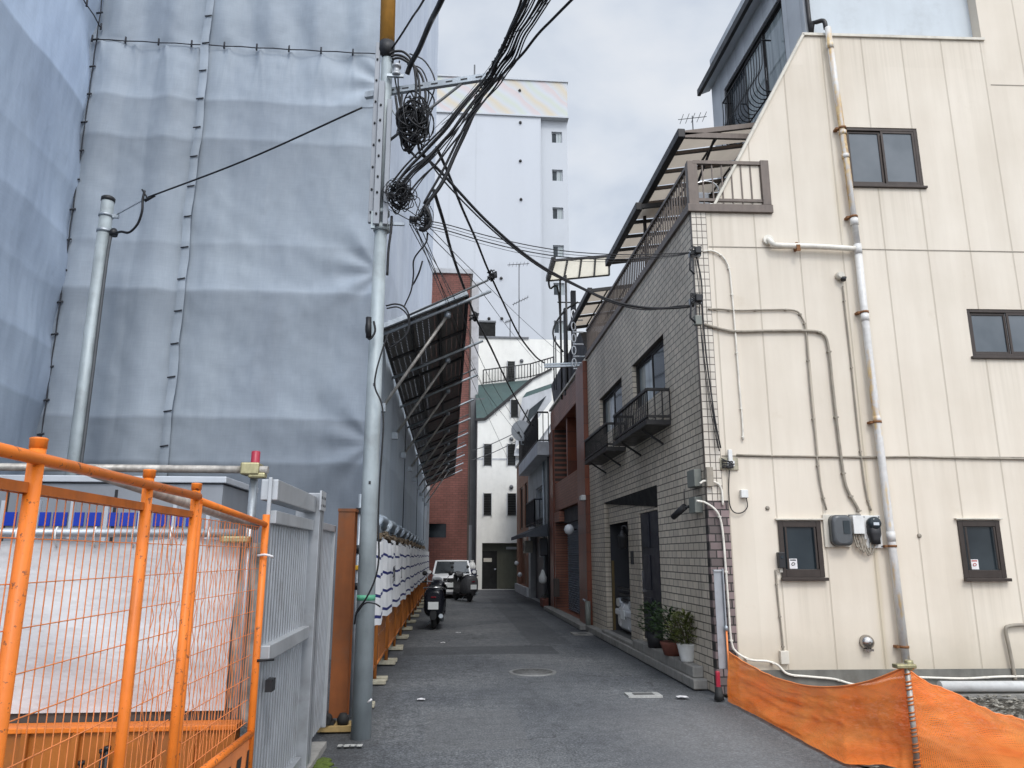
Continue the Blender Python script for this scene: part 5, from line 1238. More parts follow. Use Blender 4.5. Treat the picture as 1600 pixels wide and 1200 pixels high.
    for uu, z in ((1.96, 1.71), (2.15, 1.71), (1.96, 2.07), (2.15, 2.07)): b.lathe((uu, -.032, z), [(.008, 0), (.008, -.004)], 8, 'y')
    b.split('screw', 'black_print', t)
    # vent hood, hood lamp, doorbell box, small boxes
    c = onC(1353, 1003); t = thing('vent_hood', 'round stainless vent hood low on the cream wall', 'vent', (c[0], 0, c[1]-.07), fr=FC)
    MB(FC).lathe((c[0], 0, c[1]), [(.085, 0), (.085, -.03), (.075, -.06), (.05, -.085), (.015, -.098)], 24, 'y').build('dome', 'stain_steel', t)
    MB(FC).box(c[0]-.05, c[0]+.05, -.075, -.02, c[1]-.10, c[1]-.075).build('outlet_lip', 'stain_steel', t)
    c = onC(1313, 436); t = thing('cable_hood', 'small cream hood where a cable leaves the cream wall', 'cable hood', (c[0], 0, c[1]), fr=FC)
    MB(FC).lathe((c[0]-.02, 0, c[1]+.03), [(.055, 0), (.055, -.05), (.04, -.09)], 14, 'y').build('hood', 'cream_trim', t)
    MB(FC).lathe((c[0]+.01, -.06, c[1]-.05), [(.03, 0), (.045, .05)], 12).build('mouth', 'blackplastic', t)
    t = thing('intercom', 'black box intercom at the left edge of the small window', 'intercom', (.83, 0, 1.4), fr=FC)
    MB(FC).box(.825, .905, -.08, -.001, 1.45, 1.64).build('body', 'blackplastic', t, bevel=.008)
    MB(FC).lathe((.865, -.082, 1.58), [(.018, 0), (.016, -.006)], 12, 'y').build('lens', 'glass', t)
    MB(FC).box(.845, .88, -.03, -.001, 1.40, 1.45).build('cable_boot', 'cream_trim', t)
    c = onC(1140, 722); t = thing('terminal_board', 'small tan board with open cable terminals on the cream wall', 'terminal box', (c[0], 0, c[1]), fr=FC)
    MB(FC).box(c[0]-.13, c[0]+.10, -.025, -.001, c[1]-.10, c[1]+.05).build('board', 'block', t)
    MB(FC).box(c[0]-.03, c[0]+.02, -.07, -.026, c[1]+.0, c[1]+.15).box(c[0]-.045, c[0]+.045, -.06, -.0265, c[1]-.06, c[1]+.01).split('terminal', 'whiteplastic', t, bevel=.006)
    k = MB(FC)
    for i in range(7): k.tube(smooth([(c[0]-.02+.01*i, -.06, c[1]-.03), (c[0]-.05+.03*math.sin(i*2), -.08, c[1]-.08), (c[0]+.02*math.cos(i*3), -.07, c[1]-.04+.04*math.sin(i)), (c[0]-.12, -.05, c[1]+.04-.02*i)], 4), .007, 5)
    k.build('wire_tangle', 'cable', t)
    wall_run('drop_wire', 'cable', 'black wire hanging from the terminal board to the white junction cube', 'wire', [(1138, 735), (1137, 765), (1139, 790), (1146, 801), (1158, 801), (1166, 792), (1164, 776)], .007, -.04, 6)
    c = onC(1161, 772); MB(FC).box(c[0]-.045, c[0]+.045, -.07, -.001, c[1]-.05, c[1]+.05).solo('junction_cube', 'whiteplastic', 'small white junction cube right of the terminal board', 'junction box', bevel=.008)
    c = onC(1224, 1030); MB(FC).box(c[0]-.05, c[0]+.05, -.06, -.001, c[1]-.05, c[1]+.10).solo('outlet_box', 'cream_trim', 'cream outlet box where the thin conduit meets the plinth', 'junction box', bevel=.006)
    for i, (px, py, lab) in enumerate(((1436, 837, 'tiny grey plug in the cream wall right of the downpipe'), (1199, 794, 'tiny grey plug in the cream wall above the left small window'))):
        c = onC(px, py); MB(FC).lathe((c[0], 0, c[1]), [(.028, 0), (.024, -.02), (.01, -.022)], 10, 'y').solo('wall_plug', 'tan_duct', lab, 'wall plug')
    # on the tiles: grey box, security camera on its box, cable gear at the corner
    a = onX(1078, 718, 3.2); b = onX(1093, 743, 3.2)
    t = thing('tile_box', 'grey cable box on the pale corner tiles', 'junction box', (3.15, 9.5, 2.5))
    MB().box(3.10, 3.199, 9.42, 9.72, 2.46, 2.68).build('body', 'greenbox', t, bevel=.008)
    MB(FC).box(-.01, .075, -.085, -.011, 2.44, 2.68).build('side_box', 'tan_duct', t, bevel=.005)
    t = thing('security_camera', 'black security camera on a grey green box at the tiled corner', 'camera', (3.1, 9.6, 2.2))
    MB().box(3.10, 3.199, 9.45, 9.70, 2.13, 2.33).build('mount_box', 'greenbox', t, bevel=.006)
    k = onX(1062, 783, 3.05); MB().tube([(3.09, 9.68, 2.22), (3.03, 9.78, 2.20)], .02, 8).build('arm', 'blackplastic', t)
    MB().tube([(3.05, 9.72, 2.22), (2.97, 9.98, 2.10)], .045, 12, r1=.04).build('body', 'blackplastic', t)
    MB().tube([(3.06, 9.74, 2.24), (3.06, 9.74, 2.45)], .006, 5).build('aerial', 'blackplastic', t)
    # lantern on the pier
    t = thing('wall_lantern', 'black wall lantern on the tiled pier by the garage', 'lantern', (3.2, 14.1, 1.7))
    MB().lathe((3.17, 13.93, 1.72), [(.05, 0), (.075, .04), (.085, .20), (.10, .22), (.03, .30), (.02, .34)], 8).build('lantern', 'blackplastic', t)
    MB().tube(smooth([(3.17, 13.93, 2.06), (3.18, 13.93, 2.12), (3.24, 13.90, 2.12), (3.28, 13.90, 2.02)], 4), .018, 6).split('bracket', 'blackplastic', t)
    MB().box(3.262, 3.2785, 13.55, 13.72, 1.45, 1.68).solo('door_plate', 'blackplastic', 'small black plate on the tiled pier by the door', 'sign')

# ================================================================== RIGHT: the houses further up the alley
def far_houses():
    U = lambda y: -y
    # red brown tiled house
    t = thing('brown_house', 'red brown tiled house with rust tile pillars and grey shutter', 'house', (3.2, 17.3, 0))
    f = FX(3.2); ya, yb = 17.26, 23.85; zt = 6.1
    up = (U(23.0), U(18.35), 3.72, 5.45); lo = (U(22.9), U(18.75), .10, 2.9)
    MB(f).wall(U(yb), U(17.95), 0, zt, [up, lo], .55).build('front_wall', 'tile_brown', t)
    MB(f).box(U(18.32), U(ya), -.10, .4, 0, zt+.04).split('pillar', 'tile_rust', t, bevel=.01)
    MB(f).box(U(yb), U(23.05), -.06, .4, 0, 5.42).split('pillar', 'tile_rust', t, bevel=.01)
    MB(f).poly([(up[0], .55, up[2]), (up[1], .55, up[2]), (up[1], .55, up[3]), (up[0], .55, up[3])]).build('loggia_back', 'brown_flat', t)
    window(t, f, U(20.9), U(19.6), 3.80, 4.95, .54, 'dark_rail', 'curtain', 1, .05, False, .08)
    window(t, f, U(22.6), U(21.4), 3.80, 4.95, .54, 'dark_rail', 'curtain', 1, .05, False, .08)
    MB(f).box(U(21.25), U(21.05), .10, .54, up[2], up[3]).build('loggia_pier', 'tile_rust', t)
    MB(f).poly([(lo[0], .55, 0), (lo[1], .55, 0), (lo[1], .55, lo[3]), (lo[0], .55, lo[3])]).build('entrance_back', 'void', t)
    s = MB(f); n = 40
    for i in range(n):
        z = lerp(.12, 2.55, i/n); s.poly([(U(21.8), .20, z), (U(19.15), .20, z), (U(19.15), .16, z+.045), (U(21.8), .16, z+.045)]).poly([(U(21.8), .16, z+.045), (U(19.15), .16, z+.045), (U(19.15), .20, z+.061), (U(21.8), .20, z+.061)])
    s.build('shutter', 'shutter', t)
    MB(f).box(U(21.85), U(19.1), .10, .42, 2.50, 2.88).build('shutter_box', 'clad_dark', t)
    MB(f).box(U(22.9), U(21.86), -.05, .45, 2.55, 2.86).box(U(22.95), U(22.75), -.04, .45, 0, 2.55).build('porch_frame', 'tile_brown', t, bevel=.01)
    MB(f).box(U(22.72), U(21.9), .40, .46, .12, 2.3).build('door', 'tile_rust', t)
    MB(f).box(U(yb), U(ya), -.28, -.0, 0, .10).build('step', 'concrete', t, bevel=.01)
    MB(f).box(U(yb), U(ya), -.05, .05, zt+.04, zt+.10).build('coping', 'cream_trim', t)
    MB().poly([(3.2, ya, zt), (9, ya, zt), (9, yb, zt), (3.2, yb, zt)]).poly([(3.2, yb, 0), (9, yb, 0), (9, yb, zt), (3.2, yb, zt)]).build('roof', 'concrete', t)
    # dark sloping clad volume on its roof
    a, b = onX(905, 520, 3.35), onX(861, 602, 3.35)
    MB().poly([(3.35, 17.4, zt), (3.35, a.y-.1, a.z), (3.35, b.y, b.z), (3.35, 23.8, zt)]).poly([(3.35, 23.8, zt), (3.35, b.y, b.z), (7, b.y, b.z), (7, 23.8, zt)]).poly([(3.35, a.y-.1, a.z), (7, a.y-.1, a.z), (7, b.y, b.z), (3.35, b.y, b.z)]).poly([(3.35, 17.4, zt), (7, 17.4, zt), (7, a.y-.1, a.z), (3.35, a.y-.1, a.z)]).build('roof_cladding', 'clad_dark', t)
    q = onX(903, 575, 3.1); MB().tube([(3.1, q.y-.2, zt+.25), (3.35, q.y-.2, zt+.28)], .02, 6).bar((2.35, 18.6, zt+.20), (3.4, 18.4, zt+.22), .09, .05).bar((2.35, 18.65, zt+.28), (3.4, 18.45, zt+.30), .04, .04).build('wire_bracket', 'galv', t)
    q = onX(891, 827, 3.05); u = thing('globe_lamp', 'white globe lamp by the grey shutter', 'lamp', (3.0, q.y, q.z-.1))
    MB().lathe((3.02, q.y, q.z-.13), [(.04, 0), (.10, .04), (.13, .12), (.10, .21), (.04, .25)], 16).build('globe', 'globe', u)
    MB().tube([(3.02, q.y, q.z), (3.22, q.y, q.z)], .025, 6).build('arm', 'blackplastic', u)
    q = onX(910, 778, 3.03); MB().box(2.98, 3.09, q.y-.13, q.y+.13, q.z-.06, q.z+.06).solo('floodlight', 'whiteplastic', 'small white floodlight on the rust tile pillar', 'lamp', bevel=.02)
    q = onX(924, 950, 3.08); u = thing('stand_pipe', 'short grey green stand pipe at the foot of the rust pillar', 'pipe', (3.1, 17.1, 0))
    MB().tube([(3.08, 17.12, 0), (3.08, 17.12, .62)], .06, 10).build('pipe', 'greenbox', u); MB().tube([(3.04, 17.25, .62), (3.04, 17.5, .64)], .02, 6).build('spout', 'galv', u)
    q = onX(868, 918, 3.1); MB().box(3.06, 3.19, q.y-.18, q.y+.18, q.z-.25, q.z+.25).solo('letter_box', 'tarp_hem', 'tan letter box on the red brown house front', 'letter box')
    q = onG(858, 948); u = thing('flower_trough', 'dark red plant trough on the road edge by the red brown house', 'planter', (q.x, q.y, 0))
    MB().box(q.x-.25, q.x+.15, q.y-.4, q.y+.4, .0, .26).build('trough', 'terracotta', u, bevel=.03)
    leaves(u, (q.x-.05, q.y, .26), .22, .12, 60, 'leaf', .05)
    # grey rendered house with balcony and awning
    ya, yb = 23.87, 30.9
    t = thing('grey_house', 'grey rendered house with dark roof balcony and awning', 'house', (3.2, 24, 0))
    h = (U(28.2), U(25.6), 2.85, 4.0)
    MB(f).wall(U(yb), U(ya), 0, 5.0, [h, (U(30.2), U(24.6), 0, 2.35)], .2).build('front_wall', 'render_g', t)
    window(t, f, *h, .15, 'slab_w', 'curtain', 2, .06, True, .1)
    a, b = railing(f, [(h[0]-.1, -.02), (h[0]-.1, -.35), (h[1]+.1, -.35), (h[1]+.1, -.02)], 2.62, 3.45, .16, (.05, .05), .03)
    a.split('window_rail', 'clad_dark', t); b.build('window_bars', 'clad_dark', t)
    MB(f).box(h[0]-.1, h[1]+.1, -.34, -.32, 2.6, 3.4).build('window_panel', 'clad_dark', t)
    MB(f).box(U(yb-.3), U(ya+.1), -.42, -.0, 4.75, 5.18).build('balcony_slab', 'slab_w', t, bevel=.01)
    a, b = railing(f, [(U(yb-.3), -.1), (U(yb-.3), -.40), (U(ya+.15), -.40), (U(ya+.15), -.05)], 5.18, 6.15, .14, (.05, .05), .025)
    a.split('balcony_rail', 'black_rail', t); b.build('balcony_bars', 'black_rail', t)
    MB(f).box(U(29.2), U(ya+.3), -.38, -.36, 5.25, 5.95).build('balcony_screen', 'clad_dark', t)
    MB(f).poly([(U(yb), 0.02, 5.0), (U(ya), .02, 5.0), (U(ya), 6, 5.0), (U(yb), 6, 5.0)]).build('roof', 'concrete', t)
    MB(f).poly([(U(30.3), -.0, 2.62), (U(24.4), -.0, 2.62), (U(24.4), -.75, 2.30), (U(30.3), -.75, 2.30)]).poly([(U(30.3), -.75, 2.30), (U(24.4), -.75, 2.30), (U(24.4), -.75, 2.18), (U(30.3), -.75, 2.18)]).poly([(U(24.4), 0, 2.62), (U(24.4), 0, 2.2), (U(24.4), -.75, 2.18), (U(24.4), -.75, 2.30)]).build('awning', 'awning', t)
    MB(f).poly([(U(30.2), .2, 0), (U(24.6), .2, 0), (U(24.6), .2, 2.35), (U(30.2), .2, 2.35)]).build('shopfront', 'door_dark', t)
    MB(f).box(U(28.6), U(26.5), .1, .18, .05, 2.1).build('door', 'clad_grey', t)
    MB(f).box(U(26.4), U(25.9), -.1, .0, 1.55, 2.0).build('letter_plate', 'slab_w', t)
    for yy in (24.05, 25.35): MB(f).tube([(U(yy), -.06, 0), (U(yy), -.06, 4.7)], .04, 8).split('drainpipe', 'galv' if yy > 25 else 'dark_rail', t)
    u = thing('air_conditioner', 'small pale air conditioner above the door of the grey house', 'air conditioner', (2.95, 28.7, 1.7))
    MB(f).box(U(29.9), U(29.1), -.33, -.03, 1.7, 2.15).build('body', 'cream_trim', u, bevel=.02); MB(f).lathe((U(29.5), -.335, 1.92), [(.17, 0), (.16, -.01)], 16, 'y').build('fan_grille', 'blackplastic', u)
    q = MB(); q.box(2.95, 3.18, 24.7, 25.1, 1.6, 2.15); q.solo('meter_cluster', 'clad_dark', 'dark cluster of meters below the awning end', 'meter', bevel=.03)
    u = thing('hanging_ornament', 'small white bear shaped bag hung on the grey house drainpipe', 'bag', (3.05, 24.8, .7))
    MB().lathe((3.02, 24.8, .72), [(.04, 0), (.12, .06), (.13, .2), (.08, .3), (.06, .36), (.03, .44)], 12).build('bag', 'whiteplastic', u)
    # satellite dish
    q = onY(815, 673, 28.5); u = thing('satellite_dish', 'grey satellite dish on the grey house balcony rail', 'satellite dish', (q.x, q.y, q.z-.5))
    fr = Matrix.Translation(q) @ Matrix.Rotation(R(-20), 4, 'Z') @ Matrix.Rotation(R(12), 4, 'X')
    MB(fr).lathe((0, 0, 0), [(.40, -.06), (.30, -.01), (.15, .03), (.02, .045)], 24, 'y').build('dish', 'alu_l', u)
    MB(fr).tube([(0, .04, -.30), (0, -.42, -.08)], .02, 6).lathe((0, -.42, -.05), [(.05, 0), (.05, -.09)], 8, 'y').build('feed_arm', 'blackplastic', u)
    MB().tube([q+Vector((0, .06, 0)), q+Vector((.0, .12, -.5)), q+Vector((.35, .1, -.55))], .025, 6).build('mast', 'galv', u)
    # small brown house
    ya, yb = 30.95, 36.3
    t = thing('small_brown_house', 'narrow brown house at the far right end of the alley', 'house', (3.2, 31, 0))
    hs = [(U(34.6), U(33.4), 2.75, 4.6), (U(32.4), U(31.5), 2.75, 4.6), (U(35.4), U(31.8), .35, 2.45)]
    MB(f).wall(U(yb), U(ya), 0, 5.72, hs, .2).build('front_wall', 'brown_flat', t)
    for k in hs[:2]: window(t, f, *k, .15, 'dark_rail', 'glass', 0, .06, True, .1)
    MB(f).box(hs[2][0], hs[2][1], .15, .2, .3, 2.5).build('shopfront', 'tile_rust', t)
    MB(f).box(U(yb), U(ya), -.10, .0, 0, .35).build('base', 'slab_w', t)
    MB(f).poly([(U(yb), 0, 5.72), (U(ya), 0, 5.72), (U(ya), 5, 5.72), (U(yb), 5, 5.72)]).box(U(yb)-.02, U(ya)+.02, -.06, .1, 5.70, 5.80).poly([(U(yb), 0, 0), (U(yb), 5, 0), (U(yb), 5, 5.7), (U(yb), 0, 5.7)]).build('roof', 'dark_rail', t)
    for i, (px, py) in enumerate(((813, 898), (808, 880))):
        q = onX(px, py, 3.1); MB().lathe((3.08, q.y, q.z-.1), [(.03, 0), (.09, .04), (.11, .1), (.05, .2)], 10).solo('porch_lamp', 'globe', ['lower', 'upper'][i]+' small round porch lamp on the narrow brown house', 'lamp')

def leaves(parent, c, rx, h, n, mat, s):
    m = MB(); c = Vector(c)
    for i in range(n):
        a, rr, zz = rnd.uniform(0, 6.28), rnd.random()**.6, rnd.random()
        env = rx*(.45+.75*math.sin(math.pi*min(1, zz*.8+.12)))
        p = c+Vector((math.cos(a)*rr*env, math.sin(a)*rr*env, zz*h))
        d = Vector((math.cos(a)*(.5+rr), math.sin(a)*(.5+rr), rnd.uniform(-.3, .9))).normalized(); sd = d.cross(Vector((rnd.uniform(-.4, .4), rnd.uniform(-.4, .4), 1))).normalized(); L = s*rnd.uniform(.7, 1.5); w = L*.22
        up = sd.cross(d)*L*.10
        m.poly([p, p+d*L*.45+sd*w+up, p+d*L, p+d*L*.45-sd*w+up])
    return m.build('foliage', mat, parent)

def far_end():
    # white house with green roof
    Yw = 37.7
    t = thing('white_house', 'white house with green sheet roof closing the far end of the alley', 'house', (3, Yw, 0))
    L = onY(746, 700, Yw).x; e = onY(746, 657, Yw); e2 = onY(758, 656, Yw); ap = onY(830, 595, Yw); ap2 = onY(862, 578, Yw)
    en = (onY(753, 900, Yw).x, 4.3, 0, 2.2)
    w = MB().wall(L, 9, 0, e.z, [en], .5, Yw)
    w.poly([(L, Yw, e.z), (9, Yw, e.z), (9, Yw, ap2.z), (ap2.x, Yw, ap2.z), (ap.x, Yw, ap.z), (e2.x, Yw, e2.z)])
    w.poly([(L, Yw, 0), (L, Yw+8, 0), (L, Yw+8, e.z), (L, Yw, e.z)])
    w.build('front_wall', 'render_w', t)
    MB().box(L-.0, 9, Yw-.02, Yw+.0, 6.28, 6.36).build('string_course', 'slab_w', t)
    a = onY(744, 602, Yw+2.6); b = onY(832, 593, Yw+2.6)
    MB().poly([(e.x-.05, Yw+.05, e.z), (e2.x, Yw+.05, e2.z), (ap.x, Yw+.05, ap.z), (b.x, Yw+2.6, b.z), (a.x-.05, Yw+2.6, a.z)]).build('green_roof', 'roof_green', t)
    MB().bar((e.x-.1, Yw-.06, e.z+.03), (e2.x, Yw-.06, e2.z+.03), .12, .12).bar((e2.x, Yw-.06, e2.z+.03), (ap.x, Yw-.06, ap.z+.05), .12, .14).bar((ap.x, Yw-.06, ap.z+.05), (ap2.x, Yw-.06, ap2.z+.05), .10, .10).build('barge_board', 'dark_rail', t)
    # second, nearer dormer roof on the right with slanting white walls
    P = lambda x, y, d=0: onY(x, y, Yw-.35+d)
    MB().poly([P(816, 622), P(862, 606), P(862, 583, 1.2), P(838, 592, 1.2)]).build('green_roof', 'roof_green', t)
    MB().poly([P(803, 712), P(816, 622), P(862, 606), P(862, 712)]).build('dormer_wall', 'slab_w', t)
    MB().poly([P(827, 640, -.05), P(854, 618, -.05), P(838, 645, -.05), P(822, 662, -.05)]).build('dormer_window', 'glass', t)
    MB().poly([P(806, 700, -.2), P(862, 625, -.2), P(862, 660, -.2), P(830, 705, -.2)]).build('stair_parapet', 'render_w', t)
    MB().bar(P(811, 661, -.12), P(862, 661, -.12), .12, .14).bar(P(825, 640, -.1), P(815, 661, -.1), .06, .06).build('dormer_sill', 'dark_rail', t)
    # set-back upper storey
    Y2 = Yw+2.9; a = onY(746, 528, Y2); b = onY(826, 529, Y2)
    MB().box(a.x, b.x+4, Y2, Y2+6, 0, a.z).build('upper_storey', 'render_w', t)
    MB().box(a.x-.08, b.x, Y2-.08, Y2+6.05, a.z, a.z+.10).build('upper_coping', 'clad_grey', t)
    # louvre windows
    def louvre(x0, x1, y0, y1, Yp):
        p, q = onY(x0, y1, Yp), onY(x1, y0, Yp); k = MB().box(p.x, q.x, Yp-.045, Yp-.005, p.z, q.z).build('louvre_window', 'void', t); s = MB(); n = 13
        for i in range(n):
            z = lerp(p.z, q.z, (i+.3)/n); s.poly([(p.x+.02, Yp-.05, z), (q.x-.02, Yp-.05, z), (q.x-.02, Yp-.10, z+(q.z-p.z)/n*.62), (p.x+.02, Yp-.10, z+(q.z-p.z)/n*.62)])
        s.build('slat', 'louvre', k)
        MB().box(p.x-.03, p.x, Yp-.11, Yp-.0, p.z-.03, q.z+.03).box(q.x, q.x+.03, Yp-.11, Yp-.0, p.z-.03, q.z+.03).split('louvre_frame', 'slab_w', k)
    louvre(756, 768, 694, 727, Yw); louvre(793, 805, 694, 727, Yw); louvre(755.5, 767.5, 771, 805, Yw); louvre(793, 806, 771, 805, Yw); louvre(798, 809, 625, 652, Yw); louvre(793, 804, 565, 600, Y2)
    for px, py in ((799, 686), (799, 761), (815, 564)): q = onY(px, py, Yw if py > 600 else Y2); MB().lathe((q.x, q.y-.02, q.z), [(.11, 0), (.09, -.10), (.03, -.12)], 10, 'y').split('vent_cap', 'clad_grey', t)
    # entrance
    MB().box(en[0], en[1], Yw+.45, Yw+.5, 0, 2.3).build('porch_back', 'door_olive', t)
    MB().box(en[0]+.02, en[0]+.75, Yw+.36, Yw+.44, .02, 1.82).build('door', 'void', t); q = onY(762, 875, Yw+.35); MB().box(q.x-.2, q.x+.2, Yw+.335, Yw+.358, q.z-.09, q.z+.09).build('door_notice', 'cream_trim', t)
    MB().box(en[0]+.95, en[0]+1.9, Yw+.38, Yw+.44, .05, 1.75).build('panel', 'door_olive', t); MB().box(en[0]+1.2, en[0]+1.8, Yw+.3, Yw+.375, 1.9, 2.02).build('porch_lamp', 'slab_w', t)
    MB().lathe((en[0]+.66, Yw+.33, .95), [(.05, 0), (.05, .04)], 10, 'y').build('handle', 'chrome', t)
    # roof railing
    r0, r1, r2 = onY(755, 600, Yw+2.3), onY(829, 590, Yw+2.3), onY(865, 580, Yw+1.2); m = MB(); bb = MB()
    up = Vector((0, 0, 1.0))
    for p, q in ((r0, r1), (r1, r2)):
        m.bar(p+up*.78, q+up*.78, .06, .05).bar(p+up*.06, q+up*.06, .05, .04); n = 16 if p is r0 else 8
        for i in range(n+1): k = p.lerp(q, i/n); bb.tube([k, k+up*.78], .02 if i % 8 else .035, 5)
    m.split('roof_rail', 'dark_rail', t); bb.build('roof_rail_bars', 'dark_rail', t)
    # dark sign-like tank box and two aerials on the upper roof
    p, q = onY(747, 527, Y2+.4), onY(774, 505, Y2+.4); u = thing('tank_box', 'black box on the upper roof edge of the white house', 'roof box', (p.x, Y2+.4, p.z))
    MB().box(p.x, q.x, Y2+.3, Y2+1.2, p.z-.0, q.z).build('box', 'void', u); MB().box(p.x-.05, q.x+.03, Y2+.25, Y2+1.25, q.z, q.z+.10).build('lid', 'clad_grey', u)
    def aerial(px, ptop, pbase, arms, lab):
        a, b = onY(px, pbase, Y2+1.5), onY(px, ptop, Y2+1.5); m = thing('tv_antenna', lab, 'antenna', a); MB().tube([a, b], .028, 6).build('mast', 'cable_l', m)
        for py, x0, x1, dy in arms:
            p, q = onY(x0, py+dy, Y2+1.5), onY(x1, py-dy, Y2+1.5); k = MB().tube([p, q], .022, 5)
            for i in range(6): c = p.lerp(q, (i+.5)/6); k.tube([c+Vector((0, -.35, 0)), c+Vector((0, .35, 0))], .012, 4)
            k.build('aerial_boom', 'cable_l', m)
    aerial(811, 412, 528, [(413, 793, 827, 1), (470, 801, 826, 6)], 'tall tv antenna with two booms on the white house roof')
    aerial(797, 500, 528, [(502, 789, 799, 2)], 'short tv antenna beside the black roof box')
    # narrow grey clad building and red brick building
    t = thing('grey_clad_building', 'narrow dark grey clad building between brick block and white house', 'building', (1, 39, 0))
    a, b = onY(728, 480, 39.2), onY(746, 480, 39.2); c = onY(736, 622, 39.2)
    MB().box(onY(733, 800, 39.2).x-.5, onY(747, 800, 39.2).x+.3, 39.2, 46, 0, c.z).build('lower_block', 'clad_grey', t)
    MB().box(a.x+.05, b.x+.1, 39.6, 46, c.z, onY(735, 440, 39.6).z).build('upper_block', 'slab_w', t)
    MB().box(onY(728, 850, 39).x, onY(737, 850, 39).x, 38.9, 39.18, .6, 3.1).box(onY(729, 850, 39).x, onY(735, 850, 39).x, 38.85, 38.9, 1.6, 2.9).build('duct_box', 'cab', t)
    MB().tube([(onY(733, 700, 39).x, 39.1, 0), (onY(733, 700, 39).x, 39.1, c.z)], .06, 8).split('drainpipe', 'dark_rail', t)
    t = thing('brick_building', 'tall red brick building behind the end of the sheeted scaffold', 'building', (-.5, 38.5, 0))
    a, b = onY(690, 427, 38.5), onY(733, 427, 38.5); bb = onY(734, 800, 38.5)
    hole = (onY(669, 830, 38.5).x, onY(697, 830, 38.5).x, onY(680, 840, 38.5).z, onY(680, 818, 38.5).z)
    MB().wall(-6, .98, 0, a.z, [hole], .3, 38.5).build('front_wall', 'brick_red', t)
    MB().poly([(.98, 38.5, 0), (.98, 48, 0), (.98, 48, a.z), (.98, 38.5, a.z)]).build('side_wall', 'brick_redx', t)
    MB().box(.90, .985, 38.46, 38.6, 0, a.z).build('corner_trim', 'tarp_hem', t)
    MB().box(-6.1, 1.05, 38.4, 48, a.z, a.z+.25).build('coping', 'slab_w', t)
    MB().poly([(hole[0], 38.8, hole[2]), (hole[1], 38.8, hole[2]), (hole[1], 38.8, hole[3]), (hole[0], 38.8, hole[3])]).build('window', 'glass', t)
    MB().box(-1.5, -.9, 38.2, 38.45, 0, 1.45).solo('brick_pier', 'brick_red', 'low brick pier left of the parked white car', 'wall')
    # white tower block
    t = thing('tower_block', 'tall white tower block with one column of small windows', 'building', (5, 75, 0))
    YT = 75; x0 = -12; x1 = onY(889, 300, YT).x; xs = onY(846, 300, YT).x; zt = onY(888, 130, YT).z; zm = onY(860, 183, YT).z
    MB().box(x0, xs, YT, YT+18, 0, zm-.02).build('main_wall', 'tower', t)
    wn = []
    for i in range(8):
        zc = onY(872, 210+59.6*i, YT).z; wn.append((onY(864, 300, YT).x, onY(881, 300, YT).x, zc-.68, zc+.68))
    MB().wall(xs, x1, 0, zm-.02, wn, .35, YT+.6).build('window_wall', 'tower_d', t)
    MB().poly([(x1, YT+.6, 0), (x1, YT+18, 0), (x1, YT+18, zm), (x1, YT+.6, zm)]).build('side_wall', 'tower_d', t)
    for k in wn: window(t, I4, *k, YT+.9, 'tower_d', 'curtain', 1, .06, True, .1, 'glass')
    MB().box(x0, x1, YT-.05, YT+18, zm+.05, zt).build('mural_band', 'mural', t)
    MB().box(x0, x1+.1, YT-.2, YT+18, zm-.12, zm+.05).box(x0, x1+.1, YT-.2, YT+18, zt, zt+.2).build('coping', 'tower_d', t)
    vb = MB()
    for px, py in ((812, 142), (813, 192), (813, 252), (814, 312), (783, 435), (784, 498), (764, 498)): q = onY(px, py, YT); vb.lathe((q.x, YT-.05, q.z), [(.17, 0), (.13, -.15), (.05, -.17)], 10, 'y')
    vb.split('vent_cap', 'dark_rail', t)
    vb = MB()
    for px in (742, 700, 846): q = onY(px, 400, YT); vb.box(q.x-.04, q.x+.04, YT-.02, YT+.0, 0, zm)
    vb.split('wall_joint', 'tower_d', t)
    q = onY(742, 128, YT); MB().tube([(q.x, YT+2, zt), (q.x, YT+2, onY(742, 84, YT).z)], .09, 6).build('mast', 'cable_l', t)

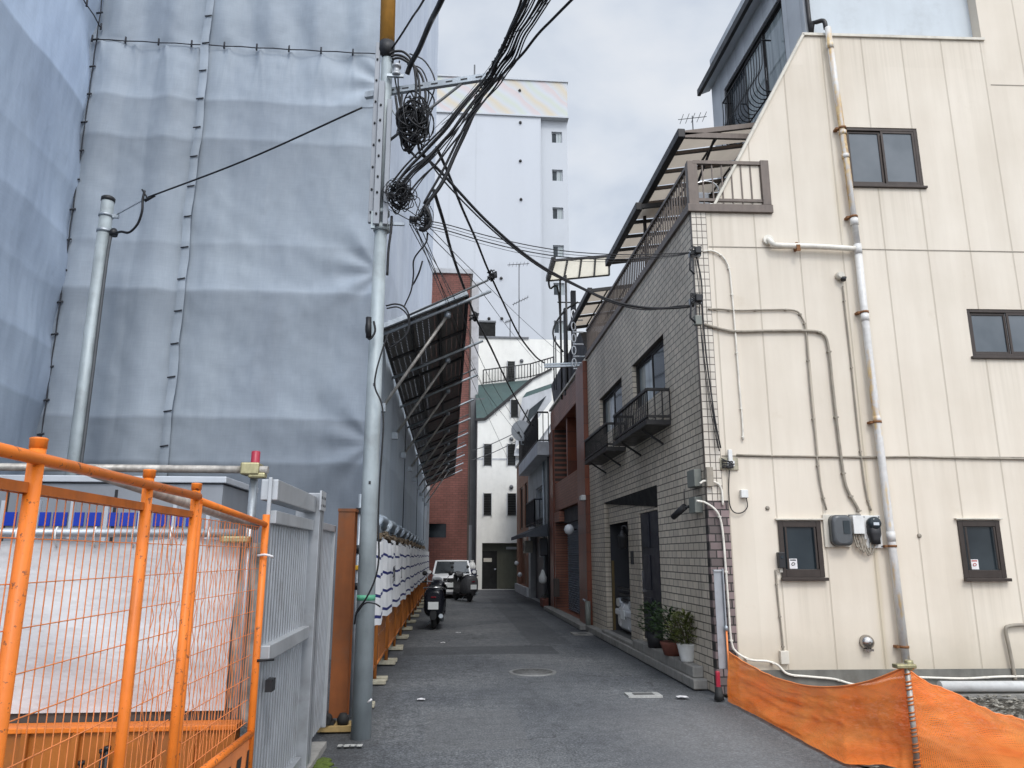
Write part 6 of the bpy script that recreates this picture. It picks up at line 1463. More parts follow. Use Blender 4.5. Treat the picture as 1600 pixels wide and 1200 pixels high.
# ================================================================== vehicles
def sect(x, w, z0, z1, y, n=20, e=3.2):
    r = []
    for i in range(n):
        a = 2*math.pi*i/n; c, s = math.cos(a), math.sin(a)
        r.append((x+math.copysign(abs(c)**(2/e), c)*w, y, (z0+z1)/2+math.copysign(abs(s)**(2/e), s)*(z1-z0)/2))
    return r
def scooter(lab, x, y, rot, body='scoot', helmet=False, lean=0):
    fr = Matrix.Translation((x, y, 0)) @ Matrix.Rotation(rot, 4, 'Z') @ Matrix.Rotation(lean, 4, 'Y')
    t = thing('scooter', lab, 'scooter', (0, 0, 0), fr=fr, group=None); B = lambda: MB(fr)
    for yy, nm in ((-.58, 'rear_wheel'), (.66, 'front_wheel')):
        w = B().lathe((-.055, yy, .235), [(.14, 0), (.205, .008), (.235, .04), (.235, .07), (.205, .102), (.14, .11)], 24, 'x').build(nm, 'rubber', t)
        B().lathe((-.04, yy, .235), [(.05, -.01), (.14, .0), (.14, .08), (.05, .09)], 16, 'x').build('hub', 'galv', w)
    B().loft([sect(0, .15, .40, .80, -.89, 20, 3.2), sect(0, .215, .30, .88, -.84, 20, 3.4), sect(0, .235, .26, .90, -.62, 20, 3.4), sect(0, .22, .26, .80, -.30, 20, 3), sect(0, .15, .26, .66, -.05, 20, 3), sect(0, .12, .24, .34, .05, 20, 3)]).build('rear_body', body, t)
    B().loft([sect(0, .10, .86, .91, -.74, 16, 2.6), sect(0, .16, .86, .95, -.58, 16, 2.6), sect(0, .15, .78, .90, -.25, 16, 2.6), sect(0, .10, .66, .78, -.04, 16, 2.6)]).build('seat', 'blackplastic', t)
    B().loft([sect(0, .17, .24, .32, -.05, 16, 4), sect(0, .18, .22, .30, .40, 16, 4)]).build('floorboard', 'blackplastic', t)
    B().loft([[(s*.20*k, yy, z) for s, k in ((-1, 1), (-.6, 1), (0, 1), (.6, 1), (1, 1), (.9, .96), (0, .9), (-.9, .96))] for yy, z, k in ((.38, .26, .8), (.46, .50, 1.0), (.50, .75, 1.0), (.44, .93, .72))]).build('leg_shield', body, t)
    B().loft([sect(0, .11, .86, .93, .32, 16, 2.5), sect(0, .17, .87, 1.02, .42, 16, 2.5), sect(0, .13, .88, 1.04, .54, 16, 2.5)]).build('handlebar_cowl', body, t)
    h = B().tube(smooth([(-.33, .28, .99), (-.22, .36, 1.0), (0, .44, .97), (.22, .36, 1.0), (.33, .28, .99)], 5), .014, 8).build('handlebar', 'chrome', t)
    for s in (-1, 1):
        B().tube([(s*.25, .34, .995), (s*.35, .27, .99)], .021, 10).build('grip', 'rubber', h)
        m = B().tube(smooth([(s*.21, .37, 1.0), (s*.25, .36, 1.10), (s*.30, .34, 1.16)], 4), .008, 6).build('mirror_stem', 'chrome', t)
        B().lathe((s*.31, .335, 1.19), [(.01, -.02), (.055, -.012), (.058, .0), (.05, .004)], 16, 'y').build('mirror', 'blackplastic', m)
        B().lathe((s*.13, -.80, .60), [(.012, -.06), (.035, -.045), (.04, .0), (.02, .02)], 12, 'y').build('turn_signal', 'lens', t)
    B().box(-.06, .06, -.915, -.835, .68, .715).build('tail_light', 'tail', t, bevel=.015)
    p = B().box(-.115, .115, -.935, -.925, .44, .60).build('number_plate', 'plate', t, bevel=.004)
    B().loft([sect(0, .075, .22, .40, -.92, 14, 3), sect(0, .09, .42, .47, -.72, 14, 3), sect(0, .08, .44, .49, -.50, 14, 3)]).build('mudguard', 'blackplastic', t)
    B().loft([sect(.0, .07, .42, .47, .42, 14, 3), sect(0, .085, .47, .51, .64, 14, 3), sect(0, .07, .38, .43, .86, 14, 3)]).build('front_mudguard', body, t)
    B().tube(smooth([(.14, -.05, .20), (.16, -.35, .18), (.17, -.55, .24), (.17, -.88, .30)], 4), .048, 12).build('exhaust', 'galv', t)
    B().tube([(0, .44, .95), (0, .62, .28)], .03, 8).build('fork', 'chrome', t)
    B().tube(smooth([(-.23, -.45, .86), (-.22, -.80, .90), (0, -.90, .91), (.22, -.80, .90), (.23, -.45, .86)], 5), .013, 8).build('grab_rail', 'chrome', t)
    B().tube([(-.05, -.25, .22), (-.20, -.30, .03)], .014, 6).build('side_stand', 'galv', t)
    return t

def car(lab, x, y, rot, prof, W, L, paint, nm='parked_car', slit=False):
    """small hatch; local +y is forward. prof: list of (y, z, halfwidth) along the roof line from nose to tail"""
    fr = Matrix.Translation((x, y, 0)) @ Matrix.Rotation(rot, 4, 'Z'); t = thing(nm, lab, 'car', (0, 0, 0), fr=fr); B = lambda: MB(fr)
    H = max(p[1] for p in prof); hw = W/2
    belt = .62*H
    # lower body: sections along y
    S = []
    for yy, zt, k, zb in ((L/2, .58, .72, .26), (L/2-.06, .72, .90, .19), (L/2-.28, .82, .985, .17), (L/2-.85, belt+.04, 1.0, .18), (0, belt+.02, 1.0, .18), (-L/2+.6, belt+.03, 1.0, .18), (-L/2+.12, belt, .96, .22), (-L/2, belt-.12, .88, .30)):
        S.append(sect(0, hw*k, zb, zt, yy, 24, 5))
    B().loft(S).build('body', paint, t)
    # greenhouse
    yw0, yw1 = L/2-.80, L/2-1.45; yr = -L/2+.05; tw = hw*.80
    g = B(); zt = H-.03
    A = [(-hw*.93, yw0, belt), (hw*.93, yw0, belt), (tw, yw1, zt), (-tw, yw1, zt)]; C = [(-hw*.93, yr+.05, belt), (hw*.93, yr+.05, belt), (tw, yr+.30, zt), (-tw, yr+.30, zt)]
    g.poly(A); g.poly([A[1], C[1], C[2], A[2]]); g.poly([C[0], A[0], A[3], C[3]]); g.poly([C[1], C[0], C[3], C[2]])
    g.build('glasshouse', 'carglass', t)
    B().loft([sect(0, tw*.97, zt-.02, zt+.01, yw1+.04, 20, 4), sect(0, tw*1.02, zt-.025, H, yw1-.25, 20, 4), sect(0, tw*1.02, zt-.025, H, yr+.5, 20, 4), sect(0, tw*.96, zt-.03, H-.04, yr+.25, 20, 4)]).build('roof', paint, t)
    p = B()
    for s in (0, 1):
        a, b = A[s], A[3-s]; p.bar(a, b, .075, .06); a, b = C[s], C[3-s]; p.bar(a, b, .10, .07)
        m = Vector(A[s]).lerp(Vector(C[s]), .45); m2 = Vector(A[3-s]).lerp(Vector(C[3-s]), .40); p.bar(m, m2, .08, .05); p.bar(A[s], C[s], .05, .05)
    p.bar(A[3], A[2], .05, .05).bar(A[0], A[1], .04, .04); p.split('pillar', paint, t, bevel=.012)
    # face
    f = L/2
    for s in (-1, 1):
        B().loft([sect(s*hw*.66, hw*.20, .62, .78, f+.005, 16, 2.6), sect(s*hw*.70, hw*.24, .61, .80, f-.09, 16, 2.6), sect(s*hw*.74, hw*.20, .64, .80, f-.25, 16, 2.6)]).build('headlight', 'lens', t)
        m = B().loft([sect(s*(hw+.10), .085, belt+.02, belt+.16, yw0-.10, 14, 2.6), sect(s*(hw+.10), .07, belt+.03, belt+.15, yw0-.02, 14, 2.4)]).build('mirror', paint, t); B().tube([(s*(hw-.03), yw0-.08, belt+.03), (s*(hw+.05), yw0-.08, belt+.06)], .025, 6).build('mirror_arm', 'blackplastic', m)
        for yy in (L/2-.62, -L/2+.58):
            w = B().lathe((s*(hw-.09)-.085, yy, .28), [(.16, 0), (.25, .012), (.28, .05), (.28, .12), (.25, .158), (.16, .17)], 24, 'x').build('wheel', 'rubber', t)
            B().lathe((s*(hw-.09)-.095, yy, .28), [(.05, 0), (.165, .02), (.165, .17), (.05, .19)], 16, 'x').build('rim', 'galv', w)
    if slit:
        for j in range(3): B().box(-hw*.62, hw*.62, f-.10, f+.012-.02*j, .84+j*.0+.0-.0-.11*(j-1), .885-.11*(j-1)).build('grille_bar', 'blackplastic', t)
        B().box(-hw*.55, hw*.55, f-.1, f-.005, .36, .46).build('lower_grille', 'blackplastic', t)
    else:
        B().box(-hw*.42, hw*.42, f-.1, f+.014, .62, .76).build('grille', 'blackplastic', t, bevel=.01); B().box(-hw*.62, hw*.62, f-.1, f+.008, .34, .46).build('lower_grille', 'blackplastic', t, bevel=.01)
    B().box(-hw*.88, hw*.88, f-.15, f+.03, .46, .58).build('bumper', paint, t, bevel=.03)
    B().box(-.165, .165, f+.031, f+.042, .42, .585).build('number_plate', 'plate', t)
    for s in (-1, 1): B().tube([(s*.05, yw0+.02, belt+.015), (s*.05+.35, yw0-.22, belt+.17)], .008, 5).build('wiper', 'blackplastic', t)
    B().box(-.09, .09, yw1-.02+.16, yw1+.10, zt-.12, zt-.06).build('rear_view_mirror', 'blackplastic', t)
    return t
def vehicles():
    scooter('dark scooter seen from behind with white plate, parked by the orange fences', -.27, 18.35, R(-3), 'scoot')
    scooter('grey covered scooter with red reflector standing in front of the white car', .55, 28.4, R(22), 'cover')
    car('white hatchback facing the camera at the far end of the alley', .14, 31.55, math.pi, [(1.7, .7, .6), (0, 1.42, .6)], 1.56, 3.4, 'carwhite')
    car('silver car nosing out of the dark garage in the tiled house', 5.16, 14.78, math.pi/2, [(1.7, .7, .6), (0, 1.62, .6)], 1.62, 3.6, 'carsilver', 'garage_car', True)
    # navy bin and white bag by the white house corner
    q = onG(739, 922); t = thing('waste_bin', 'navy waste bin with white bag at the white house corner', 'bin', (q.x, 37.3, 0))
    MB().lathe((1.05, 37.2, 0), [(.28, 0), (.32, .9), (.34, .92)], 14).build('bin', 'blue_bin', t); MB().lathe((1.12, 37.2, .92), [(.18, 0), (.22, .15), (.14, .32), (.08, .4), (.11, .46)], 10).build('bag', 'whiteplastic', t)

def plants():
    q = onG(1077, 1045, .255); t = thing('potted_shrub', 'olive leaved shrub in white ribbed pot on the concrete step', 'potted plant', (3.13, 10.28, .255))
    c = (3.14, 10.2, .252); pf = [(.085, 0)]
    for i in range(12): pf += [(.088+.0035*i, .012+i*.017), (.094+.0035*i, .018+i*.017)]
    pf += [(.135, .225), (.128, .225)]
    MB().lathe(c, pf, 24).build('pot', 'whitepot', t); MB().lathe((c[0], c[1], c[2]+.20), [(.12, 0), (.02, .012)], 16).build('soil', 'soil', t)
    m = MB()
    for i in range(9): a = i*.7; m.tube(smooth([(c[0], c[1], c[2]+.2), (c[0]+.05*math.cos(a), c[1]+.05*math.sin(a), c[2]+.33), (c[0]+.13*math.cos(a), c[1]+.13*math.sin(a), c[2]+.50)], 4), .005, 5)
    m.build('stem', 'bark', t); leaves(t, (c[0], c[1], c[2]+.22), .20, .38, 560, 'leaf2', .068)
    t = thing('potted_shrub', 'dark green shrub in terracotta bowl beside the white pot', 'potted plant', (3.15, 11.0, .255)); c = (3.145, 10.85, .252)
    MB().lathe(c, [(.13, 0), (.17, .12), (.185, .15), (.185, .18), (.17, .18)], 20).build('bowl', 'terracotta', t); MB().lathe((c[0], c[1], c[2]+.15), [(.165, 0), (.02, .012)], 16).build('soil', 'soil', t)
    leaves(t, (c[0], c[1], c[2]+.18), .24, .44, 560, 'leaf', .066)
    m = MB()
    for i in range(8): a = i*.8; m.tube(smooth([(c[0], c[1], c[2]+.15), (c[0]+.06*math.cos(a), c[1]+.06*math.sin(a), c[2]+.35), (c[0]+.16*math.cos(a), c[1]+.16*math.sin(a), c[2]+.55)], 4), .006, 5)
    m.build('stem', 'bark', t)
    t = thing('potted_shrub', 'darkest leafy shrub in a black pot at the tiled house door', 'potted plant', (3.15, 11.6, .255)); c = (3.14, 11.75, .252)
    MB().lathe(c, [(.12, 0), (.15, .24), (.14, .24)], 16).build('pot', 'blackplastic', t); leaves(t, (c[0], c[1], c[2]+.22), .22, .42, 460, 'leaf', .066)

# ================================================================== RIGHT FOREGROUND: posts and debris net
def net():
    P0 = onY(1133, 1020, 9.06); S = onG(1131, 1092)
    PT = onY(1417, 1043, 5.95); PB = Vector((PT.x-.0, 5.95, 0))
    t = thing('net_post', 'grey steel stake with clamp holding up the peak of the orange net', 'post', (PT.x, 5.95, 0))
    MB().tube([PB, PT+Vector((0, 0, .03))], .021, 12).build('stake', 'pipe_old', t)
    MB().box(PT.x-.10, PT.x+.06, 5.91, 5.99, PT.z-.005, PT.z+.028).lathe((PT.x+.02, 5.95, PT.z-.02), [(.035, 0), (.035, .075)], 8).split('clamp', 'clamp', t, bevel=.008)
    # stakes at the left end
    a = onG(1124, 1088); xx = a.x
    t = thing('angle_post', 'grey aluminium angle post by the dark corner bricks', 'post', (3.02, 9.0, 0))
    tp = onY(1122, 890, 9.05)
    MB().box(tp.x-.06, tp.x+.035, 9.04, 9.052, .32, tp.z).box(tp.x+.036, tp.x+.05, 9.0, 9.06, .32, tp.z+.012).split('angle', 'alu', t, bevel=.003)
    MB().box(tp.x-.065, tp.x+.05, 9.02, 9.06, tp.z-.02, tp.z+.0).build('top_cap', 'alu_l', t)
    t = thing('reflector_stake', 'red reflector stake with black foot at the end of the orange net', 'stake', (3.0, 8.98, 0))
    q = onY(1122, 1060, 8.95); MB().box(q.x-.028, q.x+.022, 8.93, 8.97, .12, .31).build('reflector', 'redcap', t, bevel=.012); MB().lathe((q.x, 8.95, 0), [(.06, 0), (.05, .05), (.035, .14)], 12).build('foot', 'rubber', t)
    t = thing('orange_stake', 'thin orange stake holding the left end of the net', 'stake', (P0.x, 9.0, 0)); q = onY(1135, 985, 9.0)
    MB().tube([(q.x, 9.0, 0), (q.x, 9.0, q.z)], .011, 8).build('rod', 'orange_l', t); MB().lathe((q.x, 9.0, q.z), [(.02, 0), (.02, .04), (.01, .055)], 10).build('knob', 'galv', t)
    # the net: saddle from the stake to the post, then draped away to the right
    A = Vector((q.x, 8.97, onY(1133, 1018, 8.97).z)); Bt = PT
    k0 = onG(1136, 1098); k1 = onG(1325, 1195); k2 = PB+Vector((.0, .03, 0))
    def top(u):
        p = A.lerp(Bt+Vector((0, .03, 0)), u); p.z = lerp(A.z, Bt.z, u)-.40*4*u*(1-u)*(.9+.2*u)*.62; return p
    def bot(u): p = k0.lerp(k1, u/.62) if u < .62 else k1.lerp(k2, (u-.62)/.38); return p+Vector((.06*math.sin(u*9)*.3, 0, .012))
    def f(u, v):
        a, b = top(u), bot(u); p = a.lerp(b, v)
        d = .10*math.sin(math.pi*v)*math.sin(math.pi*u)
        d += .03*noise.noise(Vector((u*5, v*2.5, 1)))+.014*noise.noise(Vector((u*22, v*9, 4)))+.022*math.sin(v*26+u*5+3*noise.noise(Vector((u*4, v*1.5, 0))))*math.sin(math.pi*min(1, u*1.3))*(.25+.75*v)
        fan = math.exp(-(1-u)*5); d += .028*fan*math.sin(math.atan2(v, 1.02-u)*15)*v
        return (p.x+d, p.y+d*.55, max(.012, p.z+.4*d*v*(1-v)))
    t = thing('orange_net', 'orange debris net sagging from the corner post over a steel stake', 'net', (3.2, 7.4, 0))
    MB().grid(130, 70, f).build('net_skirt', 'net', t)
    R_ = [onY(1600, 1122, 6.9), onY(1760, 1200, 7.0)]
    def top2(u): 
        p = (Bt+Vector((0, .03, 0))).lerp(R_[0], min(1, u*1.5)) if u < .667 else R_[0].lerp(R_[1], (u-.667)*3); p.z -= .06*math.sin(math.pi*u); p.z = max(p.z, .08); return p
    e0, e1 = PB+Vector((.0, .035, .01)), Vector((5.9, 3.8, .02))
    def f2(u, v):
        a, b = top2(u), e0.lerp(e1, u); p = a.lerp(b, v**.92)
        d = .06*noise.noise(Vector((u*4, v*3, 7)))+.016*noise.noise(Vector((u*20, v*14, 2)))+.05*math.sin(u*13+2.5*noise.noise(Vector((u*2, v*1.2, 3))))*math.sin(math.pi*v)*(.3+.7*u)
        fan = math.exp(-u*3.5); d += .035*fan*math.sin(math.atan2(v, u+.02)*17)*min(1, v*2)
        return (p.x, p.y-d*.3, max(.012, p.z+d+.10*math.sin(math.pi*v)*(1-u)*.0))
    MB().grid(130, 90, f2).build('net_drape', 'net', t)
    e = MB().tube([Vector(f(i/50, 0)) for i in range(51)], .009, 6).tube([Vector(f2(i/50, 0)) for i in range(51)], .008, 6); e.build('hem_rope', 'orange_l', t)
    h = MB()
    for i in range(26):
        z = PT.z-.07-i*.028
        if z > 0 and i % 4 != 1: h.tube([(PT.x+.024*math.cos(b), 5.95+.024*math.sin(b), z+.006*b) for b in [j*.6 for j in range(11)]], .006, 4)
    h.build('binding', 'orange_d', t)

# ================================================================== overhead wires
def cable(name, lab, pts, r, mat='cable', n=6, cat='cable', group=None, wob=0):
    P = smooth(pts, 8)
    if wob: P = [p+Vector((noise.noise(p*3), noise.noise(p*3+Vector((5, 0, 0))), noise.noise(p*3+Vector((0, 9, 0)))))*wob for p in P]
    return MB().tube(P, r, n).solo(name, mat, lab, cat, group)
def wires():
    Y0 = 7.45
    def p(x, y, d=Y0): return onY(x, y, d)
    # feeders climbing over the camera from the arm end
    tops = [(814, 0), (826, 0), (834, 0), (841, 0), (847, 0), (853, 0), (858, 0), (822, 0), (831, 0), (844, 0), (850, 0)]
    lows = [(616, 290), (622, 284), (630, 296), (618, 298), (634, 290), (640, 302), (626, 280), (612, 284), (644, 306), (620, 302), (636, 284)]
    g = 'black wires fanning from the steel pole up over the alley'
    for i, (a, b) in enumerate(zip(tops, lows)):
        x2, y2 = a[0]+(a[0]-765)*.55+(i-3)*3, -90
        cable('feeder_wire', 'thin black wire in the bundle passing the arm tip on the steel pole', [p(x2, y2, 5.6), p(a[0], a[1], 6.1), p(lerp(a[0], 764+(i % 7)*3, .52), lerp(a[1], 112+(i % 7)*3, .52)+3, 6.6), p(764+(i % 7)*3, 112+(i % 7)*3, 7.08), p(lerp(765+(i % 7)*3, b[0], .42), lerp(112+(i % 7)*3, b[1], .42)+3, 7.22), p(lerp(765+(i % 7)*3, b[0], .75), lerp(112+(i % 7)*3, b[1], .75)+3, 7.33), p(b[0], b[1], 7.4)], (.013, .009, .008, .012, .007, .010, .007, .010, .006, .009, .006)[i], group=g, wob=.025)
    cable('feeder_cable', 'thick twisted cable in the bundle, from sky to the low coil on the pole', [p(860, -90, 5.5), p(822, 0, 6.0), p(790, 62, 6.6), p(768, 118, 7.08), p(748, 160, 7.2), p(718, 225, 7.3), p(690, 285, 7.35), p(665, 320, 7.4), p(652, 343, 7.42)], .021, wob=.015)
    cable('feeder_cable', 'outermost thick cable right of the bundle, from sky to the pole arm', [p(985, -90, 5.3), p(893, 0, 6.0), p(840, 55, 6.6), p(790, 112, 7.05), p(752, 150, 7.2), p(722, 205, 7.3), p(690, 268, 7.35), p(662, 318, 7.4)], .014, wob=.01)
    m = MB()
    for i in range(22):
        k = i/21; c = p(lerp(805, 738, k), lerp(42, 170, k), lerp(6.75, 7.25, k)); rr = .020+.008*math.sin(i*2.1)
        m.tube([c+Vector((rr*math.cos(a)+rnd.uniform(-.006, .006), rr*math.sin(a), .07*a/6+rnd.uniform(-.006, .006))) for a in [j*.7 for j in range(10)]], .006, 4)
    m.solo('spiral_hanger', 'cable', 'black spiral hanger wrapped round the wire bundle at the arm tip', 'cable hanger')
    cable('feeder_cable', 'very thick cable from sky to the insulator just right of the ochre guard', [p(740, -110, 5.4), p(690, 0, 6.0), p(672, 36, 6.5), p(655, 76, 7.0), p(642, 100, 7.3), p(636, 116, 7.38)], .027)
    cable('feeder_cable', 'second feeder from the sky to the collar under the ochre guard', [p(712, -95, 5.4), p(662, 0, 6.3), p(645, 26, 6.8), p(626, 56, 7.2), p(611, 78, 7.42)], .011)
    cable('pale_wire', 'hair thin wire right of the bundle between arm and sky', [p(860, 0, 6.0), p(800, 60, 6.6), p(740, 150, 7.1), p(690, 195, 7.3)], .003, 'cable_l')
    cable('pale_wire', 'hair thin wire left of the bundle from the coil to the sky', [p(838, -20, 6.0), p(776, 88, 6.9), p(720, 160, 7.2), p(680, 200, 7.3)], .003, 'cable_l')
    # coils
    def coil(lab, cx, cy, rx, rz, n, r, tails, sq=.4):
        c = p(cx, cy, Y0-.10); k = MB()
        for i in range(n):
            a0 = rnd.uniform(0, 6.28); ax, az = rx*rnd.uniform(.2, .9), rz*rnd.uniform(.25, .8); ox, oz = rnd.uniform(-.8, .8)*rx*.6, rnd.uniform(-1, .7)*rz*.35; tl = rnd.uniform(-.7, .7); oy = rnd.uniform(-.10, .06)
            pts = []
            for j in range(22):
                a = a0+6.6*j/21; x, z = ax*math.cos(a), az*math.sin(a); pts.append(c+Vector((ox+x*math.cos(tl)-z*math.sin(tl)*.6, oy+.05*math.sin(a*2+i), oz+z*math.cos(tl)+x*math.sin(tl)*.6)))
            k.tube(pts, r*rnd.choice((.6, .8, 1, 1.3)), 5)
        for tl in tails: k.tube(smooth([p(*q) for q in tl], 5), r, 5)
        k.solo('cable_coil', 'cable', lab, 'cable coil')
    coil('large messy black cable coil hung below the pole arm', 648, 192, .17, .36, 42, .0088, [[(636, 100), (660, 110), (670, 150), (655, 200), (660, 235)], [(640, 84), (664, 96), (680, 130), (668, 170)], [(624, 95), (622, 130), (628, 175)], [(618, 90), (615, 110), (640, 240)], [(640, 140), (648, 160), (638, 190)], [(655, 132), (676, 150), (676, 170), (655, 200)]])
    coil('smaller tangled wire knot below the pole bracket', 624, 305, .15, .20, 40, .0052, [[(612, 290), (640, 300), (655, 330)], [(616, 318), (640, 330), (660, 345)], [(622, 300), (655, 310), (650, 335)], [(615, 330), (636, 342), (660, 352)]])
    coil('round loop cluster of wires hanging right of the pole bracket', 662, 342, .10, .11, 10, .005, [[(648, 340), (662, 336), (672, 318)], [(672, 322), (677, 335), (672, 355), (650, 358), (644, 350)]])
    k = MB()
    for pts_ in ([(608, 84), (618, 80), (632, 82), (645, 98), (650, 130), (648, 160), (640, 190)], [(610, 88), (622, 86), (636, 92), (650, 110), (656, 140), (654, 170), (660, 205)], [(612, 92), (628, 92), (655, 112), (664, 140), (663, 165), (650, 200), (655, 235)], [(618, 150), (622, 180), (626, 215), (640, 240)], [(628, 148), (626, 185), (634, 225), (650, 246)], [(640, 150), (652, 185), (645, 225), (630, 235)]): k.tube(smooth([p(*q, 7.40) for q in pts_], 6), .014, 7)
    k.solo('slack_loop', 'cable', 'thick black slack loops arching from the collar below the ochre guard', 'cable')
    t = thing('cable_closure', 'fat black U shaped cable closure near the pole bracket', 'cable closure', p(672, 335))
    MB().tube(smooth([p(663, 322, 7.38), p(668, 330, 7.38), p(671, 345, 7.38), p(664, 358, 7.38), p(655, 357, 7.38)], 5), .028, 8).build('body', 'cable', t); MB().tube([p(640, 342, 7.4), p(652, 344, 7.4)], .035, 8).build('sleeve', 'blackplastic', t)
    # service drops to the tiled corner
    e = onX(1088, 482, 3.10); e = Vector((3.13, 9.25, 4.95)); e = onY(1084, 478, 9.2)
    cable('service_drop', 'thick paired black cable from the large coil to the middle of the tiled corner', [p(655, 238), p(690, 270, 7.6), p(760, 345, 7.9), p(830, 405, 8.2), p(893, 442, 8.5), p(955, 470, 8.8), p(1010, 481, 9.0), p(1055, 481, 9.15), e], .017)
    cable('service_drop', 'slimmer cable running with the thick paired cable to the tiled corner', [p(662, 240), p(700, 290, 7.6), p(770, 360, 7.9), p(840, 415, 8.2), p(900, 447, 8.5), p(960, 474, 8.8), p(1010, 484, 9.0), p(1060, 478, 9.15), e], .009)
    e2 = onY(1084, 394, 9.2)
    for i in range(4):
        cable('service_wire', 'thin black wire in the near level group crossing to the upper tiled corner', [p(640, 342+i*3), p(690, 349+i*4.5, 7.7), p(760, 368+i*5, 8.0), p(830, 384+i*5, 8.3), p(900, 394+i*4.6, 8.6), p(980, 398+i*3.4, 8.9), p(1050, 396+i*1.8, 9.1), e2], (.006, .0035, .0065, .003)[i], group='thin wires to the upper tiled corner')
    # cable gear at the corner
    for nm, (cx, cy), lab in (('corner_bracket', (1086, 398), 'upper knot of black cable gear on the tiled corner'), ('corner_bracket', (1087, 472), 'middle knot of black cable gear on the tiled corner')):
        c = onY(cx, cy, 9.18); t = thing(nm, lab, 'cable bracket', c); k = MB()
        MB().box(c.x-.08, c.x+.07, 9.14, 9.22, c.z-.03, c.z+.04).build('plate', 'galv', t, bevel=.005)
        for i in range(12): a = rnd.uniform(0, 6.28); k.tube(smooth([c+Vector((rnd.uniform(-.1, .08), -.08, rnd.uniform(-.05, .1))) for _ in range(4)], 4), .006, 5)
        k.tube([c+Vector((-.08, -.06, -.02)), c+Vector((-.10, -.06, -.24)), c+Vector((-.04, -.06, -.30))], .014, 6); k.build('wire_tangle', 'cable', t)
        MB().box(c.x-.03, c.x+.05, 9.06, 9.13, c.z-.02, c.z+.07).split('clamp', 'blackplastic', t, bevel=.01)
    c = onY(1090, 500, 9.18); MB().box(c.x-.05, c.x+.04, 9.12, 9.2, c.z-.08, c.z+.05).solo('cable_hood', 'greenbox', 'pale green cable hood on the middle of the tiled corner', 'cable hood', bevel=.01)
    for k, pts in enumerate(([(1088, 400), (1096, 440), (1098, 490), (1104, 560), (1112, 620), (1118, 660), (1126, 700)], [(1092, 480), (1097, 530), (1106, 600), (1116, 660), (1124, 705)], [(1086, 405), (1092, 450), (1094, 500), (1100, 570), (1112, 650), (1122, 700)])):
        cable('corner_cable', 'black cable running down over the pale corner tiles to the terminal board', [onY(x, y, 9.20) for x, y in pts], (.010, .006, .005)[k], group='black cables down the tiled corner')
    # long runs up the alley
    cable('long_cable', 'thick dark cable running from the pole up the alley past the black roof box', [p(678, 298), p(694, 350, 8.5), p(706, 395, 9.6), p(727, 455, 11.5), p(745, 500, 13.5), p(768, 545, 16), p(794, 600, 20), p(822, 650, 24.0), p(838, 672, 26)], .022)
    cable('long_cable', 'dark cable from the pole to the wire bracket on the red brown house', [p(682, 230), p(700, 270, 8.0), p(722, 325, 9.2), p(744, 375, 10.6), p(762, 420, 12), p(785, 470, 13.6), p(812, 525, 15.5), p(836, 556, 17.5), p(850, 567, 18.6)], .018)
    k = MB(); c = p(768, 430, 12.2)
    for i in range(7): k.tube(smooth([c+Vector((rnd.uniform(-.08, .08), rnd.uniform(-.05, .05), rnd.uniform(-.09, .09))) for _ in range(5)], 4), .012, 5)
    k.solo('cable_joint', 'cable', 'ragged black joint halfway along the cable to the red brown house', 'cable joint')
    k = MB(); c = p(745, 495, 13.4)
    for i in range(6): k.tube(smooth([c+Vector((rnd.uniform(-.15, .04), rnd.uniform(-.05, .05), rnd.uniform(-.09, .09))) for _ in range(5)], 4), .013, 5)
    k.solo('cable_joint', 'cable', 'ragged black joint on the thick alley cable above the roof box', 'cable joint')
    gl = 'thin wires running from the pole up the alley'
    ends = [((640, 350), (700, 470, 10.5), (752, 600, 17), (822, 695, 27)), ((645, 352), (712, 470, 10.5), (770, 600, 17), (826, 690, 27)), ((650, 355), (690, 450, 10), (740, 600, 17), (795, 720, 30)),
            ((668, 352), (740, 425, 11), (830, 512, 18), (905, 577, 24)), ((660, 355), (740, 440, 11), (800, 520, 18), (846, 575, 30)), ((648, 350), (690, 460, 11), (735, 560, 18), (776, 650, 32)), ((655, 350), (683, 415, 10), (712, 480, 14), (750, 560, 22))]
    for i, q in enumerate(ends): cable('alley_wire', 'hair thin wire running from the low coil away up the alley', [p(*q[0]), p(*q[1]), p(*q[2]), p(*q[3])], .0055, 'cable_l' if i % 2 else 'cable', 5, group=gl)
    for i, (a, b) in enumerate((((735, 705), (802, 678)), ((735, 720), (806, 690)))): cable('cross_wire', ['upper', 'lower'][i]+' thin wire crossing before the white house louvres', [p(a[0], a[1], 36), p((a[0]+b[0])/2, (a[1]+b[1])/2+2, 36), p(b[0], b[1], 36)], .02, 'cable_l', 5)
    # looped slack hanging from the canopy edge and along the pole
    cable('slack_cable', 'slack black cable dropping from the pole coil to the canopy edge', [p(668, 365), p(665, 380, 8.2), p(647, 405, 8.8), p(646, 430, 9.4), p(642, 455, 10), p(632, 478, 10.4)], .010)
    k = MB().tube(smooth([p(603, 478, 10.2), p(618, 475, 10.2), p(632, 480, 10.2), p(640, 497, 10.2), p(637, 520, 10.2), p(622, 535, 10.2), p(606, 545, 10.2)], 5), .012, 6).tube(smooth([p(604, 482, 10.2), p(622, 480, 10.2), p(636, 492, 10.2), p(638, 512, 10.2), p(628, 530, 10.2), p(612, 538, 10.2)], 5), .010, 6)
    k.solo('slack_loop', 'cable', 'round black cable loop hanging under the canopy beside the pole', 'cable')
    cable('tail_wire', 'short frayed wire hanging above the canopy corner', [p(660, 408, 9), p(655, 425, 9), p(648, 440, 9.1), p(644, 446, 9.1)], .012)
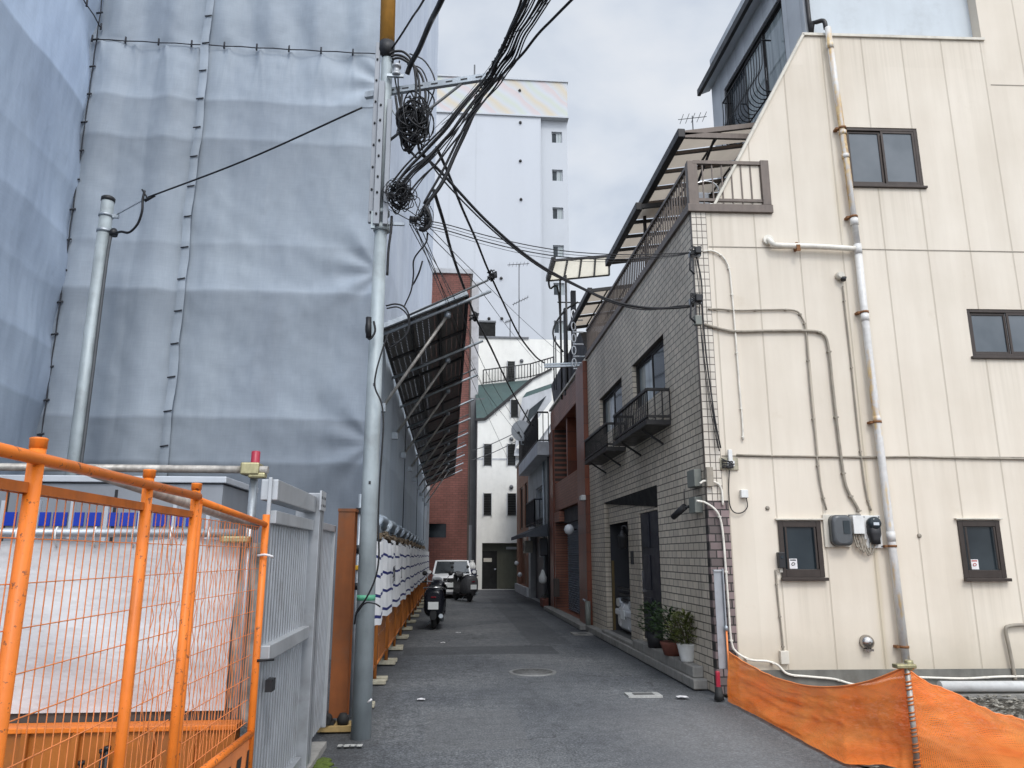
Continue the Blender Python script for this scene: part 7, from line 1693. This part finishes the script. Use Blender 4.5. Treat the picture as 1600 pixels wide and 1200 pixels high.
    cable('riser_cable', 'black cable snaking down the right side of the steel pole to its foot strap', [onY(607, 520, 7.33), onY(598, 545, 7.32), onY(588, 580, 7.30), onY(586, 605, 7.3), onY(596, 630, 7.3), onY(599, 660, 7.3), onY(597, 700, 7.3), onY(593, 760, 7.31), onY(591, 820, 7.31), onY(592, 870, 7.31), onY(586, 905, 7.30), onY(572, 935, 7.30), onY(558, 955, 7.34), onY(554, 975, 7.4)], .009)
    cable('riser_cable', 'short thick cable tail dropping behind the pole bracket', [p(612, 338, 7.4), p(611, 360, 7.38), p(607, 390, 7.38), p(605, 430, 7.4)], .014)
    k = MB().tube(smooth([onY(575, 495, 7.3), onY(572, 515, 7.3), onY(577, 530, 7.3), onY(586, 518, 7.3), onY(584, 502, 7.3)], 5), .011, 6).tube([onY(576, 496, 7.3), onY(576, 528, 7.3)], .03, 6)
    k.solo('pole_cable_loop', 'cable', 'small black cable loop strapped to the left of the steel pole', 'cable')
    cable('pole_strap', 'black strap loop round the steel pole above the green tape', [onY(594, 948, 7.31), onY(585, 943, 7.27), onY(570, 943, 7.27), onY(556, 960, 7.33)], .007)
    # guy from the service pole
    a = Vector((-4.41, 9.55, 5.96)); j = onY(232, 308, 9.3); b = onY(566, 168, 7.55); b2 = onY(606, 172, 7.45)
    cable('guy_wire', 'dark stay wire from the service pole to the steel pole arm', [j, j.lerp(b, .5)-Vector((0, 0, .05)), b], .012)
    cable('guy_wire', 'pale end of the stay wire at the service pole ring', [a, j], .010, 'galv')
    cable('guy_wire', 'short pale tail of the stay wire tied behind the pole arm', [b, onY(582, 168, 7.5), onY(606, 165, 7.45), onY(618, 180, 7.42)], .008, 'galv')
    k = MB().tube(smooth([onY(226, 298, 9.3), onY(223, 312, 9.3), onY(222, 330, 9.3), onY(215, 350, 9.35), onY(202, 363, 9.4), onY(190, 362, 9.45), onY(180, 364, 9.5)], 5), .016, 6).tube([onY(226, 314, 9.3), onY(242, 305, 9.28)], .02, 6).tube([onY(222, 296, 9.3), onY(232, 312, 9.3)], .012, 6)
    k.solo('drop_tail', 'cable', 'black drop cable curling from the stay wire into the service pole', 'cable')

setting(); world_cam(); sheeted_building(); canopy(); poles(); site_fence(); enclosure(); gate(); alley_barriers()
corner_house(); terrace_roofs(); wall_things(); far_houses(); far_end(); vehicles(); plants(); net(); wires()
